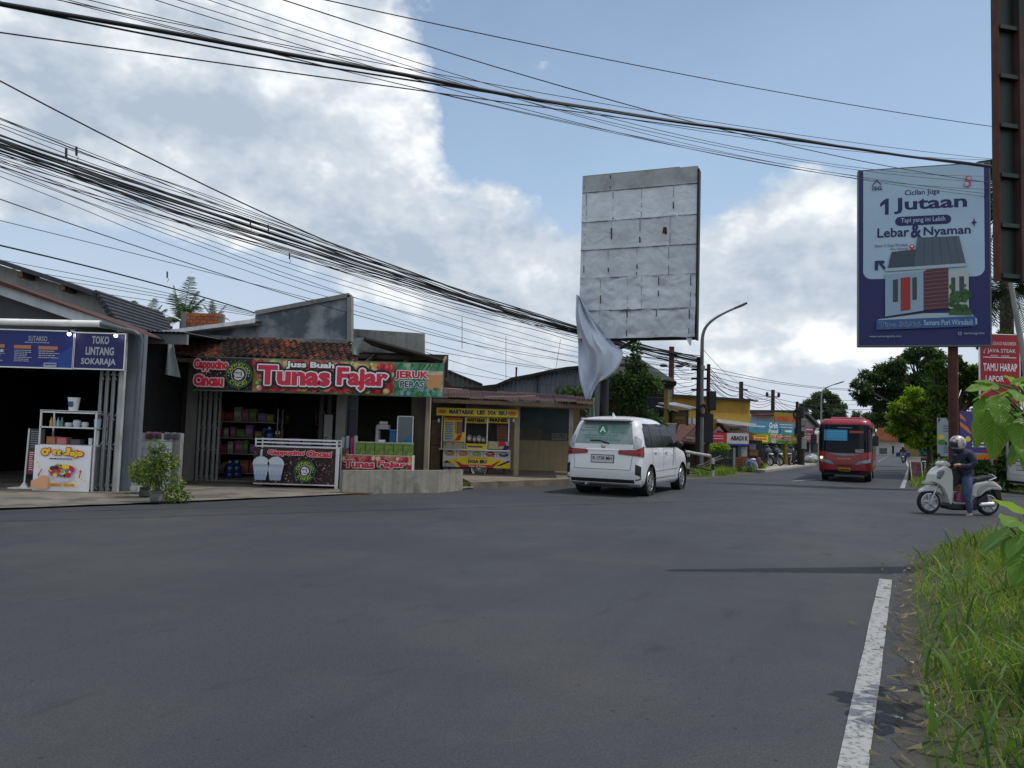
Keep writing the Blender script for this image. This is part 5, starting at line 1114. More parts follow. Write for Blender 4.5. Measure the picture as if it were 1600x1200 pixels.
q=WK.rect(838,583,841,640,.05); MB().box(q[0],q[1],-.06,-.0,0,q[3]).build('seam_post',pm('seam',(.03,.035,.045),.7,.2,3.),kb)
WL=Wall((-4,30.6),(8,30.6)); kg=WL.root('side_shed','small corrugated shed gable sloping down beside the end of the fruit banner','shed')
gp_=pz(WL,[(688,574),(754,601),(754,614)]); us=np.arange(gp_[0][0],gp_[1][0],.05); mb=MB(); mb.grid([[(u,.02*math.sin(k*PI/2),0) for k,u in enumerate(us)],[(u,.02*math.sin(k*PI/2),interp(u,gp_[:2])) for k,u in enumerate(us)]]); mb.build('wall',corr_wall_mat('green_zinc',(.11,.125,.12)),kg); MB().bar((gp_[0][0],-.05,gp_[0][1]),(gp_[1][0],-.05,gp_[1][1]),.3,.05).build('roof',M_cor,kg)
WLt=Wall((-4,29.9),(8,29.9)); q=WLt.rect(690,591,712,612); r=WLt.root('tile_stack','dark heap of old roof tiles at the top of the rusty roof','tiles',u=q[0],z=q[2]); mb=MB()
for k in range(6):mb.box(0,(q[1]-q[0])*(1-k*.15),0,.4,k*.09,k*.09+.075)
mb.build('tiles',M_tile_edge,r)
q=WK.rect(806.5,576,809,600,-1); r=WK.root('pipe_post','short rusty pipe rising behind the curved warehouse roof','post',u=q[0],off=-1,z=1.5); MB().tube([(0,0,0),(0,0,q[3]-1.5)],.04,8).build('pipe',RU[0],r); MB().lathe([(.055,0),(.05,.05),(.01,.07)],(0,0,q[3]-1.5),8).build('cap',RU[2],r)
# ================================================================== blank billboard with torn cloth
A0,B0=at(908,400,27.7).xy,at(1088.5,390,26.2).xy
WBB=Wall(A0,B0); zt_,zb_=10.92,4.94; BBW=WBB.L
bb=WBB.root('billboard','tall blank billboard of patched pale sheets on a dark steel post','billboard')
mb=MB();
def sheet_mat():
    mt,nt=nt_new('patched_sheet'); L=nt.links.new; out=N(nt,'ShaderNodeOutputMaterial'); b=N(nt,'ShaderNodeBsdfPrincipled'); b.inputs['Roughness'].default_value=.55
    tc=N(nt,'ShaderNodeTexCoord'); n=N(nt,'ShaderNodeTexNoise',i_Scale=1.1,i_Detail=8.,i_Roughness=.65); L(tc.outputs['Object'],n.inputs['Vector'])
    cr=N(nt,'ShaderNodeValToRGB'); L(n.outputs['Fac'],cr.inputs[0]); el=cr.color_ramp.elements; el[0].position=.3; el[0].color=(.44,.49,.54,1); el[1].position=.6; el[1].color=(.60,.66,.72,1)
    g=N(nt,'ShaderNodeNewGeometry'); mr=N(nt,'ShaderNodeMapRange'); L(g.outputs['Random Per Island'],mr.inputs['Value']); mr.inputs['To Min'].default_value=.86; mr.inputs['To Max'].default_value=1.06
    vm=N(nt,'ShaderNodeVectorMath',operation='SCALE'); L(cr.outputs['Color'],vm.inputs[0]); L(mr.outputs['Result'],vm.inputs['Scale'])
    n2=N(nt,'ShaderNodeTexNoise',i_Scale=2.3,i_Detail=7.,i_Roughness=.7); L(tc.outputs['Object'],n2.inputs['Vector']); m2=N(nt,'ShaderNodeMapRange'); L(n2.outputs['Fac'],m2.inputs['Value']); m2.inputs['From Min'].default_value=.62; m2.inputs['From Max'].default_value=.78; m2.inputs['To Max'].default_value=.55
    mx=N(nt,'ShaderNodeMix',data_type='RGBA'); L(m2.outputs['Result'],mx.inputs['Factor']); L(vm.outputs['Vector'],mx.inputs['A']); mx.inputs['B'].default_value=(.16,.13,.09,1); L(mx.outputs['Result'],b.inputs['Base Color'])
    nb=N(nt,'ShaderNodeTexNoise',i_Scale=1.5,i_Detail=5.,i_Roughness=.55,i_Distortion=1.6); L(tc.outputs['Object'],nb.inputs['Vector']); bp=N(nt,'ShaderNodeBump',i_Strength=.38,i_Distance=.2); L(nb.outputs['Fac'],bp.inputs['Height']); L(bp.outputs['Normal'],b.inputs['Normal'])
    L(b.outputs['BSDF'],out.inputs['Surface']); return mt
M_sheet=sheet_mat()
from mathutils import noise as mnoise
rows=[(zt_,zt_-.72),(zt_-.70,zt_-1.95),(zt_-1.93,zt_-3.0),(zt_-2.98,zt_-4.0),(zt_-3.98,zt_-5.02),(zt_-5.0,zb_)]
rows=[(zt_,zt_-.62),(zt_-.62,zt_-1.72),(zt_-1.72,zt_-2.75),(zt_-2.75,zt_-3.8),(zt_-3.8,zt_-4.98),(zt_-4.98,zb_)]
nx,nz=64,90
for k,(a,b) in enumerate(rows):
    P=[]; am=(.012,.018,.028,.03,.08,.12)[k]; nrow=22
    for j in range(nrow+1):
        z=b+(a-b)*j/nrow; row=[]
        for i in range(nx+1):
            u=BBW*i/nx; v=Vector((u*1.1,z*1.25,k*7.3)); n_=abs(mnoise.noise(v))*1.2+.6*abs(mnoise.noise(v*2.3)); row.append((u,-.03-am*n_*1.6-.012*(j/nrow<.06)-.018*(1-j/nrow),z))
        P.append(row)
    mb.grid(P,1 if k==0 else 0)
mb.build('face_sheet',[M_sheet,pm('top_sheet',(.33,.36,.38),.6,.12,2.,bump=.2,stain=(.2,.2,.19),stain_amt=.5)],bb,smooth='all')
mb=MB(); rd=random.Random(21)
cols_=[[.25,.02],[.04,.28,.53,.8],[.035,.27,.52,.78],[.03,.25,.5,.77],[.19,.43,.55,.69,.96],[.19,.43,.68,.95]]
for k,(a,b) in enumerate(rows):
    am=(.012,.018,.028,.03,.08,.12)[k]
    for c in cols_[k]:
        z=a-.05
        while z>b+.05:
            h=rd.uniform(.06,.45); w=rd.choice((.012,.02,.04))*rd.uniform(.6,1.2); y=-.055-am*1.4; z2=max(b+.03,z-h); u=BBW*c+rd.uniform(-.008,.008); mb.poly([(u,y,z2),(u+w,y,z2+.02),(u+w*.8,y,z-.01),(u-w*.2,y,z)]); z=z2-rd.uniform(.03,.3)
    if k:
        x=0.
        while x<BBW:
            w=rd.uniform(.15,.7); t=rd.uniform(.004,.018); y=-.06-am*1.4; mb.poly([(x,y,a-t),(min(BBW,x+w),y,a-t*.6),(min(BBW,x+w),y,a+.004),(x,y,a+.003)]); x+=w+rd.choice((0,.05,.2,.45))
mb.build('seam_gap',I_black,bb)
mb=MB(); u,z=WBB.uz(1039,361); mb.poly([(u-.08,-.075,z-.14),(u-.02,-.075,z-.08),(u+.02,-.075,z-.15),(u+.09,-.075,z-.12),(u+.07,-.075,z+.13),(u-.05,-.075,z+.12)]); mb.build('rust_hole',pm('rust_hole',(.05,.018,.01),.9,.3,6.),bb)
mb=MB(); mb.box(-.02,BBW,.02,.32,zb_-.05,zt_); mb.build('box_frame',pm('billboard_dark',(.016,.016,.018),.7,.3,4.),bb)
MB().box(BBW,BBW+.07,-.10,.30,zb_-.08,zt_-.12).build('edge_channel',MATS['billboard_dark'],bb)
MB().box(0,BBW*.85,-.03,.1,zt_+.001,zt_+.03).build('top_trim',pm('green_trim',(.16,.22,.06),.6,.2,3.),bb)
u,z=WBB.uz(1076,535); MB().grid([[(u-.1,-.02,zb_),(u+.08,-.02,zb_-.02),(u+.12,-.02,zb_)],[(u-.02,-.03,zb_-.15),(u+.06,-.04,zb_-.14),(u+.1,-.03,zb_-.13)],[(u+.03,-.02,zb_-.26),(u+.06,-.03,zb_-.3),(u+.1,-.02,zb_-.25)]]).build('torn_flap',M_sheet,bb)
up=WBB.uz(942,600)[0]; mb=MB(); mb.tube([(up,.25,-.05),(up,.25,zb_+.3)],.16,14); mb.build('post',pm('dark_post',(.02,.021,.024),.7,.2,4.),bb,smooth=True)
MB().box(up-.25,up+.25,.05,.5,-.03,.06).build('base_plate',M_conc,bb); mb=MB(); mb.bar((up,.3,zb_-.6),(up+1.2,.2,zb_+.02),.1); mb.bar((up,.3,zb_-.6),(up-.3,.2,zb_+.02),.1); mb.build('brace',MATS['dark_post'],bb)
cl=WBB.root('torn_cloth','large pale grey cloth torn loose and hanging in folds from the blank billboard','cloth'); Lc=[(902,461),(901,476),(899.5,492),(900,508),(901,524),(902,540),(903,556),(904.5,572),(907,588),(910,602),(914,616),(917,627)]
Rc=[(907,463),(914,476),(924,492),(935,508),(946,522),(957,536),(971,548),(970,563),(963,578),(951,590),(934,601),(922,628)]
def smoothcurve(pts,n):
    o=[]
    for i in range(n):
        t=i/(n-1)*(len(pts)-1); k=min(int(t),len(pts)-2); f=t-k; p0=pts[max(k-1,0)]; p1=pts[k]; p2=pts[k+1]; p3=pts[min(k+2,len(pts)-1)]
        o.append(tuple(.5*(2*p1[q]+(-p0[q]+p2[q])*f+(2*p0[q]-5*p1[q]+4*p2[q]-p3[q])*f*f+(-p0[q]+3*p1[q]-3*p2[q]+p3[q])*f**3) for q in range(len(p1))))
    return o
Ls,Rs=smoothcurve(Lc,48),smoothcurve(Rc,48); P=[]
for j,(l,r_) in enumerate(zip(Ls,Rs)):
    row=[]; t=j/47; W_=(r_[0]-l[0])/68
    for i in range(41):
        s_=i/40; px,py=l[0]+(r_[0]-l[0])*s_,l[1]+(r_[1]-l[1])*s_
        fold=(.2*math.sin(s_*8-t*6.5+.5)+.11*math.sin(s_*15+t*8)+.05*math.sin(s_*29-t*9))*min(1,W_+.25)+.16*W_*math.sin(s_*PI)
        u,z=WBB.uz(px,py,.25); row.append((u,-.28-fold,z))
    P.append(row)
o=MB().grid(P).build('sheet',pm('cloth_grey',(.60,.67,.77),.8,.06,2.,trans=.18),cl,smooth='all'); sm=o.modifiers.new('thick','SOLIDIFY'); sm.thickness=.006
q=[WBB.uz(x,y,.3) for x,y in ((919,630),(928,628),(929,655),(921,656))]; P=[[(q[0][0]+(q[1][0]-q[0][0])*i/6,-.28-.05*math.sin(i*1.6),q[0][1]) for i in range(7)],[(q[3][0]+(q[2][0]-q[3][0])*i/6,-.25-.05*math.sin(i*1.4+1),q[3][1]) for i in range(7)]]
MB().grid(P).build('tail',pm('cloth_green',(.26,.42,.30),.8,.1,3.,trans=.15),cl,smooth='all')
q=WBB.rect(926,600,931,640,-.6); r=WBB.root('striped_pole','yellow and black striped pole beside the dark billboard post','pole',u=q[0],off=-.6); mb=MB()
for k in range(12):mb.lathe([(.07,.26*k),(.07,.26*k+.26)],n=12,mi=k%2)
mb.build('pole',[K('polestripe',(.32,.38,.03)),I_black],r,smooth=True); MB().lathe([(.075,3.12),(.06,3.16),(.01,3.19)],n=12).build('cap',I_black,r)
# ------------------------------------------------------------------ trees: trunk + limbs + crown
M_bark=pm('bark',(.075,.06,.045),.95,.3,5.,bump=.8,streak=.4)
G_dark=leaf_mat('leaf_dark',[(.016,.042,.012),(.028,.07,.018),(.045,.10,.024),(.08,.15,.034)],.28)
G_mid=leaf_mat('leaf_mid',[(.025,.065,.014),(.05,.11,.02),(.085,.17,.03),(.15,.25,.04)],.34)
G_lime=leaf_mat('leaf_lime',[(.07,.15,.018),(.13,.25,.026),(.20,.33,.035),(.28,.38,.05)],.42)
G_far=leaf_mat('leaf_far',[(.04,.065,.03),(.06,.095,.04),(.09,.13,.055),(.12,.16,.07)],.28)
def tree(name,base,cl,n,size,lm,label,cat='tree',trunk=.15,seed=1,group=None,kind_='tree',lean=(0,0),aspect=.4,droop=.35,th=None):
    """cl: clumps (dx, dy, z, rx, ry, rz) about the base"""
    r=empty(name,base,0,label,cat,group); rd=random.Random(seed); cs=[((c[0],c[1],c[2]),(c[3],c[4],c[5])) for c in cl]
    zs=min(c[2]-c[5]*.4 for c in cl); th=th or max(.6,zs); mb=MB()
    mb.tube([(0,0,-.1),(lean[0]*.3+rd.uniform(-.1,.1),lean[1]*.3,th*.4),(lean[0],lean[1],th)],[trunk*1.3,trunk,trunk*.8],10)
    for c in cl:mb.tube([(lean[0],lean[1],th-.1),((lean[0]+c[0])*.5+rd.uniform(-.2,.2),(lean[1]+c[1])*.5,(th+c[2])*.5+.1),(c[0],c[1],c[2])],[trunk*.6,trunk*.35,trunk*.1],7)
    mb.build('trunk',M_bark,r,smooth=True)
    leaf_cloud(cs,n,size,lm,'crown',r,seed,aspect,droop)
    return r
def clumps(n,rx,ry,z0,z1,r,seed,shape=lambda t:1.0):
    rd=random.Random(seed); o=[]
    for i in range(n):
        t=rd.random(); a=rd.uniform(0,2*PI); q=rd.random()**.5*shape(t); s_=r*rd.uniform(.7,1.3); o.append((rx*q*math.cos(a),ry*q*math.sin(a),z0+(z1-z0)*t,s_,s_,s_*.75))
    return o
tb=g2(992,740); tb=at(990,735,29.0)
cone=[(0.02,0,4.75,.16,.16,.42),(-.1,0,4.2,.28,.25,.35),(.12,.05,3.95,.35,.3,.3)]+clumps(40,1.15,.9,.7,3.8,.36,4,lambda t:1.0-.5*t)
tree('shrub_tree',(tb.x,29.0,0),cone,13000,.14,G_dark,'dense dark green narrow tree growing behind the white car','tree',.08,3,aspect=.5,th=.6)
tree('shrub_tree',(at(898,600,31).x,31,0),clumps(6,.5,.5,2.3,3.6,.33,9),900,.2,G_dark,'small dark leafed bush top rising over the right end of the rusty roof','tree',.06,5,th=1.8)
# ================================================================== houses in the middle distance
def pbuild(wall,name,pts,off,d,mt,root):return MB().prism(pz(wall,pts,off)[::-1],-off,-off+d).build(name,mt,root)
WM=Wall(at(925,600,37).xy,at(1050,600,36).xy)
hs=WM.root('house','dark two storey house with hip roof behind the narrow tree','house')
pbuild(WM,'brown_wall',[(928,566),(1010,570),(1010,720),(928,720)],0,.2,pm('house_brown',(.085,.05,.032),.85,.25,2.,streak=.4),hs)
pbuild(WM,'grey_wall',[(1010,590),(1044,600),(1044,720),(1010,720)],.02,3.,pm('house_blue',(.06,.065,.085),.85,.2,2.,streak=.5),hs)
pbuild(WM,'white_ledge',[(945,618),(974,623),(974,627),(945,622)],.3,.3,pm('ledge_white',(.45,.44,.42),.8,.2,4.,stain=(.15,.13,.1)),hs)
rf=[at(968,556,38.5),at(1057,596,34.6),at(1046,606,35.4),at(935,582,35.5),at(930,560,39),at(1000,560,40)]
o_=Vector((WM.A.x,WM.A.y,0)); Mi=Matrix.Rotation(-WM.rz,4,'Z'); lp=[Mi@(p-o_) for p in rf]
mb=MB(); mb.poly([lp[0],lp[3],lp[2],lp[1]]); mb.poly([lp[0],lp[4],lp[3]]); mb.poly([lp[0],lp[1],lp[5]]); dn=Vector((0,0,-.16)); mb.poly([lp[1]+dn,lp[2]+dn,lp[3]+dn,lp[0]+dn*3]); mb.poly([lp[3],lp[3]+dn,lp[2]+dn,lp[2]]); mb.poly([lp[2],lp[2]+dn,lp[1]+dn,lp[1]])
mb.build('roof',pm('slate_roof',(.028,.036,.03),.85,.3,4.,streak=.3),hs)
pbuild(WM,'eave_lath',[(1024,597),(1034,601),(1030,602),(1022,599)],.5,.06,pm('lath',(.3,.27,.22),.8,.2,4.),hs)
WN=Wall(at(1025,640,34.5).xy,at(1080,640,33.5).xy)
ln=WN.root('stall','dark food stall with thin sloping metal roof under the yellow wall','stall')
e0,e1=WN.uz(1028,629,.2),WN.uz(1079,638.5,.2); mb=MB()
for dz,y0 in ((0,-.2),(-.16,-.35)):mb.box(e0[0],e1[0],0,.01,-9,-8.9) if False else None
P=[[(e0[0],-.2,e0[1]),(e1[0],-.2,e1[1])],[(e0[0],1.6,e0[1]+.1),(e1[0]-.3,1.6,e1[1]+.1)]]; mb.grid(P); mb.grid([[(x,y,z-.06) for x,y,z in r] for r in P]); mb.grid([P[0],[(x,y,z-.06) for x,y,z in P[0]]]); P2=[[(x-.5*k,y-.25,z-.17+.04*k) for k,(x,y,z) in enumerate(P[0])],[(x-.5*k,y,z-.12) for k,(x,y,z) in enumerate(P[0])]]; mb.grid(P2)
mb.build('roof',pm('thin_metal',(.30,.30,.30),.5,.2,4.,streak=.5),ln); pbuild(WN,'inside',[(1030,640),(1048,643),(1048,700),(1030,700)],-.8,.1,M_dark,ln); pbuild(WN,'screen',[(1032,652),(1041,653),(1041,660),(1032,660)],-.3,.05,K('grey',0),ln)
q=WN.rect(1050,643,1073,663,.1); r=WN.root('notice_board','brown framed wooden board hanging under the thin metal roof','board',u=q[0],off=.1,z=q[2]); MB().box(0,q[1]-q[0],0,.05,0,q[3]-q[2]).build('panel',pm('board_brown',(.11,.07,.02),.8,.2,3.),r); mb=MB(); w,h=q[1]-q[0],q[3]-q[2]
mb.box(-.05,w+.05,-.03,.06,h,h+.06); mb.box(w,w+.06,-.03,.06,-.05,h+.06); mb.box(-.05,0,-.03,.06,-.05,h+.06); mb.build('frame',M_black,r); A=Art(r,0,w,0,h); A.lines(.2,.9,.3,.6,1,K('dull',(.2,.14,.05)),thick=.7)
q=WN.rect(1037,610,1043,690,.35); r=WN.root('yellow_post','mustard painted post standing right of the narrow tree','post',u=q[0],off=.35); MB().box(0,q[1]-q[0],0,.15,0,q[3]).build('post',pm('mustard',(.22,.17,.035),.8,.2,3.,streak=.3),r); MB().box(-.02,q[1]-q[0]+.02,-.02,.17,q[3],q[3]+.04).build('cap',pm('mustard',0),r)
q=WN.rect(1029,662,1058,694,.9); r=WN.root('zinc_sheet','pale corrugated zinc hopper panel standing behind the white car','panel',u=q[0],off=.9,z=.0); us=np.linspace(0,q[1]-q[0],40); mb=MB(); mb.grid([[(u*.86+.06,.02*math.sin(k*PI/2),.2) for k,u in enumerate(us)],[(u,.02*math.sin(k*PI/2)-.1,q[3]) for k,u in enumerate(us)]]); mb.build('sheet',pm('bright_zinc',(.40,.42,.44),.45,.1,3.,streak=.4),r); MB().box(0,q[1]-q[0],-.13,-.07,q[3]-.03,q[3]+.03).build('rim',M_alu,r); MB().box(.08,(q[1]-q[0])*.86,.0,.3,0,.2).build('foot',M_conc,r)
WY=Wall(at(1040,640,39).xy,at(1173,640,43).xy)
yb=WY.root('building','ochre yellow flat roofed building with white eave behind the pole cluster','building')
M_och=pm('ochre',(.36,.225,.035),.85,.1,1.2,streak=.35)
q0,q1=WY.uz(1040,619)[1],WY.uz(1172,627)[1]; uu=WY.uz(1172,640)[0]
MB().prism([(0,WY.uz(1045,656)[1]),(uu,WY.uz(1172,662)[1]),(uu,q1),(0,q0)],0,6).build('upper_wall',M_och,yb); MB().bar((-.1,-.05,q0+.06),(uu+.05,-.05,q1+.06),.25,.12).build('parapet_cap',pm('cap_dark',(.02,.02,.022),.8,.2,3.),yb)
MB().box(0,uu,.15,6,0,WY.uz(1120,664)[1]).build('lower_wall',pm('lower_white',(.40,.40,.38),.85,.12,2.,streak=.3),yb)
MB().prism([(WY.uz(1112,655)[0],WY.uz(1112,660)[1]),(uu+.1,WY.uz(1172,667)[1]),(uu+.1,WY.uz(1172,662)[1]),(WY.uz(1112,655)[0],WY.uz(1112,654.5)[1])],-.35,.1).build('eave',pm('eave_white',(.55,.55,.53),.8,.08,3.),yb)
pbuild(WY,'window',[(1056,651),(1092,655),(1092,663),(1056,661)],.06,.08,pm('window_pale',(.38,.40,.42),.4,.1,5.),yb)
for x in (1064,1073,1082):pbuild(WY,'mullion',[(x,652),(x+1,652),(x+1,663),(x,663)],.1,.05,K('grey',0),yb)
M_rtile=pm('red_brown_roof',(.10,.045,.038),.9,.25,5.,bump=.4,streak=.3)
pr=MB(); WYa=Wall(at(1040,640,36.5).xy,at(1100,640,37.5).xy); a_,b_,c_,d_=WYa.uz(1052,688,.0),WYa.uz(1098,692,0),WYa.uz(1098,663,-2.),WYa.uz(1062,662,-2.)
pr.poly([(a_[0],0,a_[1]),(b_[0],0,b_[1]),(c_[0],2,c_[1]),(d_[0],2,d_[1])]); pr.poly([(a_[0],0,a_[1]-.1),(d_[0],2,d_[1]-.1),(c_[0],2,c_[1]-.1),(b_[0],0,b_[1]-.1)]); pr.poly([(a_[0],0,a_[1]-.1),(b_[0],0,b_[1]-.1),(b_[0],0,b_[1]),(a_[0],0,a_[1])])
aw=WYa.root('awning','reddish brown tiled awning behind the dark pole cluster','awning'); pr.build('roof',M_rtile,aw); MB().box(a_[0]+.2,a_[0]+.3,.2,.3,0,a_[1]).build('post',M_wood,aw); MB().box(b_[0]-.3,b_[0]-.2,.2,.3,0,b_[1]).build('post',M_wood,aw); pbuild(WYa,'back_wall',[(1050,690),(1110,694),(1110,735),(1050,735)],-1.8,.1,pm('awn_dark',(.035,.03,.028),.9,.2,2.),aw)
pbuild(WYa,'cloth_strip',[(1072,682),(1088,683),(1088,686),(1072,685)],.15,.02,pm('pale_cloth',(.4,.38,.36),.8,.1,4.),aw)
WA=Wall(at(1105,690,36.5).xy,at(1171,690,38).xy)
gs=WA.root('grocery','small grocery stall with brown tiled roof and red and white sign','shop')
a_,b_,c_,d_=WA.uz(1112,679),WA.uz(1171,677),WA.uz(1150,668,-1.6),WA.uz(1126,661,-1.6)
mb=MB(); lo=[(a_[0],-.2,a_[1]),(b_[0]-.2,-.2,b_[1]),(c_[0],1.6,c_[1]),(d_[0],1.6,d_[1])]; mb.poly(lo); mb.poly([(x,y,z-.1) for x,y,z in lo[::-1]]); mb.poly([(a_[0],-.2,a_[1]-.1),(b_[0]-.2,-.2,b_[1]-.1),lo[1],lo[0]])
mb.build('roof',M_rtile,gs); pbuild(WA,'hip',[(1126,661),(1150,668),(1185,679),(1165,681),(1140,677)],-.1,.3,pm('hip_brown',(.13,.075,.05),.9,.25,4.),gs)
pbuild(WA,'gutter_hole',[(1143,669),(1155,668),(1158,671),(1150,673),(1144,672)],.25,.1,M_black,gs)
for n_,x0,y0,x1,y1,mt,lb in (('red',1107,676,1135.5,694,I_red,0),('white',1135.8,677,1170,695.5,I_white,1)):
    q=WA.rect(x0,y0,x1,y1,.35); o=MB().box(q[0],q[1],-.35,-.3,q[2],q[3]).build('sign_panel',pm('sign_'+n_,(.42,.02,.03) if n_=='red' else (.5,.5,.53),.5,.08,3.),gs); A=Art(o,*q,y=-.35)
    if lb:A.text('ABADI K',.16,.97,.38,.78,I_black,.05)
    else:A.lines(.12,.82,.3,.75,2,K('palepink',0),thick=.35,ragged=.15)
    A.rect(0,1,-.02,.12,K('signblue',(.02,.06,.35)))
q=WA.rect(1115,696,1170,735,-1.2); MB().box(q[0],q[1]+1,1.2,1.3,0,q[3]+.3).build('back_wall',M_dark,gs); q=WA.rect(1153,694,1158,735,.2); MB().box(q[0],q[1],-.2,-.05,0,q[3]).build('post',pm('stall_post',(.10,.12,.13),.7,.2,3.),gs)
pbuild(WA,'side_board',[(1098,646),(1112,652),(1126,662),(1108,682),(1098,684)],-.4,.1,pm('side_mustard',(.17,.115,.03),.85,.2,3.),gs); pbuild(WA,'side_window',[(1108,654),(1114,654),(1114,674),(1108,674)],-.35,.05,M_black,gs)
def crate(px,py,D,w,h,c,lb,name='crate',cat='crate',slats=True):
    p=at(px,py,D); r=empty(name,(p.x,p.y,max(.0,p.z)),.3,lb,cat); mt=pm('cr_'+lb[:12],c,.7,.2,6.)
    if slats:
        mb=MB(); mb.box(-w/2,w/2,.02,.4,.02,h-.02); mb.build('body',M_dark,r); mb=MB()
        for k in range(4):mb.box(-w/2,w/2,-.0,.02,h*(k+.1)/4,h*(k+.85)/4)
        for x in (-w/2,-w/6,w/6,w/2-.04):mb.box(x,x+.04,-.015,.0,0,h)
        mb.build('slats',mt,r)
    else:MB().box(-w/2,w/2,0,.35,0,h).build('body',mt,r,bevel=.03); MB().box(-w/2-.01,w/2+.01,-.01,.36,h*.85,h).build('lid',pm('crl_'+lb[:12],tuple(v*.7 for v in c),.6,.1,5.),r)
crate(1152,730,37.2,.5,.5,(.24,.11,.05),'brown slatted crate on the ground under the red sign half'); crate(1163,731,37.6,.55,.5,(.28,.15,.06),'lighter brown slatted crate beside the blue bag')
crate(1162,714,38.2,.42,.5,(.45,.45,.45),'white carton stacked behind the brown crates','carton','carton',False); crate(1149,717,38.3,.4,.3,(.3,.04,.05),'red carton left of the white one','carton','carton',False); crate(1141,715,38.4,.4,.3,(.05,.16,.09),'green carton at the left of the stacked goods','carton','carton',False); crate(1178,712,38.6,.5,.3,(.22,.11,.05),'brown carton on top of the dark goods heap','carton','carton',False); crate(1176,703,38.9,.4,.3,(.2,.2,.23),'grey carton hanging highest among the goods','carton','carton',False)
def lumpy(name,c,r,mt,parent,seed,amp=.3):
    mb=MB(); rd=random.Random(seed); mb.ball(c,r,18,12); o_=Vector((rd.random()*9,rd.random()*9,0))
    from mathutils import noise as mn_
    for v in mb.v:
        d=v-Vector(c); k=1+amp*mn_.noise(d*3.2+o_)+amp*.5*mn_.noise(d*8+o_); v.x,v.y,v.z=c[0]+d.x*k,c[1]+d.y*k,max(.0,c[2]+d.z*k)
    return mb.build(name,mt,parent,smooth='all')
p=at(1174,731,37.2); r=empty('sack',(p.x,p.y,0),0,'blue and white printed sack leaning in front of the goods','sack'); lumpy('body',(0,0,.24),(.34,.2,.30),pm('sack_blue',(.08,.14,.28),.8,.3,5.,stain=(.4,.42,.45),stain_amt=.8,stain_scale=3.),r,4,.35); lumpy('top_fold',(.08,0,.55),(.12,.08,.06),M_white,r,5,.5)
p=at(1182,728,38.); r=empty('sack',(p.x,p.y,0),0,'dark red sack slumped right of the blue printed sack','sack'); lumpy('body',(0,0,.3),(.34,.2,.36),pm('sack_red',(.10,.03,.04),.85,.4,5.),r,6,.4); lumpy('top_fold',(-.05,0,.66),(.14,.1,.07),M_dark,r,7,.5)
p=at(1123,735,35.6); r=empty('hedge',(p.x,p.y,0),.3,'clipped bright green hedge above a dark picket fence by the pole cluster','hedge'); leaf_cloud([((-.25,0,1.05),(.3,.3,.2)),((.2,0,1.1),(.3,.3,.2)),((0,0,.8),(.4,.3,.2))],1500,.11,G_lime,'foliage',r,4); MB().tube([(0,0,0),(0,0,1.)],.04,6).build('stem',M_bark,r)
r=empty('fence',(at(1112,740,35.3).x,35.2,0),.2,'short dark picket fence in front of the clipped hedge','fence'); mb=MB()
for k in range(8):mb.box(.13*k,.13*k+.09,0,.02,0,.95+.03*(k%2))
mb.build('pickets',pm('picket',(.05,.06,.062),.8,.2,4.),r); MB().box(0,1.05,.02,.05,.6,.66).build('rail',M_steel,r); MB().box(1.02,1.12,-.02,.06,0,1.1).build('post',M_steel,r)
p0,p1=at(1072,706,32.),at(1114,713,31.2); r=empty('barrier',(p0.x,p0.y,0),0,'bent white and black guard rail at the road edge by the poles','barrier'); a_,b_=Vector((0,0,p0.z)),p1-Vector((p0.x,p0.y,0)); mb=MB(); mb.tube([a_,a_.lerp(b_,.97),b_+Vector((0,0,-.1))],.06,10); mb.build('rail',pm('barrier_white',(.55,.55,.54),.6,.15,4.,stain=(.2,.19,.17)),r,smooth=True)
mb=MB()
for k in range(4):mb.lathe([(.065,-.02+.25*k),(.065,.23+.25*k)],(b_.x,b_.y,0),10,mi=k%2)
mb.build('post',[MATS['barrier_white'],M_black],r,smooth=True); mb=MB()
for k in range(4):mb.lathe([(.065,-.02+.25*k),(.065,.23+.25*k)],(.1,.02,0),10,mi=(k+1)%2)
mb.build('post',[MATS['barrier_white'],M_black],r,smooth=True); MB().bar((.1,.03,.35),(b_.x,b_.y+.02,.2),.05).build('lower_rail',M_black,r)
r=empty('rubble_heap',(at(1062,735,33.5).x,33.5,0),0,'dark heap of broken boards behind the guard rail','debris'); rd=random.Random(8)
for k in range(9):a=Vector((rd.uniform(-1.,.9),rd.uniform(0,.6),rd.uniform(.05,.5))); MB().bar(a,a+Vector((rd.uniform(.5,1.2),rd.uniform(-.2,.2),rd.uniform(-.2,.8))),.14,.03).build('board',(M_wood,M_conc,M_dark)[k%3],r)
# ================================================================== far shops along the left of the road
WF=Wall(at(1170,690,44).xy,at(1246,690,47.5).xy)
fs=WF.root('food_stall','yellow fronted eating stall with green sign and blue banner above parked scooters','stall')
q=WF.rect(1168,692,1246,728,-2); MB().box(q[0],q[1],2,2.15,0,2.6).build('back_wall',M_dark,fs); MB().box(q[0]-.1,q[0],-.2,2,0,2.5).build('side_wall',M_dark,fs)
for x0,x1 in ((1186.5,1191),(1227,1233)):q=WF.rect(x0,690,x1,726,.05); MB().box(q[0],q[1],-.05,.1,0,q[3]).build('post',pm('post_yellow',(.38,.27,.02),.7,.15,4.),fs)
q=WF.rect(1190,705,1246,727,-1.0); MB().box(q[0],q[1],1.4,1.5,0,.9).build('counter',pm('counter_green',(.08,.11,.05),.8,.3,4.),fs)
q=WF.rect(1172,673,1188,679,.3); MB().bar((q[0],-.6,q[3]+.1),(q[1]+.1,-.7,q[2]+.3),.3,.03).build('flap',pm('flap_tan',(.26,.19,.15),.8,.2,4.),fs)
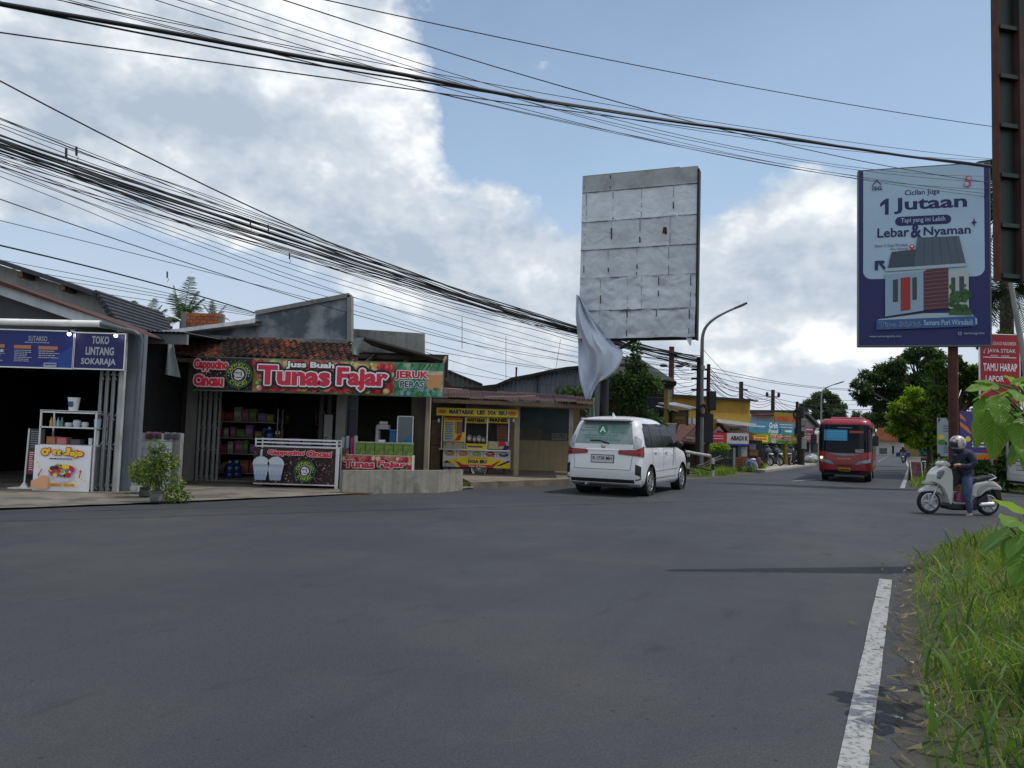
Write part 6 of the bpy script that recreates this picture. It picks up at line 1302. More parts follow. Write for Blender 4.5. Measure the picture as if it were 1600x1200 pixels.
q=WF.rect(1240,676,1254,680,.3); MB().box(q[0],q[1],-.9,-.2,q[2],q[2]+.04).build('side_flap',pm('flap_grey',(.2,.19,.18),.8,.2,4.),fs)
q=WF.rect(1171,677.5,1246,693,.35); o=MB().box(q[0],q[1],-.35,-.3,q[2],q[3]).build('green_sign',pm('sign_green',(.12,.33,.03),.5,.15,2.),fs); A=Art(o,*q,y=-.35)
A.rect(.09,.37,.15,.82,I_yel); A.lines(.11,.35,.2,.78,2,I_red,thick=.55,ragged=.3); A.text('WA Gecrot',.42,.84,.38,.9,I_red,.05,outline=I_white,ow=.1); A.lines(.56,.82,.15,.28,1,I_brown,ragged=.1); A.polys([(A.ell(.93,.5,.05,.35,10),0),(A.ell(.94,.55,.03,.2,10),1),(A.ell(.03,.45,.03,.4,10),2)],[I_orange,I_cream,I_red],'food_print'); A.rect(.42,.53,.05,.35,K('palegrey2',0))
q=WF.rect(1170,659,1241,678,.2); o=MB().box(q[0],q[1],-.2,-.16,q[2],q[3]).build('blue_banner',pm('banner_blue',(.06,.27,.42),.55,.08,2.),fs); A=Art(o,*q,y=-.2)
A.text('Grab',.43,.62,.48,.93,I_white,.03); A.k-=1; A.text('Food',.42,.62,.06,.42,I_white,.03); A.k-=1; A.lines(.06,.36,.45,.62,1,I_white,thick=.5); A.k-=1; A.lines(.66,.98,.42,.85,2,I_white,thick=.3); A.k-=1; A.rect(.78,.94,.2,.36,I_white)
q=WF.rect(1211,645,1243,660,-.3); o=MB().box(q[0],q[1],.3,.38,q[2]-.3,q[3]).build('yellow_sign',pm('sign_mustard',(.30,.21,.02),.7,.15,2.),fs); A=Art(o,*q,y=.3); A.text('GEPREK 100',.08,.98,.1,.6,I_red,.04)
q=WF.rect(1168,648,1212,661,-1.5); MB().box(q[0],q[1],1.5,6,0,q[3]).build('white_wall',pm('far_white',(.5,.5,.52),.8,.1,2.,streak=.2),fs); MB().bar((q[0]+.4,1.4,q[3]),(q[1],1.4,q[3]+.1),.5,.08).build('red_ridge',pm('red_ridge',(.25,.07,.08),.8,.2,4.),fs)
WMn=Wall(at(1256,690,56).xy,at(1282,690,60).xy)
ms=WMn.root('shop','white gabled shop with maroon sign boards beyond the striped pole','shop')
pbuild(WMn,'gable',[(1254,650),(1262,644),(1276,660),(1278,669),(1278,725),(1254,725)],0,.2,pm('far_plaster',(.40,.41,.42),.85,.1,2.,streak=.3),ms)
pbuild(WMn,'roof',[(1252,641),(1262,643),(1282,664),(1282,668),(1262,648),(1252,647)],.3,6,pm('far_slate',(.05,.055,.06),.8,.2,3.),ms)
for y0,y1,x1,t in ((667.5,677,1272,1),(679,691,1277,2)):
    q=WMn.rect(1254,y0,x1,y1,.3); o=MB().box(q[0],q[1],-.3,-.2,q[2],q[3]).build('sign_panel',pm('sign_maroon',(.17,.015,.03),.6,.2,2.),ms); A=Art(o,*q,y=-.3); A.lines(.1,.9,.25,.75,t,K('palepink',0),thick=.45,seed=t)
pbuild(WMn,'dark_front',[(1254,691),(1282,692),(1282,708),(1254,707)],.05,.1,M_dark,ms); pbuild(WMn,'grey_base',[(1254,707),(1282,708),(1282,722),(1254,722)],.06,.1,pm('grey_base',(.11,.12,.13),.8,.15,3.),ms)
for x in (1265,):pbuild(WMn,'post',[(x,691),(x+1.2,691),(x+1.2,708),(x,708)],.1,.06,K('grey',0),ms)
q=WMn.rect(1273,673,1278,677,.5); r=WMn.root('small_sign','tiny white sign at the end of the maroon boards','sign',u=q[0],off=.5,z=q[2]); MB().box(0,q[1]-q[0],0,.05,0,q[3]-q[2]).build('panel',I_white,r); MB().box(-.5,0,.0,.04,.05,.1).build('bracket',M_steel,r)
q=WMn.rect(1278.5,677,1283,706,1.2); r=WMn.root('feather_banner','narrow yellow banner on a pole beside the red bus','banner',u=q[0],off=1.2,z=0); MB().tube([(0,0,0),(0,0,q[3])],.03,6).build('pole',M_steel,r); MB().box(.03,q[1]-q[0],0,.02,q[2],(q[2]+q[3])/2-.1).build('cloth',pm('ban_yellow',(.45,.42,.10),.7,.2,3.),r); MB().box(.03,q[1]-q[0],0,.02,(q[2]+q[3])/2,q[3]).build('cloth',pm('ban_yellow',0),r)
for k,(px,py,s_,c,nm) in enumerate(((1264.5,723,.35,(.5,.5,.52),'white knotted rubbish bag left of the greenish one'),(1270,722,.38,(.35,.42,.38),'greenish rubbish bag by the far pavement'),(1277,721,.3,(.03,.03,.03),'black rubbish bag at the end of the far pavement'))):
    p=gnd(px,py); r=empty('rubbish_bag',p,0,nm,'bag'); lumpy('bag',(0,0,s_*.7),(s_*1.1,s_,s_*.8),pm('rb%d'%k,c,.4,.2,5.),r,k,.4); lumpy('knot',(.03,0,s_*1.5),(s_*.3,s_*.2,s_*.25),pm('rb%d'%k,c),r,k+5,.5)
WE=Wall(at(1352,690,102).xy,at(1420,690,100).xy)
eh=WE.root('house','white walled house with orange tiled roof at the far bend of the road','house')
pbuild(WE,'wall',[(1368,687),(1412,690),(1412,716),(1368,714)],0,5,pm('end_white',(.42,.40,.37),.85,.12,.8,streak=.3),eh); pbuild(WE,'roof',[(1362,687),(1373,668),(1403,671),(1410,690)],.6,.4,pm('end_tile',(.34,.12,.06),.9,.25,1.5),eh)
pbuild(WE,'door',[(1394,697),(1397,697),(1397,709),(1394,709)],.05,.06,M_dark,eh); pbuild(WE,'window',[(1374,700),(1386,700),(1386,709),(1374,709)],.05,.06,pm('end_dark',(.08,.085,.09),.6,.2,2.),eh)
WE2=Wall(at(1405,690,92).xy,at(1445,690,84).xy); ye=WE2.root('wall','mustard yellow wall under the far right trees','wall'); pbuild(WE2,'wall',[(1412,688),(1438,690),(1438,714),(1412,713)],0,.3,pm('far_mustard',(.24,.17,.05),.85,.2,1.),ye); pbuild(WE2,'cap',[(1411,686),(1439,688),(1439,690),(1411,688)],.05,.4,M_conc,ye)
# ------------------------------------------------------------------ poles and street lamps
M_polewood=pm('pole_dark',(.028,.024,.022),.85,.25,4.,streak=.3); M_polegrey=pm('pole_grey',(.16,.165,.17),.6,.15,4.,streak=.3); M_polered=pm('pole_rust',(.085,.03,.022),.85,.3,3.,streak=.4,stain=(.04,.018,.015))
def pole(px0,px1,ptop,pbase,D,rad,mt,lb,extra=None,name='utility_pole',group=None):
    a=at(px1,pbase,D); t=at(px0,ptop,D); r=empty(name,(a.x,D,0),0,lb,'pole',group); h=t.z; dx=0
    MB().tube([(0,0,-.05),(0,0,h)],[rad,rad*.8],10).build('pole',mt,r,smooth=True)
    MB().lathe([(rad*.95,0),(rad*.8,.05),(.01,.07)],(dx,0,h),10).build('cap',M_polewood,r)
    return r,h
DP=34.0
def coil(par,x,y,z,R):
    mb=MB(); rd=random.Random(3); pts=[]
    for k in range(97):a=2*PI*k/16; q=R*(.8+.2*math.sin(k*.7)); pts.append((x+q*math.cos(a)*.8,y+.05*math.sin(k*.37),z+q*1.3*math.sin(a)))
    mb.tube(pts,.022,5); mb.build('cable_coil',M_black,par,smooth='all')
pA,hA=pole(1092,1091,560,738,DP,.16,M_polewood,'thick dark utility pole at the left of the pole cluster')
for k,z in enumerate((hA-.5,hA-.9,hA-1.4)):MB().bar((-.35,.05,z),(.45,.05,z+.02),.07,.09).build('crossarm',M_polewood,pA)
coil(pA,.12,-.2,hA-2.3,.22)
pB,hB=pole(1106,1105,571,738,DP+.3,.10,M_polered,'thin rust red pole at the right of the pole cluster')
MB().box(-.02,.32,-.18,.15,hB-2.0,hB-1.15).build('junction_box',M_black,pB,bevel=.03); MB().box(-.3,.2,-.2,.1,1.3,2.6).build('cabinet',pm('cab_dark',(.02,.02,.022),.6,.2,4.),pB,bevel=.02)
def street_lamp(D,pts,rad,lb,head,mt):
    P=[at(x,y,D) for x,y in pts]; b=P[0]; r=empty('street_lamp',(b.x,b.y,0),0,lb,'street lamp'); Q=[p-Vector((b.x,b.y,0)) for p in P]; n=len(Q); Qs=[Vector(q) for q in smoothcurve([tuple(q) for q in Q],28)]; Qs[0].z=-.05
    MB().tube(Qs,[rad*(1-.55*i/27) for i in range(28)],10).build('pole',mt,r,smooth=True)
    d=(Qs[-1]-Qs[-3]).normalized(); a=Qs[-1]-d*.15; e=a+d*head; mb=MB(); mb.bar(a,e,.26*head/1.1,.10); mb.build('lamp_head',pm('lamp_dark',(.06,.065,.07),.5,.1,5.),r,bevel=.03); MB().bar(a+d*.25-Vector((0,0,.06)),e-d*.12-Vector((0,0,.06)),.18*head/1.1,.02).build('lens',flat('lens',(.4,.42,.42),.2),r)
    MB().box(-rad*1.6,rad*1.6,-rad*1.6,rad*1.6,0,.35).build('base',M_conc,r); MB().lathe([(rad*1.15,-.1),(rad*1.15,.1)],(Qs[14].x,Qs[14].y,4.6),10).build('collar',M_steel,r)
    return r
street_lamp(DP-.1,[(1095,738),(1096,680),(1096.5,600),(1097,545),(1098,525),(1103,511),(1115,499),(1132,489),(1152,480)],.10,'tall grey street lamp with long curved arm rising from the pole cluster',.62,M_polegrey)
street_lamp(78,[(1282,722),(1282.5,690),(1283,650),(1283.5,622),(1285,612),(1289,607),(1297,603),(1306,600)],.10,'far street lamp with curved arm above the red bus',1.0,pm('lamp_far_grey',(.22,.24,.26),.6,.1,4.))
pC,hC=pole(1047,1047,543,700,48,.2,M_polered,'tall rusty pole with two lamp brackets behind the hip roofed house')
for s_ in (-1,1):MB().bar((0,0,hC-1.25),(s_*.35,0,hC-1.2),.05).build('bracket',M_black,pC); MB().ball((s_*.5,0,hC-1.15),(.26,.12,.1),10,6).build('lamp_head',M_black,pC,smooth='all')
pD,hD=pole(1157,1157,597.5,700,58,.19,M_polewood,'dark pole with one small lamp above the ochre parapet')
MB().bar((0,0,hD-.6),(.2,0,hD-.55),.05).build('bracket',M_black,pD); MB().ball((.33,0,hD-.55),(.2,.1,.08),10,6).build('lamp_head',M_black,pD,smooth='all'); MB().bar((-.1,0,hD-1.2),(.25,0,hD-1.2),.06).build('bracket',M_black,pD)
pE,hE=pole(1206,1207,610,700,66,.19,M_polewood,'dark cross armed pole with two insulators above the blue banner')
MB().bar((-.55,0,hE-.55),(.55,0,hE-.55),.09).build('crossarm',M_polewood,pE)
for s_ in (-1,1):MB().lathe([(.08,0),(.14,.15),(.1,.35),(.04,.4)],(s_*.5,0,hE-.55),10).build('insulator',M_black,pE,smooth=True)
pF,hF=pole(1243,1245,629,727,47.0,.11,M_polewood,'thin dark pole left of the poster covered pole')
pG,hG=pole(1251,1252,632,728,45.8,.19,pm('pole_board',(.04,.032,.028),.9,.3,3.),'stout dark pole pasted with white posters at the pavement corner')
MB().box(-.1,.2,-.3,-.15,hG-1.3,hG-.85).build('meter',pm('meter',(.24,.23,.2),.5,.1,4.),pG,bevel=.05); MB().box(-.06,.22,-.22,-.2,1.05,1.75).build('poster',pm('poster_white',(.42,.42,.44),.7,.3,14.,stain=(.12,.12,.14),stain_scale=9.,stain_amt=.8),pG); MB().box(-.08,.2,-.22,-.2,2.1,2.35).build('poster',pm('poster_white',0),pG); coil(pG,-.32,-.05,hG-.6,.24)
pH,hH=pole(1196,1196,655,700,70,.05,M_steel,'thin antenna mast between the two far dark poles',name='antenna_mast'); MB().bar((-.5,0,hH),(.6,0,hH+.1),.04).build('crossarm',M_steel,pH)
p=at(1180,626,52); r=empty('street_light_head',p,0,'small lamp head hanging on the wires right of the ochre parapet','lamp'); MB().ball((0,0,0),(.22,.12,.09),10,6).build('head',M_polegrey,r,smooth='all'); MB().tube([(-.2,0,.05),(-.6,.0,.3)],.03,6).build('bracket',M_steel,r)
# ------------------------------------------------------------------ far trees
def ftree(px,base,D,cl,n,size,lm,label,trunk=.2,seed=1,**kw):
    b=at(px,base,D); return tree('tree',(b.x,D,0),cl,n,size,lm,label,'tree',trunk,seed,**kw)
def pclump(px0,D,items):
    """clumps given as (px, py, radius px) at depth D, about the tree at px0"""
    b=at(px0,700,D); k=D/F_PX; o=[]
    rd=random.Random(int(px0+D))
    for i,(px,py,r) in enumerate(items):
        p=at(px,py,D)
        for j in range(3):q=r*k*rd.uniform(.42,.72); o.append((p.x-b.x+rd.uniform(-.75,.75)*r*k,((i*37)%11/11-.5)*r*k*1.6+rd.uniform(-.5,.5)*r*k,p.z+rd.uniform(-.55,.55)*r*k,q,q,q*.6))
    return o
ftree(1290,700,92,pclump(1290,92,[(1262,634,8),(1272,628,9),(1284,620,9),(1296,618,8),(1306,625,8),(1312,634,8),(1316,646,7),(1295,634,10),(1278,642,9),(1304,648,9),(1288,650,10),(1272,652,8),(1252,640,5),(1302,638,8),(1318,655,5)]),7000,.42,G_far,'broad feathery tree standing behind the red bus',.25,31,th=4)
ftree(1337,700,150,pclump(1337,150,[(1337,645,4),(1335,650,4),(1339,652,4)]),500,.5,G_far,'tiny round tree top far beyond the bus roof',.2,32,th=5)
ftree(1353,700,140,pclump(1353,140,[(1352,652,5),(1356,658,5),(1348,658,4),(1360,650,4)]),900,.5,G_far,'small grey green tree beyond the right end of the bus roof',.2,33,th=4)
ftree(1372,700,112,pclump(1372,112,[(1366,640,7),(1372,648,7),(1376,660,8),(1366,658,6),(1384,664,7),(1392,672,7),(1402,674,7),(1398,664,6)]),2600,.42,G_far,'pale green tree standing behind the orange tiled roof',.2,34,th=4)
ftree(1456,720,52,pclump(1456,52,[(1345,605,14),(1362,592,16),(1382,584,18),(1405,574,20),(1356,618,13),(1378,612,18),(1400,606,20),(1425,594,22),(1350,626,9),(1372,634,11),(1395,634,14),(1418,622,18),(1440,575,18),(1424,560,18),(1448,600,16),(1338,616,7),(1462,560,16),(1445,545,14),(1384,650,9),(1370,655,7)]),19000,.26,G_dark,'large dark mango tree leaning over the right side of the road',.3,41,th=2.6,droop=.7,aspect=.32)
ftree(1452,735,41,pclump(1452,41,[(1400,640,12),(1414,628,14),(1432,632,15),(1450,630,14),(1404,655,12),(1422,652,15),(1442,654,15),(1414,668,11),(1434,672,11),(1395,650,7),(1398,672,9),(1450,668,16),(1460,650,17),(1468,628,16),(1426,690,11),(1445,688,12),(1440,615,14),(1424,616,12)]),10500,.22,G_lime,'bright lime green tree in front of the dark mango tree',.15,42,th=1.6,droop=.8,aspect=.3)
ftree(1446,735,44,pclump(1446,44,[(1402,668,14),(1420,672,14),(1438,668,14),(1430,684,10),(1412,684,9),(1448,690,12),(1420,655,14),(1462,690,12)]),5200,.22,G_dark,'dark drooping tree below the lime green one',.14,43,th=1.2,droop=.8)
ftree(1475,735,38,pclump(1475,38,[(1452,575,13),(1470,590,16),(1490,570,18),(1462,610,16),(1482,618,18),(1505,600,18),(1455,640,14),(1476,648,16),(1500,640,18),(1522,620,16),(1518,655,15),(1470,672,13),(1495,676,14),(1520,580,14),(1450,668,11),(1540,600,14),(1540,640,14)]),13000,.22,G_mid,'leafy green tree behind the rust red billboard post',.2,44,th=2)
ftree(1560,735,33,pclump(1560,33,[(1540,540,18),(1566,545,20),(1590,560,20),(1550,570,16),(1580,590,18),(1604,580,20),(1560,520,14),(1545,600,14),(1575,630,18),(1600,620,18),(1590,660,18),(1560,670,16),(1610,690,20),(1585,690,14),(1540,690,14)]),11000,.2,G_mid,'green tree behind the red restaurant sign at the right edge',.2,45,th=2)
def palm(px,base,D,cy,R,nf,label,lm,seed,trunk=.16,up=.5,h_lean=0.,width=.5,spread=1.0):
    b=at(px,base,D); c=at(px,cy,D); r=empty('palm_tree',(b.x,D,0),0,label,'palm'); h=c.z; rd=np.random.default_rng(seed)
    mb=MB(); mb.tube([(h_lean,0,-.1),(h_lean*.4,0,h*.5),(0,0,h)],[trunk*1.3,trunk,trunk*.8],10); mb.build('trunk',M_bark,r,smooth=True)
    Vs,Fs,n0=[],[],0; st=MB()
    for k in range(nf):
        a=2*PI*k/nf*1.0+rd.uniform(-.2,.2); el=rd.uniform(-.15,up); L_=R*rd.uniform(.8,1.1); d=np.array([math.cos(a),math.sin(a)]); pts=[]
        for t in np.linspace(0,1,9):rr=L_*t*math.cos(el)*(1-.12*t); pts.append((d[0]*rr*spread,d[1]*rr,h+L_*(math.sin(el)*t+.35*t-.75*t*t*(1-el*.5))))
        st.tube(pts,[.03*(1-.8*i/8)*(R/3) for i in range(9)],5)
        P=np.array(pts); T=np.gradient(P,axis=0); T/=np.linalg.norm(T,axis=1)[:,None]; nl=30
        for i in range(3,nl):
            t=i/nl*8; q=int(t); f=t-q; p=P[q]*(1-f)+P[min(q+1,8)]*f; tt=T[q]; sd_=np.cross(tt,[0,0,1]); sd_/=np.linalg.norm(sd_)+1e-9; ln=width*R/3*(.5+1.1*math.sin(PI*(i/nl)**.8))*rd.uniform(.8,1.1)
            for s_ in (-1,1):
                dd=sd_*s_*.75+tt*.55+np.array([0,0,-.35-.2*rd.uniform()]); dd/=np.linalg.norm(dd); w=tt*.028*R/3; e=p+dd*ln; m_=p+dd*ln*.55+np.array([0,0,.03]); Vs+=[p-w,p+w,m_+w,m_-w,e]; Fs+=[(n0,n0+1,n0+2),(n0,n0+2,n0+3),(n0+3,n0+2,n0+4)]; n0+=5
    st.build('frond_stem',M_stem,r); np_mesh('crown',np.array(Vs),np.array(Fs),lm,r)
    return r
G_palm=leaf_mat('leaf_palm',[(.02,.05,.014),(.035,.075,.02),(.06,.11,.03)],.3,.6)
G_palmd=leaf_mat('leaf_palm_dark',[(.012,.022,.01),(.02,.036,.014),(.03,.05,.018)],.2,.5)
palm(272,720,46,503,2.5,15,'green coconut palm top behind the brick wall stub',G_palm,3,up=1.35,width=.55)
palm(214,720,50,516,2.3,14,'smaller grey green palm top behind the gap between the shops',G_palm,5,up=1.1,width=.5)
palm(322,720,55,500,1.5,9,'palm top half hidden right of the brick wall stub',G_palm,6,up=1.2)
palm(1572,735,37,345,4.2,22,'tall dark coconut palm rising behind the blue billboard',G_palmd,7,up=.9,trunk=.22,width=.6)
palm(1580,735,34.5,465,3.2,20,'lower dark palm below the tall one behind the blue billboard',G_palmd,8,up=.7,trunk=.2,width=.6)
def bush(px,base,D,items,n,size,lm,lb,seed):b=at(px,base,D); r=empty('bush',(b.x,D,0),0,lb,'bush'); cl=[((c[0],c[1],c[2]),(c[3],c[4],c[5])) for c in pclump(px,D,items)]; leaf_cloud(cl,n,size,lm,'foliage',r,seed); MB().tube([(0,0,-.05),(0,0,.8)],.03,6).build('stem',M_stem,r)
bush(1490,760,29,[(1466,735,14),(1482,728,15),(1500,735,16),(1476,752,13),(1496,756,14),(1514,745,14)],3600,.15,G_mid,'green undergrowth behind the standing scooter rider',51)
bush(1545,765,27,[(1525,740,14),(1545,735,15),(1566,740,15),(1535,758,13),(1556,760,13),(1580,750,15),(1600,735,16),(1575,722,14)],4200,.15,G_dark,'dark undergrowth between the purple banner and the white car',52)
bush(1440,752,34,[(1428,752,6),(1440,750,8),(1452,752,9),(1462,745,10)],1300,.13,G_mid,'low green bush behind the red folding sign',53)
bush(1460,735,46,[(1445,700,12),(1470,698,18),(1495,700,18),(1520,698,18),(1545,695,20),(1570,690,20),(1595,690,20),(1480,670,18),(1510,672,20),(1545,665,20),(1585,660,22),(1455,680,15),(1625,680,24),(1465,720,12),(1500,722,12),(1540,722,12),(1590,720,14),(1640,720,20)],9000,.26,G_mid,'long green hedge of shrubs running behind the signs on the right',61)
bush(1620,760,30,[(1600,735,14),(1620,740,16),(1645,735,18),(1612,760,14),(1640,762,14)],2200,.16,G_dark,'dark bush behind the white car at the right edge',62)
def treeline():
    cl=[]; rd=random.Random(17)
    for i in range(150):
        t=rd.random(); p=rl0+U27*(75+150*t)+NR*(6+60*rd.random()+t*40); h=rd.uniform(2.,5.5); r_=rd.uniform(2.,3.6); cl.append(((p.x,p.y,h),(r_,r_,r_*.9)))
    for i in range(120):
        t=rd.random(); p=le+U27*(20+150*t)-NR*(9+45*rd.random()); h=rd.uniform(1.5,4.5); r_=rd.uniform(1.8,3.2); cl.append(((p.x,p.y,h),(r_,r_,r_*.9)))
    o=leaf_cloud(cl,30000,.75,G_far,'treeline',None,5); tag(o,'far wood of mixed trees behind the houses along the road','trees',kind='stuff')
treeline()
# ================================================================== blue billboard
WBL=Wall(at(1342.3,404,26.7).xy,at(1546.5,390,25.5).xy)
zt_,zb_=WBL.uz(1340.5,268)[1],WBL.uz(1344,539.6)[1]; LW=WBL.L; LH=zt_-zb_
lb=WBL.root('billboard','large blue housing advertisement billboard on one rust red post','billboard',z=zb_)
MB().box(0,LW,.0,.25,0,LH).build('panel',pm('ad_navy',(.012,.022,.11),.5,.08,.6),lb); mb=MB(); mb.box(-.04,0,-.0,.27,-.04,LH+.04); mb.box(LW,LW+.04,-.0,.27,-.04,LH+.04); mb.box(0,LW,.0,.27,LH,LH+.04); mb.box(0,LW,.0,.27,-.05,0); mb.build('frame',pm('ad_frame',(.10,.12,.13),.5,.1,4.),lb)
A=Art(lb,0,LW,0,LH,step=.004); I_an=K('adnavy',(.012,.018,.10)); pale=pm('ad_pale',(.37,.52,.65),.5,.05,.7)
def rpoly(x0,x1,y0,y1,r,corners):
    o=[]; k=A.H/A.W
    for(cx,cy,a0) in ((x0,y0,180),(x1,y0,270),(x1,y1,0),(x0,y1,90)):
        if a0 in corners:
            ix=x0+r*k if cx==x0 else x1-r*k; iy=y0+r if cy==y0 else y1-r
            o+=[(ix+r*k*math.cos(math.radians(a0+q*15)),iy+r*math.sin(math.radians(a0+q*15))) for q in range(7)]
        else:o.append((cx,cy))
    return o
A.poly(rpoly(.033,.962,.375,1.0,.045,(180,270)),pale,'print')
A.text('Cicilan Juga',.36,.63,.835,.875,I_an,.02); A.k-=1; A.poly([(.205,.74),(.235,.74),(.235,.832),(.212,.832),(.168,.808),(.168,.786),(.205,.803)],I_an,'lettering'); A.k-=1; A.text('Jutaan',.275,.835,.74,.832,I_an,.028)
A.poly(rpoly(.285,.715,.672,.724,.0255,(0,90,180,270)),I_an,'print'); A.text('Tapi yang ini Lebih',.33,.67,.682,.716,K('adpale',(.36,.48,.6)),.01)
A.text('Lebar',.145,.395,.61,.664,I_an,.018); A.k-=1; A.text('&',.405,.49,.60,.68,I_an,.03); A.k-=1; A.text('Nyaman',.505,.86,.597,.66,I_an,.018); A.polys([([(.885,.70),(.878,.678),(.862,.672),(.878,.666),(.885,.645),(.892,.666),(.908,.672),(.892,.678)],0)],[I_an],'star_print')
A.text('Dusun II, Desa Wiradadi,',.125,.385,.553,.572,K('adred',(.12,.05,.10)),.0); A.k-=1; A.text('Kec. Sokaraja',.25,.385,.532,.550,K('adred',0),.0); A.k-=1
A.polys([(A.ell(.415,.552,.019,None,14),0),([(.397,.55),(.433,.55),(.415,.527)],0),(A.ell(.415,.553,.008,None,8),1)],[I_red,I_white],'pin_print')
A.polys([([(.125,.425),(.125,.478),(.2,.478),(.2,.462),(.15,.462),(.15,.425)],0),([(.143,.473),(.16,.478),(.21,.437),(.198,.425)],0)],[I_an],'arrow_print')
A.polys([([(.105,.915),(.14,.945),(.175,.915),(.175,.908),(.14,.936),(.105,.908)],0),([(.105,.882),(.112,.882),(.112,.915),(.105,.915)],0)],[I_an],'logo_house'); A.text('SG',.118,.18,.883,.905,I_an,.03)
A.polys([(A.ell(.845,.918,.025,None,14),0),(A.ell(.850,.918,.015,None,12),1),(A.ell(.838,.888,.028,None,14),0),(A.ell(.830,.888,.017,None,12),1)],[K('adpink',(.5,.08,.16)),pale],'logo_print')
hz1,hz2=K('adroof',(.045,.07,.10)),K('adroof2',(.075,.11,.15))
A.polys([([(.225,.43),(.455,.44),(.455,.535),(.255,.525)],0),([(.43,.44),(.82,.445),(.77,.60),(.455,.60)],1)]+[([(x0,.448),(x0+.006,.448),(x1+.006,.595),(x1,.595)],0) for x0,x1 in ((.5,.51),(.57,.565),(.64,.62),(.71,.675),(.77,.73))],[hz1,hz2],'roof_print')
w1,w2,w3=K('adwall',(.26,.38,.50)),K('adwall2',(.36,.46,.52)),K('adwood',(.085,.03,.04))
A.polys([([(.205,.415),(.83,.43),(.83,.448),(.205,.432)],0),([(.205,.16),(.5,.19),(.5,.415),(.205,.405)],1),([(.5,.19),(.69,.2),(.69,.425),(.5,.415)],2),([(.69,.2),(.84,.18),(.84,.41),(.69,.41)],3),([(.15,.145),(.5,.175),(.85,.175),(.9,.14),(.9,.11),(.14,.115)],4),([(.195,.395),(.52,.412),(.52,.42),(.195,.405)],4)]+
        [([(.5,.2+.022*k),(.69,.21+.022*k),(.69,.213+.022*k),(.5,.203+.022*k)],5) for k in range(10)],[w2,w1,w3,K('adcream',(.40,.46,.44)),w2,K('adwoodl',(.2,.12,.14))],'house_print')
A.polys([([(.265,.24),(.305,.243),(.305,.37),(.265,.365)],0),([(.325,.19),(.40,.195),(.40,.38),(.325,.375)],1),([(.415,.25),(.45,.253),(.45,.378),(.415,.375)],0),([(.71,.28),(.74,.28),(.74,.37),(.71,.37)],0),([(.77,.28),(.805,.28),(.805,.375),(.77,.375)],0)],[K('adglass',(.04,.06,.08)),K('addoor',(.32,.03,.02))],'door_print')
rd=random.Random(4); A.polys([(A.ell(.775+rd.uniform(-.065,.065),.24+rd.uniform(-.06,.09),rd.uniform(.015,.03),None,8),rd.randrange(2)) for k in range(40)]+[([(.69,.165),(.86,.16),(.86,.18),(.69,.185)],1)],[K('adbush',(.015,.06,.02)),K('adbush2',(.03,.11,.03))],'bush_print')
A.poly([(.135,.085),(.885,.10),(.885,.155),(.135,.14)],K('adlabel',(.03,.10,.27)),'print'); A.text('Tipe 36/66',.16,.475,.094,.128,I_an,.0,outline=K('adpale',0),ow=.05); A.k-=3; A.text('Samara Puri Wiradadi',.50,.865,.108,.138,K('adpale',0),.01)
A.text('www.samaragraha.com',.08,.33,.04,.055,K('adpale',0)); A.k-=1; A.text('samaragraha',.80,.95,.052,.068,K('adpale',0)); A.k-=1; A.polys([(A.ell(.77,.06,.014,None,12),0),(A.ell(.77,.06,.010,None,12),1)],[K('adpale',0),I_an],'logo_print')
up=WBL.uz(1493,620)[0]; mb=MB(); mb.tube([(up,.3,-zb_-.05),(up,.3,.4)],.155,16); mb.build('post',M_polered,lb,smooth=True); MB().lathe([(.3,0),(.3,.05)],(up,.3,-zb_),12).build('base_plate',M_polered,lb); mb=MB(); mb.bar((.2,.3,.5),(LW-.2,.3,.5),.12); mb.bar((.2,.3,LH-.5),(LW-.2,.3,LH-.5),.12); mb.build('back_beam',M_polered,lb)
# ================================================================== near billboard frame at the right edge
fx0,fx1=at(1558,200,9.2),at(1580,437,9.2)
nb=empty('billboard',(fx0.x+.0,9.2,0),math.radians(90-77),'near dark green billboard box seen from its ribbed end at the right edge','billboard'); zb_n=at(1575,437,9.2).z
M_dg=pm('frame_green',(.010,.024,.022),.5,.2,2.,streak=.3,stain=(.03,.022,.016),stain_amt=.6); M_or=pm('frame_rust',(.10,.035,.02),.8,.35,4.,streak=.4)
MB().box(.022,3.4,.03,.10,zb_n,8.3).build('panel',M_dg,nb); mb=MB(); mb.box(0,.022,-.02,.06,zb_n-.02,8.3); mb.build('edge_strip',M_or,nb); MB().box(.285,.38,-.06,.03,zb_n-.02,8.3).build('column',pm('frame_pink',(.07,.032,.03),.8,.4,3.,streak=.3,stain=(.02,.03,.03),stain_amt=.9,stain_scale=2.5),nb)
for k in range(8):z=zb_n+.02+.62*k; MB().box(.022,3.3,-.045,.03,z,z+.05).build('crossbar',M_dg,nb)
MB().box(1.7,1.85,.10,.25,0,zb_n+.3).build('post',M_dg,nb); MB().box(2.8,2.95,.10,.25,0,zb_n+.3).build('post',M_dg,nb)
a,b=at(1577,430,24),at(1600,560,24); r=empty('white_stake',(b.x,24,0),0,'pale bamboo pole leaning below the near billboard frame','pole'); MB().tube([(0.4,0,0),(0,0,b.z),(a.x-b.x,0,a.z)],[.09,.09,.07],8).build('pole',pm('white_pole',(.26,.26,.25),.8,.2,3.,stain=(.15,.14,.12)),r,smooth=True); MB().lathe([(.09,0),(.07,.03)],(a.x-b.x,0,a.z),8).build('cap',M_wood,r)
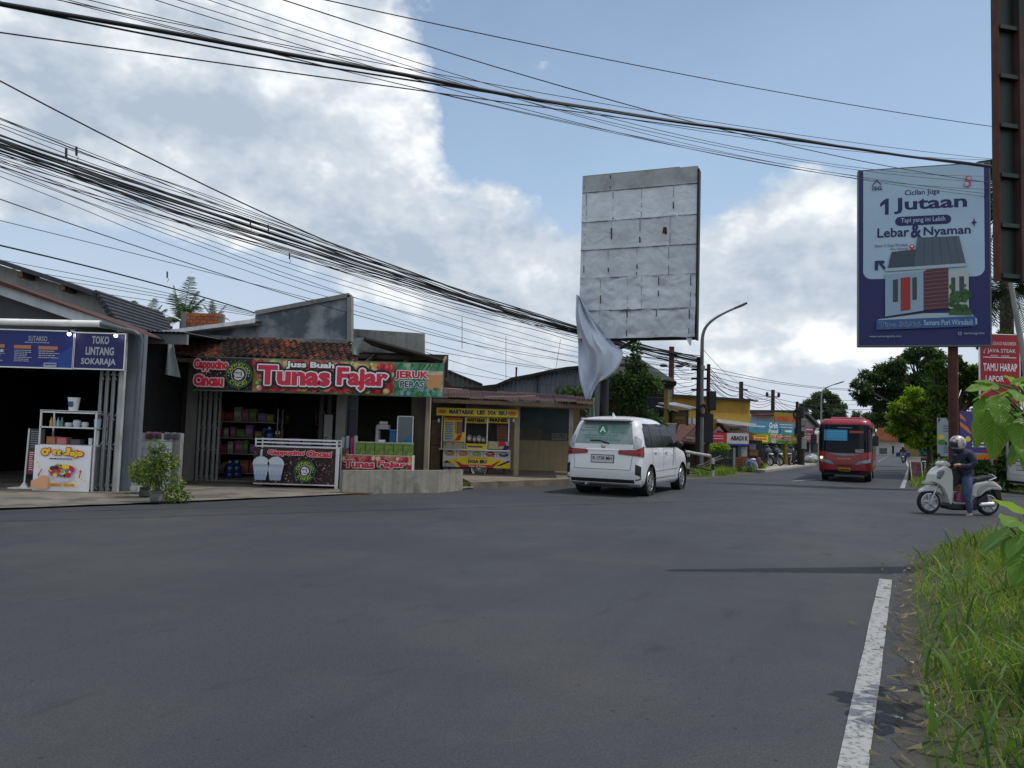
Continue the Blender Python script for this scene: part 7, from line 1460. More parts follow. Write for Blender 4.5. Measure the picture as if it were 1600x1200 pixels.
# ================================================================== signs on the right verge
def stand_sign(name,wall_px,D,rect,mt,lb,legs,cat='sign',depth=.04,frame=None,tilt=0.,leg_mt=None,yaw=0.):
    x0,y0,x1,y1=rect; Wp=Wall(at(x0,(y0+y1)/2,D).xy,at(x1,(y0+y1)/2,D+yaw).xy); u0,u1,z0,z1=Wp.rect(x0,y0,x1,y1); r=Wp.root(name,lb,cat); MB().box(0,u1,0,depth,z0,z1).build('panel',mt,r)
    for f in legs:MB().box(u1*f-.03,u1*f+.03,depth,depth+.06,0,z1*.98).build('leg',leg_mt or M_steel,r)
    if frame:mb=MB(); w=.03; mb.box(-w,0,-.01,depth,z0-w,z1+w); mb.box(u1,u1+w,-.01,depth,z0-w,z1+w); mb.box(0,u1,-.01,depth,z0-w,z0); mb.box(0,u1,-.01,depth,z1,z1+w); mb.build('frame',frame,r)
    return r,Art(r,0,u1,z0,z1,0)
r,A=stand_sign('restaurant_sign',None,26.8,(1531.5,523,1593,640),pm('sign_crimson',(.36,.018,.03),.5,.08,2.),'tall red restaurant sign with white serif lettering behind the broad leaves',(.3,.7),frame=M_alu)
A.text('NOMOR DUA DI INDONESIA',.08,.92,.86,.905,I_white,.0); A.k-=1; A.text('JAVA STEAK',.19,.91,.745,.81,I_white,.0); A.k-=1; A.poly([(.08,.75),(.13,.745),(.11,.775),(.19,.83),(.1,.785)],K('palepink',0),'logo_print'); A.k-=1; A.rect(.27,.46,.71,.724,K('palepink',0)); A.k-=1; A.rect(.54,.74,.71,.724,K('palepink',0)); A.k-=1; A.rect(.08,.92,.69,.70,I_white); A.k-=1
A.text('TAMU HARAP',.08,.94,.51,.615,I_white,.02); A.k-=1; A.text('LAPOR',.14,.6,.37,.45,I_white,.015)
r,A=stand_sign('banner_stand',None,29.5,(1465,653,1487,713),pm('ban_pale',(.36,.46,.48),.6,.08,2.),'narrow pale green and white banner stand left of the rust red post',(.15,.85),'banner',leg_mt=M_alu)
A.poly([(.6,1),(1,1),(1,.78)],I_teal); A.poly([(.05,.85),(.05,.97),(.25,.99)],I_navy); A.polys([(A.ell(.25,.5,.22,.07,12),0),(A.ell(.3,.36,.3,.07,12),1),(A.ell(.6,.33,.08,.05,8),2)],[I_yel,I_green,I_navy],'print'); A.lines(.4,.95,.6,.8,3,I_teal,seed=2); A.k-=1; A.lines(.4,.95,.06,.25,4,I_navy,seed=5)
WPb=None
r,A=stand_sign('event_banner',None,27,(1500,643,1562,718),pm('ban_purple',(.07,.06,.25),.6,.12,1.),'wide purple and orange banner on dark posts behind the scooter rider',(.0,1.03),'banner',leg_mt=M_black)
A.polys([([(0,.78),(.2,.66),(.3,.52),(.2,.56),(0,.7)],0),([(0,.95),(.12,.86),(.16,.78),(0,.86)],0),(A.ell(.2,.42,.07,None,12),1),([(.35,.5),(.62,.48),(.64,.53),(.4,.55)],2),([(0,0),(1,0),(1,.1),(0,.1)],0),([(0,.1),(1,.1),(1,.14),(0,.14)],3)],[I_orange,I_yel,K('salm2',(.6,.25,.15)),K('palegreen',(.3,.36,.3))],'print'); A.lines(.3,.95,.22,.36,2,I_white,seed=7,thick=.5); A.k-=1; A.rect(.1,.3,.16,.2,I_red); A.k-=1; A.rect(.55,.95,.16,.2,I_red); A.k-=1; A.text('EVENT',.7,.95,.42,.56,I_white,.03) if False else None
p=gnd(1431,751); r=empty('folding_sign',(p.x-.2,p.y,0),-.1,'dark red folding pavement sign on the right edge of the road','sign'); hh=at(1431,722,p.y).z; MB().grid([[(0,-.12,0),(.42,-.12,0)],[(0,.05,hh),(.42,.05,hh)]]).build('front_panel',pm('folding_red',(.13,.035,.045),.7,.25,5.,stain=(.25,.16,.17),stain_amt=.5,stain_scale=7.),r); MB().grid([[(0,.3,0),(.42,.3,0)],[(0,.07,hh),(.42,.07,hh)]]).build('back_panel',M_dark,r); mb=MB()
for x in (-.02,.42):mb.bar((x,-.13,0),(x,.04,hh+.02),.03); mb.bar((x,.31,0),(x,.08,hh+.02),.03)
mb.build('frame',M_white,r)
Af=Art(r,.02,.40,.05,hh-.02,-.13)
q=g2(1555,762); r=empty('concrete_block',(q.x,27.5,0),0,'grey concrete block standing among the undergrowth left of the white car','block'); MB().box(-.35,.3,0,.4,.2,1.0).build('block',M_conc,r,bevel=.02); MB().box(-.4,.35,-.05,.45,0,.2).build('plinth',M_conc,r,bevel=.02)
p=at(1528,738,28.0); r=empty('water_drum',(p.x,28.0,p.z-.25),0,'bright blue plastic drum half hidden in the undergrowth','drum'); MB().lathe([(.26,0),(.29,.05),(.29,.2),(.27,.22),(.29,.24),(.29,.5),(.2,.55)],n=16).build('drum',K('drum',(.02,.14,.36)),r,smooth=True); MB().lathe([(.1,.55),(.1,.6)],n=10).build('lid',M_white,r); MB().box(-.3,.3,-.25,.25,-(p.z-.25),0).build('stand',M_wood,r)
# ================================================================== broad leaved plant close to the camera
def teak_mat():
    mt,nt=nt_new('broad_leaf'); L=nt.links.new; out=N(nt,'ShaderNodeOutputMaterial'); b=N(nt,'ShaderNodeBsdfPrincipled'); b.inputs['Roughness'].default_value=.42; b.inputs['Specular IOR Level'].default_value=.4
    uv=N(nt,'ShaderNodeUVMap'); sp=N(nt,'ShaderNodeSeparateXYZ'); L(uv.outputs['UV'],sp.inputs[0])
    def M(op,a,b_=None):
        n=N(nt,'ShaderNodeMath',operation=op)
        for i,v in enumerate((a,b_)):
            if v is None:continue
            if isinstance(v,(int,float)):n.inputs[i].default_value=v
            else:L(v,n.inputs[i])
        return n.outputs[0]
    x=M('ABSOLUTE',M('SUBTRACT',sp.outputs['X'],.5)); vein=M('ABSOLUTE',M('SUBTRACT',M('FRACT',M('SUBTRACT',M('MULTIPLY',sp.outputs['Y'],11.),M('MULTIPLY',x,6.5))),.5))
    v1=M('LESS_THAN',vein,.07); v2=M('LESS_THAN',x,.018); v=M('MAXIMUM',v1,v2)
    g=N(nt,'ShaderNodeNewGeometry'); cr=N(nt,'ShaderNodeValToRGB'); L(g.outputs['Random Per Island'],cr.inputs[0]); e=cr.color_ramp.elements; e[0].color=(.05,.14,.014,1); e[1].color=(.17,.32,.028,1)
    mx=N(nt,'ShaderNodeMix',data_type='RGBA'); L(M('MULTIPLY',v,.45),mx.inputs['Factor']); L(cr.outputs['Color'],mx.inputs['A']); mx.inputs['B'].default_value=(.28,.40,.10,1); L(mx.outputs['Result'],b.inputs['Base Color'])
    bp=N(nt,'ShaderNodeBump',i_Strength=.5,i_Distance=.01); L(vein,bp.inputs['Height']); L(bp.outputs['Normal'],b.inputs['Normal'])
    hs=N(nt,'ShaderNodeHueSaturation'); hs.inputs['Value'].default_value=1.9; hs.inputs['Hue'].default_value=.48; L(mx.outputs['Result'],hs.inputs['Color']); tr=N(nt,'ShaderNodeBsdfTranslucent'); L(hs.outputs['Color'],tr.inputs['Color']); ms=N(nt,'ShaderNodeMixShader',i_Fac=.42); L(b.outputs['BSDF'],ms.inputs[1]); L(tr.outputs['BSDF'],ms.inputs[2]); L(ms.outputs['Shader'],out.inputs['Surface']); return mt
M_teak=teak_mat()
def broad_plant(specs,root_xy,lb,seed,lk=1.):
    """specs: (px, py, D, length m, direction (x,y,z), roll)"""
    rd=random.Random(seed); r=empty('broad_leaved_plant',(root_xy[0],root_xy[1],.2),0,lb,'plant'); o_=Vector((root_xy[0],root_xy[1],.2)); mbs=MB()
    stem_top=None
    for px,py,D,L_,dr,roll in specs:
        L_*=lk; b=at(px,py,D)-o_; ax=Vector(dr).normalized(); up=Vector((0,0,1)) if abs(ax.z)<.9 else Vector((0,-1,0)); sd_=ax.cross(up).normalized(); nn=sd_.cross(ax).normalized(); R_=Matrix.Rotation(roll,3,ax); sd_,nn=R_@sd_,R_@nn
        V,F,UV=[],[],[]; ny,nx_=14,8
        for j in range(ny+1):
            t=j/ny; w=L_*.33*(math.sin(PI*t**.8)**.75)*(1-.12*t)+(.004 if t<1 else 0); bend=-.28*L_*t*t
            for i in range(nx_+1):
                s_=i/nx_*2-1; wav=.02*L_*math.sin(t*16+s_*2+roll)*abs(s_); p=b+ax*(L_*t)+Vector((0,0,bend))+sd_*(w*s_)+nn*(-.18*w*(1-abs(s_))+wav+.012*L_*math.cos(t*34)*(1-abs(s_))); V.append(p); UV.append((.5+s_*.5*1.0,t))
        for j in range(ny):
            for i in range(nx_):a=j*(nx_+1)+i; F.append((a,a+1,a+nx_+2,a+nx_+1))
        me=bpy.data.meshes.new('leaf'); me.from_pydata([tuple(v) for v in V],[],F); me.materials.append(M_teak); ul=me.uv_layers.new(name='UVMap')
        for lp_ in me.loops:ul.data[lp_.index].uv=UV[lp_.vertex_index]
        me.polygons.foreach_set('use_smooth',[True]*len(me.polygons)); o=bpy.data.objects.new('leaf',me); COL.objects.link(o); o.parent=r
        hub=Vector((0.0,0.0,max(.1,b.z-.12-rd.random()*.1))); mbs.tube([hub,hub.lerp(b,.6)+Vector((0,0,.03)),b],[.009,.007,.005],6)
    zt=max((at(s[0],s[1],s[2])-o_).z for s in specs); mbs.tube([(0,0,-.25),(.02,0,zt*.5),(0,0,zt*.95)],[.022,.018,.012],8); mbs.build('stem',pm('leaf_stem',(.07,.11,.03),.7,.2,6.),r,smooth='all')
Dn=4.6; rx=at(1606,660,Dn).x
broad_plant([(1572,612,4.5,.20,(-.75,-.3,-.1),.3),(1562,604,4.75,.24,(-.9,.2,.12),-.5),(1590,603,4.6,.22,(.5,-.3,.2),.3),(1560,618,4.35,.19,(-.25,-.5,-.8),.1),(1540,640,4.6,.24,(-.4,-.1,-.95),-.2),(1556,645,4.5,.27,(-.2,-.2,-1),.35),(1580,640,4.45,.30,(.05,-.35,-.9),-.2),(1596,622,4.4,.26,(.3,-.5,-.5),.3),(1585,622,4.7,.22,(-.9,-.2,.1),.5),(1604,655,4.4,.28,(-.5,-.5,-.5),-.4),(1600,610,4.8,.22,(-.3,.2,.5),.2),(1602,680,4.5,.24,(-.6,-.3,-.6),.3),(1610,640,4.3,.26,(-.6,-.6,.1),.5),(1575,625,4.8,.2,(-.7,.3,-.5),.8),(1590,665,4.6,.25,(.2,-.3,-.9),.1),(1552,622,4.65,.2,(-.6,-.3,-.6),-.3),(1570,655,4.7,.22,(-.3,.1,-.9),.6),(1585,640,4.9,.22,(-.8,.2,-.3),.2),(1600,635,4.7,.24,(.2,-.5,-.6),-.6),(1566,634,4.3,.17,(-.5,-.5,-.3),.9),(1548,608,4.7,.17,(-.9,-.2,-.3),.4),(1556,600,4.8,.16,(-.6,.3,.3),-.3),(1536,620,4.7,.16,(-.6,-.3,-.8),.2),(1578,600,4.7,.17,(.3,-.4,.3),.5),(1590,612,4.4,.18,(-.4,-.6,-.1),-.5),(1612,690,4.5,.24,(-.3,-.4,-.8),.4)],(rx+.02,Dn),'tall broad leaved plant in front of the red restaurant sign',3,.82)
broad_plant([(1575,822,3.6,.17,(-.7,-.2,-.35),.3),(1590,812,3.5,.16,(-.5,-.4,.1),-.4),(1600,804,3.6,.17,(-.4,.1,.35),.2),(1598,830,3.45,.17,(-.6,-.5,-.3),.5),(1604,845,3.5,.18,(-.5,-.3,-.7),-.3),(1588,836,3.6,.14,(-.8,.1,-.3),.1),(1610,822,3.4,.17,(-.3,-.6,.0),-.2),(1606,868,3.5,.15,(-.5,-.3,-.6),.3),(1580,838,3.55,.12,(-.3,-.3,-.8),.2)],(at(1612,850,3.5).x+.03,3.5),'low broad leaved plant at the right edge above the grass',5)
# ================================================================== vehicles
class Hull:
    """stack of rounded outlines: rows (z, x_rear, x_front, half width, rear corner radius, front corner radius)"""
    def __init__(s,rows):s.r=rows
    def at(s,z):
        r=s.r
        if z<=r[0][0]:return r[0]
        for a,b in zip(r,r[1:]):
            if z<=b[0]:
                t=(z-a[0])/max(1e-6,b[0]-a[0]); return tuple(a[i]+(b[i]-a[i])*t for i in range(6))
        return r[-1]
    def ring(s,row,n=8):
        z,xr,xf,w,rr,rf=row; o=[]
        for cx,cy,r,a0 in ((xr+rr,w-rr,rr,90),(xr+rr,-w+rr,rr,180),(xf-rf,-w+rf,rf,270),(xf-rf,w-rf,rf,0)):
            for k in range(n+1):a=math.radians(a0+90*k/n); o.append((cx+r*math.cos(a),cy+r*math.sin(a),z))
        return o
    def mesh(s,mb,n=8):
        rings=[mb.vs(s.ring(r,n)) for r in s.r]; m_=4*(n+1)
        for a,b in zip(rings,rings[1:]):
            for q in range(m_):mb.face([a+q,b+q,b+(q+1)%m_,a+(q+1)%m_][::-1])
        mb.face([rings[0]+q for q in reversed(range(m_))]); mb.face([rings[-1]+q for q in range(m_)])
        return mb
    def pt(s,end,t,z,off=.004):
        """t runs round from the middle of the rear (end=-1) or front (end=1): + is the car's left"""
        _,xr,xf,w,rr,rf=s.at(z); r=rr if end<0 else rf; sg=1 if t>=0 else -1; t=abs(t); fl=w-r; arc=r*PI/2
        if t<fl:x,y,nx,ny=0.,t,-1.,0.
        elif t<fl+arc:a=(t-fl)/r; x,y,nx,ny=r-r*math.cos(a),fl+r*math.sin(a),-math.cos(a),math.sin(a)
        else:x,y,nx,ny=r+(t-fl-arc),w,0.,1.
        x+=nx*off; y+=ny*off
        return (xr+x if end<0 else xf-x,y*sg,z)
    def patch(s,mb,end,t0,t1,z0,z1,off=.004,nt_=10,nz=3,skew=0.,mi=None):
        def f(v,u):return v(u) if callable(v) else v
        return mb.grid([[s.pt(end,f(t0,j/nz)+(f(t1,j/nz)-f(t0,j/nz))*i/nt_,f(z0,i/nt_)+(f(z1,i/nt_)-f(z0,i/nt_))*j/nz,off) for i in range(nt_+1)] for j in range(nz+1)],mi)
    def side(s,mb,sg,x0,x1,z0,z1,off=.004,nx=8,nz=4,mi=None):
        def f(v,u):return v(u) if callable(v) else v
        P=[]
        for j in range(nz+1):
            row=[]
            for i in range(nx+1):
                zz=f(z0,i/nx)+(f(z1,i/nx)-f(z0,i/nx))*j/nz; row.append((f(x0,j/nz)+(f(x1,j/nz)-f(x0,j/nz))*i/nx,sg*(s.at(zz)[3]+off),zz))
            P.append(row)
        return mb.grid(P,mi)
def boolean_cut(o,cutters):
    for c in cutters:
        m_=o.modifiers.new('cut','BOOLEAN'); m_.object=c; m_.solver='EXACT'; m_.operation='DIFFERENCE'
    dg=bpy.context.evaluated_depsgraph_get(); me=bpy.data.meshes.new_from_object(o.evaluated_get(dg)); o.modifiers.clear(); o.data=me
    for c in cutters:bpy.data.objects.remove(c)
    me.polygons.foreach_set('use_smooth',[True]*len(me.polygons)); me.set_sharp_from_angle(angle=math.radians(32)); return o
M_tyre=pm('tyre_rubber',(.014,.014,.015),.85,.15,8.); M_alloy=pm('alloy',(.5,.5,.52),.35,.06,6.,metal=.8)
def road_wheel(parent,x,y,R,w,sg,spokes=9,mt=None):
    mb=MB(); mb.lathe([(R*.66,-w/2),(R*.95,-w/2),(R,-w*.32),(R,w*.32),(R*.95,w/2),(R*.66,w/2)],(x,y,R),30,'y'); t=mb.build('wheel',M_tyre,parent,smooth=True)
    mb=MB(); yo=y+sg*(w/2+.0)
    mb.lathe([(R*.70,-.01),(R*.66,.012),(R*.60,-.005)],(x,yo,R),28,'y',caps=False); mb.lathe([(R*.15,-.012),(R*.15,.012)],(x,yo,R),12,'y')
    for k in range(spokes):a=2*PI*k/spokes; mb.bar((x+.1*R*math.cos(a),yo,R+.1*R*math.sin(a)),(x+.64*R*math.cos(a),yo,R+.64*R*math.sin(a)),.02,R*.13)
    mb.build('rim',mt or M_alloy,t); MB().lathe([(R*.64,0),(.01,.004)],(x,y+sg*(w/2-.03),R),20,'y').build('disc',M_black,t)
    return t
M_carw=pm('car_white',(.66,.68,.71),.28,.02,1.,coat=.6); M_cglass=pm('car_glass',(.004,.005,.006),.12,.1,1.,spec=.10); M_chrome=pm('chrome',(.5,.5,.52),.15,.03,3.,metal=1.)
M_tail=pm('tail_red',(.20,.005,.012),.25,.1,4.,coat=.1); M_clear=pm('lamp_clear',(.32,.34,.37),.12,.15,8.,coat=.8)
CAR=Hull([(.20,.22,3.95,.74,.12,.3),(.27,.06,4.10,.80,.14,.38),(.40,.0,4.18,.825,.15,.42),(.58,.0,4.19,.83,.16,.45),(.74,.03,4.16,.835,.16,.48),(.86,.045,4.08,.832,.16,.5),(.93,.055,3.93,.828,.16,.5),(.985,.065,3.55,.822,.16,.45),(1.04,.07,3.12,.815,.16,.32),(1.10,.085,3.00,.80,.16,.30),(1.25,.14,2.78,.772,.17,.28),(1.42,.21,2.50,.728,.18,.26),(1.54,.28,2.28,.688,.19,.26),(1.60,.35,2.08,.645,.2,.26),(1.645,.46,1.88,.585,.22,.28),(1.675,.68,1.60,.48,.24,.26),(1.695,.9,1.4,.3,.2,.2)])
def make_car(label,stickers,plate):
    r=empty('car',(0,0,0),0,label,'car'); mb=MB(); CAR.mesh(mb); body=mb.build('body',M_carw,r)
    cut=[]
    for x in (.80,3.45):
        c=MB().lathe([(.365,-1.2),(.365,-.52)],(x,0,.315),32,'y').build('cutter',M_black); cut.append(c); c=MB().lathe([(.365,.52),(.365,1.2)],(x,0,.315),32,'y').build('cutter',M_black); cut.append(c)
    boolean_cut(body,cut)
    for p in body.data.polygons:pass
    for x in (.80,3.45):
        for sg in (-1,1):road_wheel(r,x,sg*.715,.312,.19,sg); MB().lathe([(.362,-.0),(.362,.22)],(x,sg*.62,.315),24,'y',caps=False).build('wheel_arch',M_black,r)
    for sg in (-1,1):
        for x0,x1,z0,z1 in (((lambda v:.40+.02*v),.86,1.06,(lambda u:1.44+.08*u)),(.90,(lambda v:1.74-.0*v),1.05,(lambda u:1.53+.03*u)),(1.77,(lambda v:2.80-.46*v),1.04,(lambda u:1.56-.02*u))):CAR.side(mb:=MB(),sg,x0,x1,z0,z1,.006); mb.build('side_window',M_cglass,r)
        mb=MB(); CAR.side(mb,sg,(lambda v:.44+.06*v),(lambda v:2.78-.46*v),1.045,1.535,.0035,12,5); mb.build('pillar_trim',pm('pillar_black',(.006,.006,.007),.3,.1,2.,spec=.08),r)
        mb=MB(); CAR.side(mb,sg,.36,2.8,1.03,1.045,.007,10,1); mb.build('window_trim',M_black,r)
        mb=MB()
        for x in (.9,1.755,2.78):CAR.side(mb,sg,x,x+.014,.36,1.06,.003,1,5)
        CAR.side(mb,sg,.9,2.8,.35,.362,.003,10,1); mb.build('door_seam',pm('seam_grey',(.12,.12,.12),.7,.1,3.),r)
        for x in (1.02,1.86):y=sg*(CAR.at(.93)[3]+.012); MB().box(x,x+.17,y-.016,y+.016,.915,.945).build('door_handle',M_carw,r,bevel=.008)
        mb=MB(); CAR.side(mb,sg,1.2,3.0,lambda u:.52+.03*u,lambda u:.56+.06*u,.010,12,2); mb.build('door_moulding',M_carw,r,smooth='all')
        m_=MB(); m_.ball((2.68,sg*.93,1.10),(.07,.12,.085),12,8); m_.bar((2.66,sg*.80,1.06),(2.66,sg*.86,1.08),.05); m_.build('mirror',M_black,r,smooth='all')
        mb=MB(); CAR.side(mb,sg,1.2,3.1,.255,.335,.012,8,2); mb.build('side_skirt',M_carw,r)
    mb=MB(); CAR.patch(mb,1,-.60,.60,1.09,1.52,.006,10,5); mb.build('windscreen',M_cglass,r)
    for sg in (-1,1):mb=MB(); CAR.patch(mb,1,sg*.45,sg*.85,.72,.86,.006); mb.build('headlight',M_clear,r)
    mb=MB(); CAR.patch(mb,1,-.42,.42,.52,.84,.006); mb.build('grille',M_black,r)
    wnd=MB(); CAR.patch(wnd,-1,lambda v:-.655+.10*v,lambda v:.655-.10*v,1.09,1.53,.006,12,6)
    rw=wnd.build('rear_window',pm('stickered_glass',(.20,.27,.28),.12,.15,3.,coat=.5,stain=(.10,.19,.19),stain_amt=.6,stain_scale=4.) if stickers else M_cglass,r,smooth='all')
    if stickers:
        def rp(y,z,off):return CAR.pt(-1,y,z,off)
        def disc(mb,y,z,ra,off,n=24):mb.poly([rp(y+ra*math.cos(2*PI*q/n),z+ra*.92*math.sin(2*PI*q/n),off) for q in range(n)])
        mb=MB(); disc(mb,.06,1.385,.115,.012); mb.build('green_sticker',K('stgreen',(.01,.19,.11)),rw)
        mb=MB(); mb.poly([rp(y,z,.017) for y,z in ((.12,1.33),(.09,1.33),(.055,1.43),(.075,1.45))]); mb.poly([rp(y,z,.017) for y,z in ((.055,1.45),(.075,1.45),(.015,1.33),(-.015,1.33))][::1]); mb.poly([rp(y,z,.0175) for y,z in ((.09,1.365),(.09,1.38),(.02,1.38),(.02,1.365))]); mb.build('sticker_mark',I_white,rw)
        mb=MB(); rd=random.Random(2)
        for(y0,y1,z0,z1) in ((-.50,-.14,1.44,1.452),(-.50,-.14,1.32,1.332),(-.50,-.488,1.32,1.452),(-.152,-.14,1.32,1.452)):mb.poly([rp(y0,z0,.011),rp(y1,z0,.011),rp(y1,z1,.011),rp(y0,z1,.011)])
        mb.build('sticker_frame',K('stgreen',0),rw); mb=MB()
        for row,(y0,y1) in enumerate(((-.46,-.18),(-.46,-.2),(.22,.5),(.2,.54),(-.3,.5),(-.2,.45),(-.35,.3))):
            z=(1.405,1.36,1.42,1.36,1.25,1.2,1.16)[row]; y=y0
            while y<y1:w=rd.uniform(.03,.08); mb.poly([rp(y,z,.011),rp(y+w,z,.011),rp(y+w,z+.02,.011),rp(y,z+.02,.011)]); y+=w+.018
        mb.build('small_print',pm('st_print',(.05,.22,.17),.4,.2,8.),rw)
    mb=MB(); mb.box(.17,.50,-.56,.56,1.575,1.625); mb.build('spoiler',M_carw,r,bevel=.02); MB().box(.185,.42,-.5,.5,1.545,1.572).build('spoiler_shade',M_black,r)
    for sg in (-1,1):
        mb=MB(); CAR.patch(mb,-1,sg*.66,sg*.84,1.0,lambda u:1.27-.08*u,.008,6,3); mb.build('lamp_lens',M_clear,r)
        mb=MB(); CAR.patch(mb,-1,sg*.34,sg*.95,lambda u:.88-.05*u,lambda u:.965+.02*u+.09*max(0,u-.6)/.4,.014,12,3); tl=mb.build('tail_light',M_tail,r); mb=MB(); CAR.patch(mb,-1,sg*.42,sg*.80,.925,.935,.018,6,1); mb.build('light_strip',K('pinklens',(.4,.08,.09)),tl)
        mb=MB(); CAR.patch(mb,-1,sg*.72,sg*(.86),lambda u:.34+.03*u,lambda u:.68-.05*u,.008,4,2); mb.build('bumper_vent',M_black,r)
        mb=MB(); CAR.patch(mb,-1,sg*.30,sg*.315,.6,1.07,.003,1,4) if False else None
    mb=MB(); CAR.patch(mb,-1,-.36,.36,.955,.99,.02,6,1); mb.build('chrome_strip',M_chrome,r); mb=MB(); CAR.patch(mb,-1,-.7,.7,.21,.36,.006,8,2); mb.build('bumper_base',M_black,r)
    mb=MB()
    for a,b in (((-.62,.56),(.62,.56)),((-.62,.56),(-.66,.98)),((.62,.56),(.66,.98))):
        mb.tube([CAR.pt(-1,a[0],a[1],.003),CAR.pt(-1,(a[0]+b[0])/2,(a[1]+b[1])/2,.003),CAR.pt(-1,b[0],b[1],.003)],.005,5)
    mb.build('tailgate_seam',MATS['seam_grey'],r); mb=MB(); mb.lathe([(.045,0),(.045,.02),(.03,.03)],(0,0,0),16); o=mb.build('badge',M_chrome,r); o.rotation_euler=(0,-PI/2,0); o.location=CAR.pt(-1,.0,1.04,.0)
    px_=CAR.pt(-1,0,.78,.0)[0]; pl=MB().box(px_-.022,px_+.0,-.24,.24,.70,.845).build('number_plate',K('platewhite',(.55,.55,.55)),r)
    if plate:me=text_me(plate,.012)
    if plate:co=np.array([v.co[:] for v in me.vertices]); lo,hi=co.min(0),co.max(0); sx,sz=.42/(hi[0]-lo[0]),.075/(hi[1]-lo[1])
    if plate:mb=MB(); mb.mesh(me,Matrix(((0,0,0,px_-.026),(-sx,0,0,.21+sx*lo[0]),(0,sz,0,.748-sz*lo[1]),(0,0,0,1)))); mb.build('lettering',I_black,pl)
    MB().box(px_-.018,px_+.0,-.255,.255,.685,.86).build('plate_frame',M_black,r)
    w0,w1=CAR.pt(-1,.30,1.15,.02),CAR.pt(-1,-.12,1.10,.02); mb=MB(); mb.tube([w0,((w0[0]+w1[0])/2,(w0[1]+w1[1])/2,1.155),w1],[.012,.012,.018],6); mb.build('wiper',M_black,r)
    MB().prism([(.62,1.675),(.80,1.68),(.64,1.76)],-.012,.012).build('antenna_fin',M_carw,r); MB().box(.25,3.9,-.6,.6,.17,.26).build('underbody',M_black,r); MB().tube([(.0,.35,.24),(.3,.35,.24)],.025,8).build('exhaust',M_steel,r)
    return r
def solve_pose(P,T,x0):
    """least squares of (x, y, heading, scale) so that local points P fall on photo pixels T"""
    v=np.array(x0,float)
    def res(v):
        c,s_=math.cos(v[2]),math.sin(v[2]); o=[]
        for p,t in zip(P,T):
            w=(v[0]+v[3]*(c*p[0]-s_*p[1]),v[1]+v[3]*(s_*p[0]+c*p[1]),v[3]*p[2]); q=proj(w); o+=[q[0]-t[0],q[1]-t[1]]
        return np.array(o)
    for _ in range(40):
        r=res(v); J=np.stack([(res(v+np.eye(4)[i]*1e-4)-r)/1e-4 for i in range(4)],1); v-=np.linalg.lstsq(J,r,rcond=None)[0]*.8
    return v,np.abs(res(v)).mean()
c1=make_car('white people carrier driving away with green sticker on its rear window',True,'R 1738 MH')
v,e=solve_pose([(.80,.715,0),(.80,-.715,0),(3.45,-.715,0),(.4,0,1.62),(.05,.83,.9),(.1,-.8,.9),(4.0,-.7,.6)],[(909,769),(1013,773),(1058,766),(945,655),(891,705),(1000,702),(1067,732)],(3,19.5,math.radians(62),1.1)); print('car',v,e)
c1.location=(v[0],v[1],0); c1.rotation_euler=(0,0,v[2]); c1.scale=(v[3],)*3
c2=make_car('white people carrier cut off by the right edge waiting in the side road',False,'')
p=gnd(1578,772); c2.location=(p.x+.75,p.y+.6,0); c2.rotation_euler=(0,0,math.radians(-3)); c2.scale=(1.08,)*3
# ------------------------------------------------------------------ bus
BUS=Hull([(.38,-6.9,-.12,.98,.2,.35),(.50,-7.,-.02,1.03,.25,.42),(.85,-7.,.0,1.045,.25,.45),(1.1,-7.,-.03,1.05,.25,.45),(1.25,-7.,-.07,1.05,.25,.45),(2.0,-7.,-.24,1.04,.25,.42),(2.35,-6.95,-.33,1.02,.25,.40),(2.52,-6.9,-.38,1.0,.25,.38),(2.62,-6.8,-.5,.95,.25,.36),(2.67,-6.6,-.75,.85,.25,.36)])
M_busr=pm('bus_red',(.24,.008,.018),.35,.08,2.,coat=.25)
def dashes(par,y0,y1,z0,z1,off,mt,seed):
    mb=MB(); rd=random.Random(seed); y=y0
    while y>y1:w=rd.uniform(.02,.05); a,b,c,d=BUS.pt(1,y,z0,off),BUS.pt(1,y-w,z0,off),BUS.pt(1,y-w,z1,off),BUS.pt(1,y,z1,off); mb.poly([a,b,c,d]); y-=w+.014
    mb.build('small_print',mt,par)
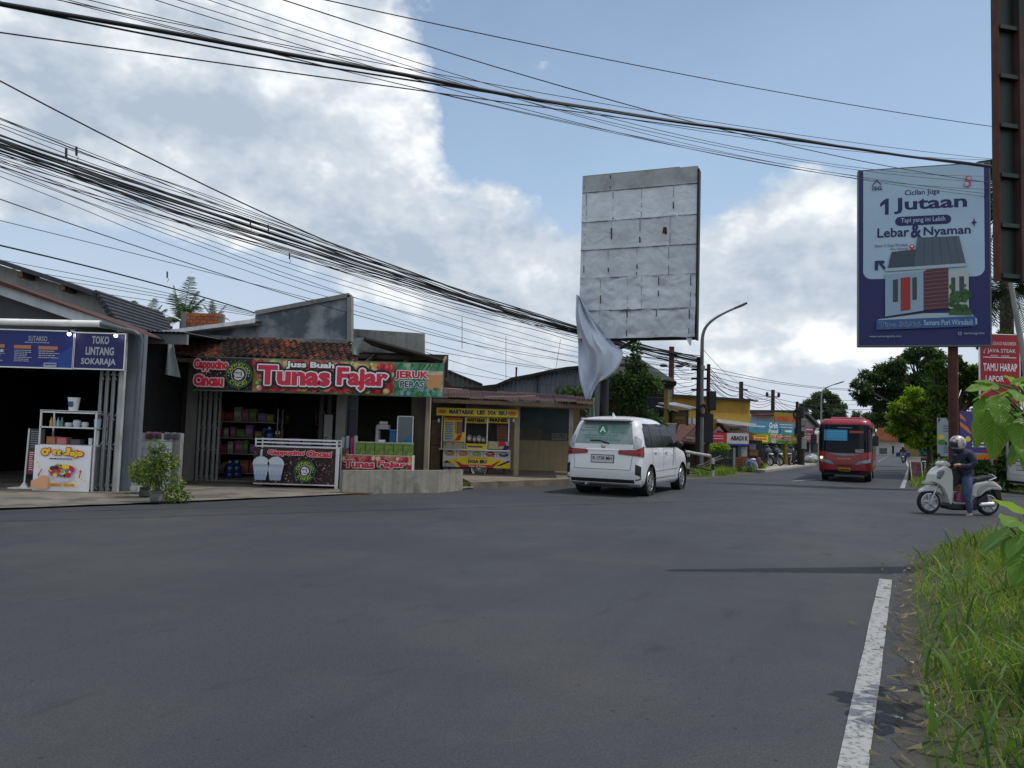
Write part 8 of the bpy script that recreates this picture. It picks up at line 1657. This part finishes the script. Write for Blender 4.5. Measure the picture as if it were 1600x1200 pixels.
def make_bus():
    r=empty('bus',(0,0,0),0,'red town bus coming towards the junction with blue sticker behind its windscreen','bus'); mb=MB(); BUS.mesh(mb,10); b=mb.build('body',M_busr,r); cut=[]
    for x in (-1.55,-5.2):
        for sg in (-1,1):cut.append(MB().lathe([(.5,.55 if sg>0 else -1.3),(.5,1.3 if sg>0 else -.55)],(x,0,.46),28,'y').build('cutter',M_black))
    boolean_cut(b,cut)
    for x in (-1.55,-5.2):
        for sg in (-1,1):road_wheel(r,x,sg*.86,.44,.26,sg,8,M_steel)
    BUS.patch(mb:=MB(),1,-1.22,1.22,lambda u:1.22+.10*(2*abs(u-.5))**2,2.42,.01,20,6); ws=mb.build('windscreen',pm('bus_glass',(.006,.008,.012),.1,.2,1.5,spec=.2),r,smooth='all')
    BUS.patch(mb:=MB(),1,-.82,.10,1.74,2.2,.016,6,3); ss=mb.build('blue_sticker',K('bussticker',(.04,.27,.48)),ws)
    mb=MB(); rd=random.Random(3)
    for z in (2.1,2.0,1.9):
        y=.05
        while y>-.74:w=rd.uniform(.06,.14); mb.poly([BUS.pt(1,y,z,.02),BUS.pt(1,y-w,z,.02),BUS.pt(1,y-w,z+.04,.02),BUS.pt(1,y,z+.04,.02)]); y-=w+.03
    mb.build('small_print',K('busprint',(.08,.40,.62)),ss)
    BUS.patch(mb:=MB(),1,.18,.72,2.07,2.17,.016,6,1); mb.build('destination_board',K('busled',(.32,.05,.04)),ws); BUS.patch(mb:=MB(),1,.42,.74,1.26,1.4,.016,4,1); mb.build('paper_card',K('buspaper',(.26,.27,.3)),ws); BUS.patch(mb:=MB(),1,.28,-.3,2.28,2.31,.016,4,1); mb.build('small_print',K('busprint2',(.2,.22,.25)),ws)
    for y0,y1 in ((.75,.05),(-.05,-.75)):MB().tube([BUS.pt(1,y0,1.31,.03),BUS.pt(1,(y0+y1)/2,1.42,.03),BUS.pt(1,y1,1.36,.03)],.012,5).build('wiper',M_black,r)
    BUS.patch(mb:=MB(),1,-.62,.62,lambda u:1.10+.09*(2*abs(u-.5))**2,1.2,.012,12,2); mb.build('grey_band',pm('bus_greyband',(.16,.18,.2),.4,.1,3.),r)
    for sg in (-1,1):
        BUS.patch(mb:=MB(),1,sg*.42,sg*1.08,lambda u:.72+.14*u,lambda u:.84+.20*u,.014,10,3); h=mb.build('headlight',pm('bus_lamp',(.20,.22,.24),.12,.4,9.,coat=.8),r); BUS.patch(mb:=MB(),1,sg*.40,sg*1.10,lambda u:.70+.14*u,lambda u:.86+.20*u,.008,10,3); mb.build('headlight_surround',M_black,r)
        MB().tube([BUS.pt(1,sg*1.0,2.3,.0),(.28,sg*1.16,2.25),(.28,sg*1.2,1.95)],.025,6).build('mirror_arm',M_black,r); MB().box(.2,.3,sg*1.2-.11,sg*1.2+.11,1.55,1.98).build('mirror',M_black,r,bevel=.03)
        BUS.side(mb:=MB(),sg,-6.6,-.95,1.28,2.28,.008,12,4); mb.build('side_window',M_cglass,r)
        BUS.side(mb:=MB(),sg,-6.9,-.5,.42,.9,.006,10,2); mb.build('side_panel',pm('bus_side',(.20,.16,.12),.4,.2,2.),r); BUS.side(mb:=MB(),sg,-1.1,-.55,.5,2.3,.011,4,4); mb.build('door',M_black,r)
    p=BUS.pt(1,-.92,1.0,.02); MB().ball(p,.06,10,7).build('lit_lamp',emit('bus_lit',(1.,.75,.45),2.2),r,smooth='all')
    BUS.patch(mb:=MB(),1,.23,-.23,.46,.60,.02,4,1); pl=mb.build('number_plate',K('plateyellow',(.5,.36,.03)),r)
    dashes(pl,.19,-.19,.50,.56,.024,I_black,1)
    dashes(r,.24,-.24,.955,1.005,.014,K('gold',(.4,.26,.05)),2)
    mb=MB()
    for k in range(4):BUS.patch(mb,1,-.28+.15*k,-.17+.15*k,.66,.73,.012,2,1)
    mb.build('grille',M_black,r); BUS.patch(mb:=MB(),1,-1.35,1.35,.385,.50,.01,14,1); mb.build('bumper_edge',M_black,r)
    MB().box(-5.2,-2.2,-.7,.7,2.64,2.80).build('air_conditioner',pm('bus_ac',(.40,.08,.09),.5,.1,3.),r,bevel=.06); BUS.patch(mb:=MB(),1,-1.15,1.15,2.45,2.6,.012,14,2); mb.build('roof_brow',pm('bus_brow',(.32,.02,.035),.4,.05,3.,coat=.2),r,smooth='all'); MB().box(-6.5,-.3,-.85,.85,.28,.42).build('underbody',M_black,r)
    return r
bus=make_bus()
v,e=solve_pose([(-.05,1.0,.42),(-.05,-1.0,.42),(-.4,.95,2.5),(-.4,-.95,2.5),(-6.9,1.03,.6),(-1.55,.98,0)],[(1357.5,741),(1284,737),(1356.5,656),(1286,657),(1368,735),(1359,751)][0:6],(13.3,31,math.radians(-118),1.)); print('bus',v,e)
bus.location=(v[0],v[1],0); bus.rotation_euler=(0,0,v[2]); bus.scale=(v[3],)*3
# ------------------------------------------------------------------ scooters and riders
def mz(zx,zy):return ((1380+zx/6.67-1451)/72,(804-640-zy/6.67)/72)
def skin_body(name,verts,edges,radii,parent,mats,pick,levels=2,zf=1.35):
    me=bpy.data.meshes.new(name); me.from_pydata(verts,edges,[]); o=bpy.data.objects.new(name,me); COL.objects.link(o); o.modifiers.new('skin','SKIN'); sv=me.skin_vertices[0].data
    for i,r in enumerate(radii):sv[i].radius=(r,r) if not isinstance(r,tuple) else r
    sv[0].use_root=True; s_=o.modifiers.new('sub','SUBSURF'); s_.levels=levels; s_.render_levels=levels
    dg=bpy.context.evaluated_depsgraph_get(); m2=bpy.data.meshes.new_from_object(o.evaluated_get(dg)); bpy.data.objects.remove(o); m2.materials.clear()
    for mt in mats:m2.materials.append(mt)
    for p in m2.polygons:p.material_index=pick(p.center); p.use_smooth=True
    from mathutils import noise as mn_
    for v in m2.vertices:
        if v.co.z<zf:v.co+=v.normal*(.016*mn_.noise(v.co*9)+.010*mn_.noise(v.co*21+Vector((3,1,0)))*1.3)
    o=bpy.data.objects.new(name,m2); COL.objects.link(o)
    if parent:o.parent=parent
    return o
def make_scooter(label,body,under,seat,detail=True,group=None):
    """x runs backwards from the front wheel's touch point, z up; the rider's left is -y"""
    r=empty('motor_scooter',(0,0,0),0,label,'motor scooter',group)
    for x,R,nm in ((0.,.25,5),(1.28,.25,5)):
        mb=MB(); mb.lathe([(R*.72,-.04),(R*.93,-.048),(R,-.02),(R,.02),(R*.93,.048),(R*.72,.04)],(x,0,R),32,'y',caps=False); w=mb.build('wheel',M_tyre,r,smooth=True)
        mb=MB(); mb.lathe([(R*.76,-.045),(R*.70,-.05),(R*.70,.05),(R*.76,.045)],(x,0,R),28,'y',caps=False); mb.lathe([(.05,-.06),(.05,.06)],(x,0,R),14,'y')
        for k in range(5):a=2*PI*k/5+.5; mb.bar((x+.04*math.cos(a),0,R+.04*math.sin(a)),(x+.72*R*math.cos(a),0,R+.72*R*math.sin(a)),.07,.028)
        mb.build('rim',M_alloy,w)
    q=[mz(*p) for p in ((368,880),(385,850),(440,815),(520,798),(575,815),(600,860),(606,905),(585,890),(555,868),(480,862),(420,868))]
    MB().prism(q[::-1],-.075,.075).build('front_fender',body,r,bevel=.025)
    for sg in (-1,1):MB().tube([(0,sg*.07,.25),(.16,sg*.07,.62)],.022,8).build('fork',M_alloy,r,smooth=True)
    q=[mz(*p) for p in ((478,765),(500,690),(540,635),(600,600),(672,630),(686,720),(684,860),(672,990),(652,985),(626,905),(585,825),(535,785))]
    MB().prism(q[::-1],-.17,.17).build('leg_shield',body,r,bevel=.06)
    q=[mz(*p) for p in ((505,725),(520,660),(560,630),(598,640),(590,680),(548,742))]; MB().prism(q[::-1],-.19,.19).build('headlight_panel',pm('scoot_panel',(.12,.15,.2),.15,.2,6.,coat=.8),r,bevel=.03)
    q=[mz(*p) for p in ((424,788),(436,762),(530,758),(515,790))]; MB().prism(q[::-1],-.10,.10).build('number_plate',K('platepale',(.4,.4,.38)) if detail else I_white,r)
    q=[mz(*p) for p in ((556,590),(580,552),(640,545),(690,580),(680,612),(610,605))]; MB().prism(q[::-1],-.10,.10).build('handlebar_cover',body,r,bevel=.035)
    hx,hz=mz(690,588); MB().tube([(hx+.06,-.34,hz+.0),(hx,-.15,hz-.01),(hx,.15,hz-.01),(hx+.06,.34,hz)],.016,8).build('handlebar',M_black,r,smooth=True)
    for sg in (-1,1):MB().tube([(hx-.0,sg*.2,hz),(hx-.05,sg*.28,hz+.16)],.007,6).build('mirror_stem',M_black,r); MB().ball((hx-.05,sg*.29,hz+.2),(.025,.06,.045),10,7).build('mirror',M_black,r,smooth='all')
    q=[mz(*p) for p in ((670,960),(720,990),(900,985),(900,1030),(640,1040),(610,1000))]; MB().prism(q[::-1],-.15,.15).build('footboard',under,r,bevel=.02)
    q=[mz(*p) for p in ((880,905),(890,800),(920,765),(1060,735),(1130,745),(1190,790),(1212,826),(1185,832),(1100,826),(1030,850),(980,895),(930,912))]; MB().prism(q[::-1],-.15,.15).build('rear_body',body,r,bevel=.06)
    q=[mz(*p) for p in ((925,905),(935,830),(975,780),(1060,760),(1150,780),(1170,800),(1060,800),(1000,845),(975,890))]; MB().prism(q[::-1],-.156,.156).build('side_panel',pm('scoot_side_'+label[:8],(.30,.30,.29),.35,.1,4.,coat=.4) if detail else under,r,bevel=.02)
    q=[mz(*p) for p in ((840,720),(890,775),(960,758),(1070,732),(1130,705),(1110,684),(1040,690),(960,715),(900,700))]; MB().prism(q[::-1],-.13,.13).build('seat',seat,r,bevel=.04)
    a,b,c=mz(1060,735),mz(1145,705),mz(1125,676); MB().tube([(a[0],-.15,a[1]),(b[0],-.12,b[1]),(c[0],-.05,c[1]),(c[0],.05,c[1]),(b[0],.12,b[1]),(a[0],.15,a[1])],.016,8).build('grab_rail',M_alloy,r,smooth=True)
    a=mz(1165,768); MB().box(a[0]-.05,a[0]+.05,-.1,.1,a[1]-.035,a[1]+.035).build('tail_light',M_tail,r,bevel=.015)
    q=[mz(*p) for p in ((1150,826),(1205,826),(1230,948),(1190,935),(1140,850))]; MB().prism(q[::-1],-.07,.07).build('rear_fender',M_black,r,bevel=.01)
    q=[mz(*p) for p in ((640,1030),(900,1020),(980,920),(1060,860),(1080,990),(940,1045),(700,1050))]; MB().prism(q[::-1],-.10,.10).build('engine_block',M_black,r,bevel=.02)
    a,b=mz(955,985),mz(1112,975); MB().tube([(a[0],-.14,a[1]),(a[0]+.03,-.15,a[1]),(b[0]-.02,-.15,b[1]),(b[0],-.15,b[1])],[.03,.055,.055,.035],12).build('silencer',M_alloy,r,smooth=True)
    return r
M_seat=pm('seat_black',(.018,.018,.02),.55,.15,6.); M_cream_w=pm('scooter_cream',(.50,.50,.485),.25,.03,2.,coat=.5)
sc_=make_scooter('cream motor scooter stopped at the mouth of the side road',M_cream_w,M_black,M_seat)
p=gnd(1451,802.5); YS=p.y; SS=YS/F_PX*72*1.005
sc_.location=(p.x,YS,0); sc_.scale=(SS,)*3; sc_.rotation_euler=(0,0,math.radians(1.5))
def make_rider(label,jacket,trousers,skin,shoe,helmet_m,bag=True):
    r=empty('person',(0,0,0),0,label,'person'); P=lambda x,y,zz:(lambda m_:(m_[0],y,m_[1]))(mz(x,zz))
    V=[P(860,0,705),P(850,0,640),P(842,0,560),P(828,0,480),P(808,0,425),P(795,0,380),P(785,0,345),
         P(862,-.17,478),P(880,-.25,560),P(830,-.27,600),P(735,-.27,590),P(700,-.28,590),
         P(835,.17,475),P(850,.25,560),P(800,.27,595),P(735,.27,590),P(700,.28,590),
         P(855,-.11,735),P(815,-.19,770),P(806,-.22,865),P(828,-.21,960),P(850,-.2,1060),P(850,-.2,1090),P(800,-.21,1100),
         P(850,.11,735),P(800,.14,745),P(715,.14,770),P(705,.12,860),P(710,.1,955),P(705,.1,972),P(670,.1,985)]
    R=[(.185,.16),(.185,.155),(.195,.165),(.18,.15),.085,.075,.08,.105,.085,.07,.048,.038,.105,.085,.07,.048,.038,.11,.115,.095,.075,.055,.055,.045,.1,.1,.085,.066,.05,.045,.035]
    E=[(0,1),(1,2),(2,3),(3,4),(4,5),(5,6),(3,7),(7,8),(8,9),(9,10),(10,11),(3,12),(12,13),(13,14),(14,15),(15,16),(0,17),(17,18),(18,19),(19,20),(20,21),(21,22),(22,23),(0,24),(24,25),(25,26),(26,27),(27,28),(28,29),(29,30)]
    for base,sg in ((11,-1),(16,1)):
        bx,by,bz=V[base]
        for k,(dy,ln) in enumerate(((-.036,.062),(-.012,.07),(.012,.066),(.036,.052))):
            i=len(V); V+=[(bx-.022,by+dy,bz+.018),(bx-.022-ln*.55,by+dy,bz+.012),(bx-.022-ln*.6,by+dy,bz-.028)]; R+=[.011,.0095,.008]; E+=[(base,i),(i,i+1),(i+1,i+2)]
        i=len(V); V+=[(bx-.0,by-sg*.045,bz-.012),(bx-.035,by-sg*.052,bz-.034)]; R+=[.012,.009]; E+=[(base,i),(i,i+1)]
    zb=mz(0,700)[1]; zs=mz(0,1066)[1]; hx_=mz(728,0)[0]; zh=mz(0,640)[1]; zsh=mz(0,450)[1]
    def pick(c):
        if c.z>mz(0,400)[1]:return 2
        if c.z<zs or (c.y>.02 and c.z<mz(0,962)[1]):return 3
        if c.x<hx_ and c.z>zh:return 2
        return 0 if c.z>zb-.35*max(0,c.x-.0)*0 and not (c.z<mz(0,715)[1]) else 1
    skin_body('body',V,E,R,r,[jacket,trousers,skin,shoe],pick)
    hc=P(783,0,360); mb=MB(); mb.ball(hc,(.165,.15,.165),20,14,zmin=-.82); h=mb.build('helmet',helmet_m,r,smooth='all'); mb=MB()
    for j in range(1):mb.grid([[(hc[0]+.172*math.cos(a)*math.cos(b),hc[1]+.157*math.sin(a)*math.cos(b),hc[2]+.172*math.sin(b)) for a in [math.radians(180-62+124*i/12) for i in range(13)]] for b in [math.radians(-36+46*k/5) for k in range(6)]])
    mb.build('visor',pm('visor',(.03,.032,.04),.1,.1,3.,coat=.8),h,smooth='all')
    mb=MB(); mb.tube([(hc[0]+.1*math.cos(a),hc[1]+.1*math.sin(a),hc[2]-.155) for a in [2*PI*k/16 for k in range(17)]],.035,8); mb.build('scarf',pm('scarf',(.02,.022,.03),.9,.2,8.),r,smooth='all')
    MB().ball((hc[0]-.105,hc[1],hc[2]-.03),(.03,.018,.025),8,6).build('nose',skin,r,smooth='all')
    if bag:o=mz(915,560); lumpy('hood',(o[0]-.03,0,o[1]+.10),(.11,.18,.2),jacket,r,3,.35)
    return r
jn=pm('jeans',(.045,.075,.15),.9,.2,9.,bump=.3,stain=(.07,.11,.19),stain_amt=.5,stain_scale=6.); jk=pm('jacket_navy',(.016,.022,.048),.8,.25,6.,bump=.3); sk=pm('skin',(.35,.2,.13),.6,.05,5.); she=pm('shoe',(.30,.27,.24),.8,.2,8.)
hm=pm('helmet_white',(.60,.58,.58),.25,.08,5.,coat=.6,stain=(.20,.10,.13),stain_amt=.85,stain_scale=9.)
rider=make_rider('rider in navy jacket, jeans and patterned white helmet astride the cream scooter',jk,jn,sk,she,hm)
rider.location=sc_.location; rider.scale=sc_.scale; rider.rotation_euler=sc_.rotation_euler
def on_scooter(name,lb,cat,pts,y0,y1,mt,part,bevel):
    r=empty(name,sc_.location,math.radians(1.5),lb,cat); r.scale=sc_.scale; q=[mz(*p_) for p_ in pts]; MB().prism(q[::-1],y0,y1).build(part,mt,r,bevel=bevel); return r
r=on_scooter('shoulder_bag','black bag held between the rider and the handlebars','bag',((672,640),(735,625),(765,680),(770,790),(700,800),(675,740)),-.13,.10,pm('bag_black',(.012,.012,.014),.7,.2,8.),'bag',.04); MB().tube([(mz(700,640)[0],-.08,mz(0,640)[1]),(mz(760,560)[0],-.1,mz(0,560)[1]),(mz(820,480)[0],-.15,mz(0,480)[1])],.012,6).build('strap',M_black,r)
r=on_scooter('carrier_bag','crinkled pink carrier bag standing on the scooter footboard','bag',((735,965),(745,880),(775,850),(815,870),(830,970)),-.13,.05,pm('bag_pink',(.30,.10,.15),.6,.3,8.),'bag',.04); MB().tube([(mz(760,860)[0],-.05,mz(0,858)[1]),(mz(775,830)[0],-.05,mz(0,832)[1]),(mz(795,860)[0],-.05,mz(0,860)[1])],.006,6).build('handle',MATS['bag_pink'],r)
dk=pm('scoot_dark',(.035,.036,.04),.3,.1,3.,coat=.5); bl=pm('scoot_blue',(.03,.08,.22),.3,.1,3.,coat=.4)
pk=make_scooter('dark scooter parked under the green sign, nearest the striped grass',dk,M_black,M_seat,False,'scooters parked by the eating stall')
pl_=g2(1204,731); pk.location=(pl_.x,pl_.y,.1); pk.rotation_euler=(0,0,math.radians(118))
for px,py,a,lb in ((1219,730.5,128,'dark scooter parked in the middle under the green sign'),(1234,729.5,60,'dark scooter parked at the right end beside the stout pole')):
    q=g2(px,py); copy_tree(pk,None,(q.x,q.y,.1),math.radians(a),lb)
for o in (pk,):pass
gj=pm('jacket_green',(.02,.22,.12),.8,.2,6.)
q=g2(1441,738); s2=make_scooter('dark scooter of the green jacketed rider on the right verge',dk,M_black,M_seat,False); s2.location=(q.x+.2,q.y+.2,0); s2.rotation_euler=(0,0,math.radians(55)); s2.scale=(.9,)*3
r2=make_rider('person in a green jacket sitting on a dark scooter behind the red folding sign',gj,jn,sk,she,pm('helmet_green',(.02,.16,.09),.3,.1,5.),False); r2.location=s2.location; r2.rotation_euler=s2.rotation_euler; r2.scale=s2.scale
q=g2(1411,723.5); s3=make_scooter('small distant scooter coming up the far road',dk,M_black,M_seat,False); s3.location=(q.x,q.y,0); s3.rotation_euler=(0,0,math.radians(62)); s3.scale=(.8,)*3
r3=make_rider('distant rider in dark clothes coming up the far road',jk,M_black,sk,she,pm('helmet_black',(.03,.03,.035),.3,.1,5.),False); r3.location=s3.location; r3.rotation_euler=s3.rotation_euler; r3.scale=s3.scale
for sg,lb in ((-1,'blue pannier box on the left of the distant scooter'),(1,'blue pannier box on the right of the distant scooter')):
    r=empty('pannier_box',(q.x,q.y,0),math.radians(62),lb,'box'); r.scale=(.8,)*3; MB().box(.75,1.25,sg*.45-.2,sg*.45+.2,.62,1.0).build('box',pm('pannier',(.02,.06,.26),.6,.1,4.),r,bevel=.02); MB().box(.74,1.26,sg*.45-.21,sg*.45+.21,1.0,1.04).build('lid',pm('pannier',0),r)
# ================================================================== overhead wires
M_wire=pm('cable_black',(.012,.012,.013),.6,.1,3.)
def cable(a,b,mid,rad,label,group,n=26,rad2=None,sag=None,wob=0.):
    """a, b: (px, py, depth) ends; mid: a pixel the hanging cable passes through"""
    A_,B_=at(*a),at(*b)
    def f(t,s_):p=A_.lerp(B_,t); return p-Vector((0,0,4*s_*t*(1-t)))
    S=sag or 0.
    if mid:
        lo,hi=0.,1.; up=proj(B_)[0]>proj(A_)[0]
        for _ in range(40):
            t=(lo+hi)/2; x=proj(f(t,S))[0]
            if (x<mid[0])==up:lo=t
            else:hi=t
        s0,s1=-3.,8.
        for _ in range(40):
            S=(s0+s1)/2
            if proj(f(t,S))[1]<mid[1]:s0=S
            else:s1=S
    w0,w1,w2=rd.uniform(0,6),rd.uniform(9,22),rd.uniform(0,6); pts=[f(i/(n-1),S)+Vector((0,wob*math.sin(w0+i/n*w1*.7),wob*(math.sin(w2+i/n*w1)+.5*math.sin(w0+i/n*w1*2.3)))) for i in range(n)]; rr=[rad+((rad2 or rad)-rad)*i/(n-1) for i in range(n)]
    mb=MB(); o_=pts[0]; mb.tube([p-o_ for p in pts],rr,6); o=mb.build('cable',M_wire,None,smooth='all'); o.location=o_
    return tag(o,label,'cable',group)
rd=random.Random(12)
HX,HY,HD=1563,262,30.
gA='cables crossing high from the upper left to the far right'
cable((-260,-45,9),(1566,262,22),(700,130),.032,'thickest twisted black cable sweeping from the top left corner to the right frame',None,60,.034,None,.015)
cable((-260,-38,9),(1566,263,22),(690,131),.014,'slim cable wound alongside the thickest twisted one',None,60,None,None,.03)
thin=[((-200,-60,10),(1566,250,24),(600,100)),((20,-30,11),(1566,250,26),(760,143)),((120,-40,11),(1566,296,26),(800,165)),((200,-25,12),(1566,285,26),(830,160)),((300,-20,12),(1566,275,26),(900,170)),((-100,-50,11),(1566,305,26),(840,180)),((240,-30,13),(1340,275,26),(800,152)),((-60,-45,12),(1566,310,26),(900,195))]
for k,(a,b,m_) in enumerate(thin):cable(a,b,m_,.0068,'thin black wire in the fan running just above and below the thickest cable','thin wires fanned round the thickest cable',34)
cable((-220,20,10),(1566,262,24),(500,120),.011,'single dark cable dipping below the thickest twisted one on the left',None,34)
cable((330,-40,12),(1760,222,26),(1000,103),.010,'lone wire highest across the clear blue sky',None,34); cable((335,-36,12),(1700,300,26),(950,155),.010,'second wire below the highest one across the blue sky',None,34)
tgt=at(1093,566,DP)
gB='cables in the sagging bundle from the left edge to the pole cluster'
E_=(1092,568,34.0)
bund=[(-120,100,430,398,.016),(-120,130,430,418,.011),(-120,138,450,440,.011),(-120,155,450,452,.012)]
cable((-160,40,14),(1096,556,34),(420,335),.017,'upper single cable running clear above the sagging bundle',None,34)
for k in range(26):
    y0=(112 if k<5 else 128)+(2.6*k if k<19 else 4.*k-26)+rd.uniform(-5,5); m_y=398+1.25*k+rd.uniform(-4,4) if k<19 else 412+1.6*(k-12)+rd.uniform(-4,5); cable((-180,y0,14.5+rd.uniform(-.4,.4)),(1088+rd.uniform(0,8),562+rd.uniform(-5,16),34+rd.uniform(-.1,.1)),(560+rd.uniform(-6,6),m_y+rd.uniform(-2,2)),rd.choice((.010,.014,.018,.022)) if 4<k<16 else .0085,'black cable in the sagging bundle from the left edge to the pole cluster',gB,44,None,None,rd.choice((.02,.04,.06)))
for k in range(6):
    y0=226+9*k; cable((-120,y0-42,15),(1090,572+4*k,34),(420,388+9*k+rd.uniform(-3,3)),.0075 if k else .010,'thin separate wire hanging below the sagging bundle','thin wires hanging below the bundle',30,None,None,.03)
cable((-150,350,12),(402,490,21),(180,427),.016,'dark service cable dropping from the left edge to the parapet of the tiled shop',None,20)
for k,(y0,y1,my) in enumerate(((395,488,443),(408,490,449),(414,492,454),(428,494,463))):cable((-60,y0,22),(398,y1,25),(190,my),.009,'thin service wire passing above the palm tops behind the shops','thin service wires above the palm tops',18)
cable((-60,290,12),(905,566,33),(400,445),.009,'wire hanging low over the grey parapet towards the warehouse',None,26); cable((-60,330,13),(900,590,33),(420,450),.007,'lower of the two wires hanging over the grey parapet',None,26)
for k,(a,b,m_) in enumerate((((660,533,24),(905,580,33),(780,562)),((660,545,24),(905,584,33),(780,566)),((662,549,24),(850,600,33),(760,580)),((700,578,30),(900,604,34),(790,594)))):cable(a,b,m_,.009,'short wire strung between the concrete parapet and the warehouse','short wires above the warehouse roof',14)
for x,y0,y1,D,lb in ((722,495,545,24,'thin vertical drop wire above the fruit banner end'),(790.5,525,592,30,'thin vertical drop wire above the rusty roof'),(872,530,578,32,'thin slanting drop wire beside the torn cloth')):
    cable((x+(4 if x==872 else 0),y0,D),(x-(4 if x==872 else 0),y1,D),None,.009,lb,None,4)
def pp_(o,z,dx=0.):return o.location+Vector((dx,0,z))
def span(A_,B_,sag,rad,lb,gr):
    pts=[A_.lerp(B_,i/15)-Vector((0,0,4*sag*i/15*(1-i/15))) for i in range(16)]; mb=MB(); mb.tube([p-A_ for p in pts],rad,5); o=mb.build('cable',M_wire,None,smooth='all'); o.location=A_; return tag(o,lb,'cable',gr)
for k in range(9):span(at(952+rd.uniform(-8,20),540+9*k,30),pp_(pA,hA-.15-.18*k,-.3),.18+.06*rd.random(),.010,'wire between the torn cloth and the pole cluster behind the narrow tree','wires behind the narrow tree')
for k in range(8):span(pp_(pB,hB-.05-.13*k),pp_(pD,hD-.3-.16*k),.3+.25*rd.random(),.016,'wire sagging from the rust red pole to the pole above the ochre parapet','wires from the pole cluster down to the ochre parapet')
for k in range(5):span(pp_(pC,hC-.3-.5*k),pp_(pA,hA-.3-.25*k),.4,.014,'wire from the two lamp pole to the thick dark pole','wires between the two lamp pole and the pole cluster')
for k in range(5):span(pp_(pD,hD-.3-.25*k),pp_(pE,hE-.25-.2*k),.5,.018,'far wire between the two dark poles over the stalls','far wires over the stalls')
for k in range(4):span(pp_(pE,hE-.3-.3*k),at(1250,640+4*k,47),.3,.015,'far wire from the cross armed pole to the poster pole','far wires to the poster pole')
for k,(y0,y1) in enumerate(((604,600),(606,605),(622,614),(634,630),(640,636))):cable((1108,574+6*k,34.2),(1420,y1,62),(1270,y0),.013,'long faint wire crossing the sky above the red bus','faint wires above the bus',20)
for k,(y0,y1) in enumerate(((633,630),(640,640))):cable((1252,y0,45.8),(1400,y1-2,80),(1320,(y0+y1)/2+1),.013,'far low wire passing just above the bus roof','far low wires by the bus',14)
span(at(1098,545,33.9),pp_(pD,hD-.1),.2,.011,'single guy wire slanting from the tall street lamp',None)
for px,py,D,lb in ((103,238,13.5,'cable clamp hanging on the bundle near the left edge'),(119,236,13.6,'second cable clamp on the bundle near the left edge'),(391,349,19.5,'cable clamp on the bundle above the grey parapet'),(419,356,19.6,'second cable clamp on the bundle above the grey parapet'),(452,400,20.5,'loose wire ends hanging from the bundle above the tiled shop'),(261,429,20.,'small splice box on the service wires above the palm tops')):
    p=at(px,py,D); r=empty('cable_clamp',p,0,lb,'clamp'); MB().bar((0,0,.08),(.01,0,-.08),.03).build('clamp',M_black,r); MB().tube([(0,0,-.08),(.05,0,-.12),(.02,0,-.2)],.006,5).build('wire_end',M_wire,r)
SC.camera=cam
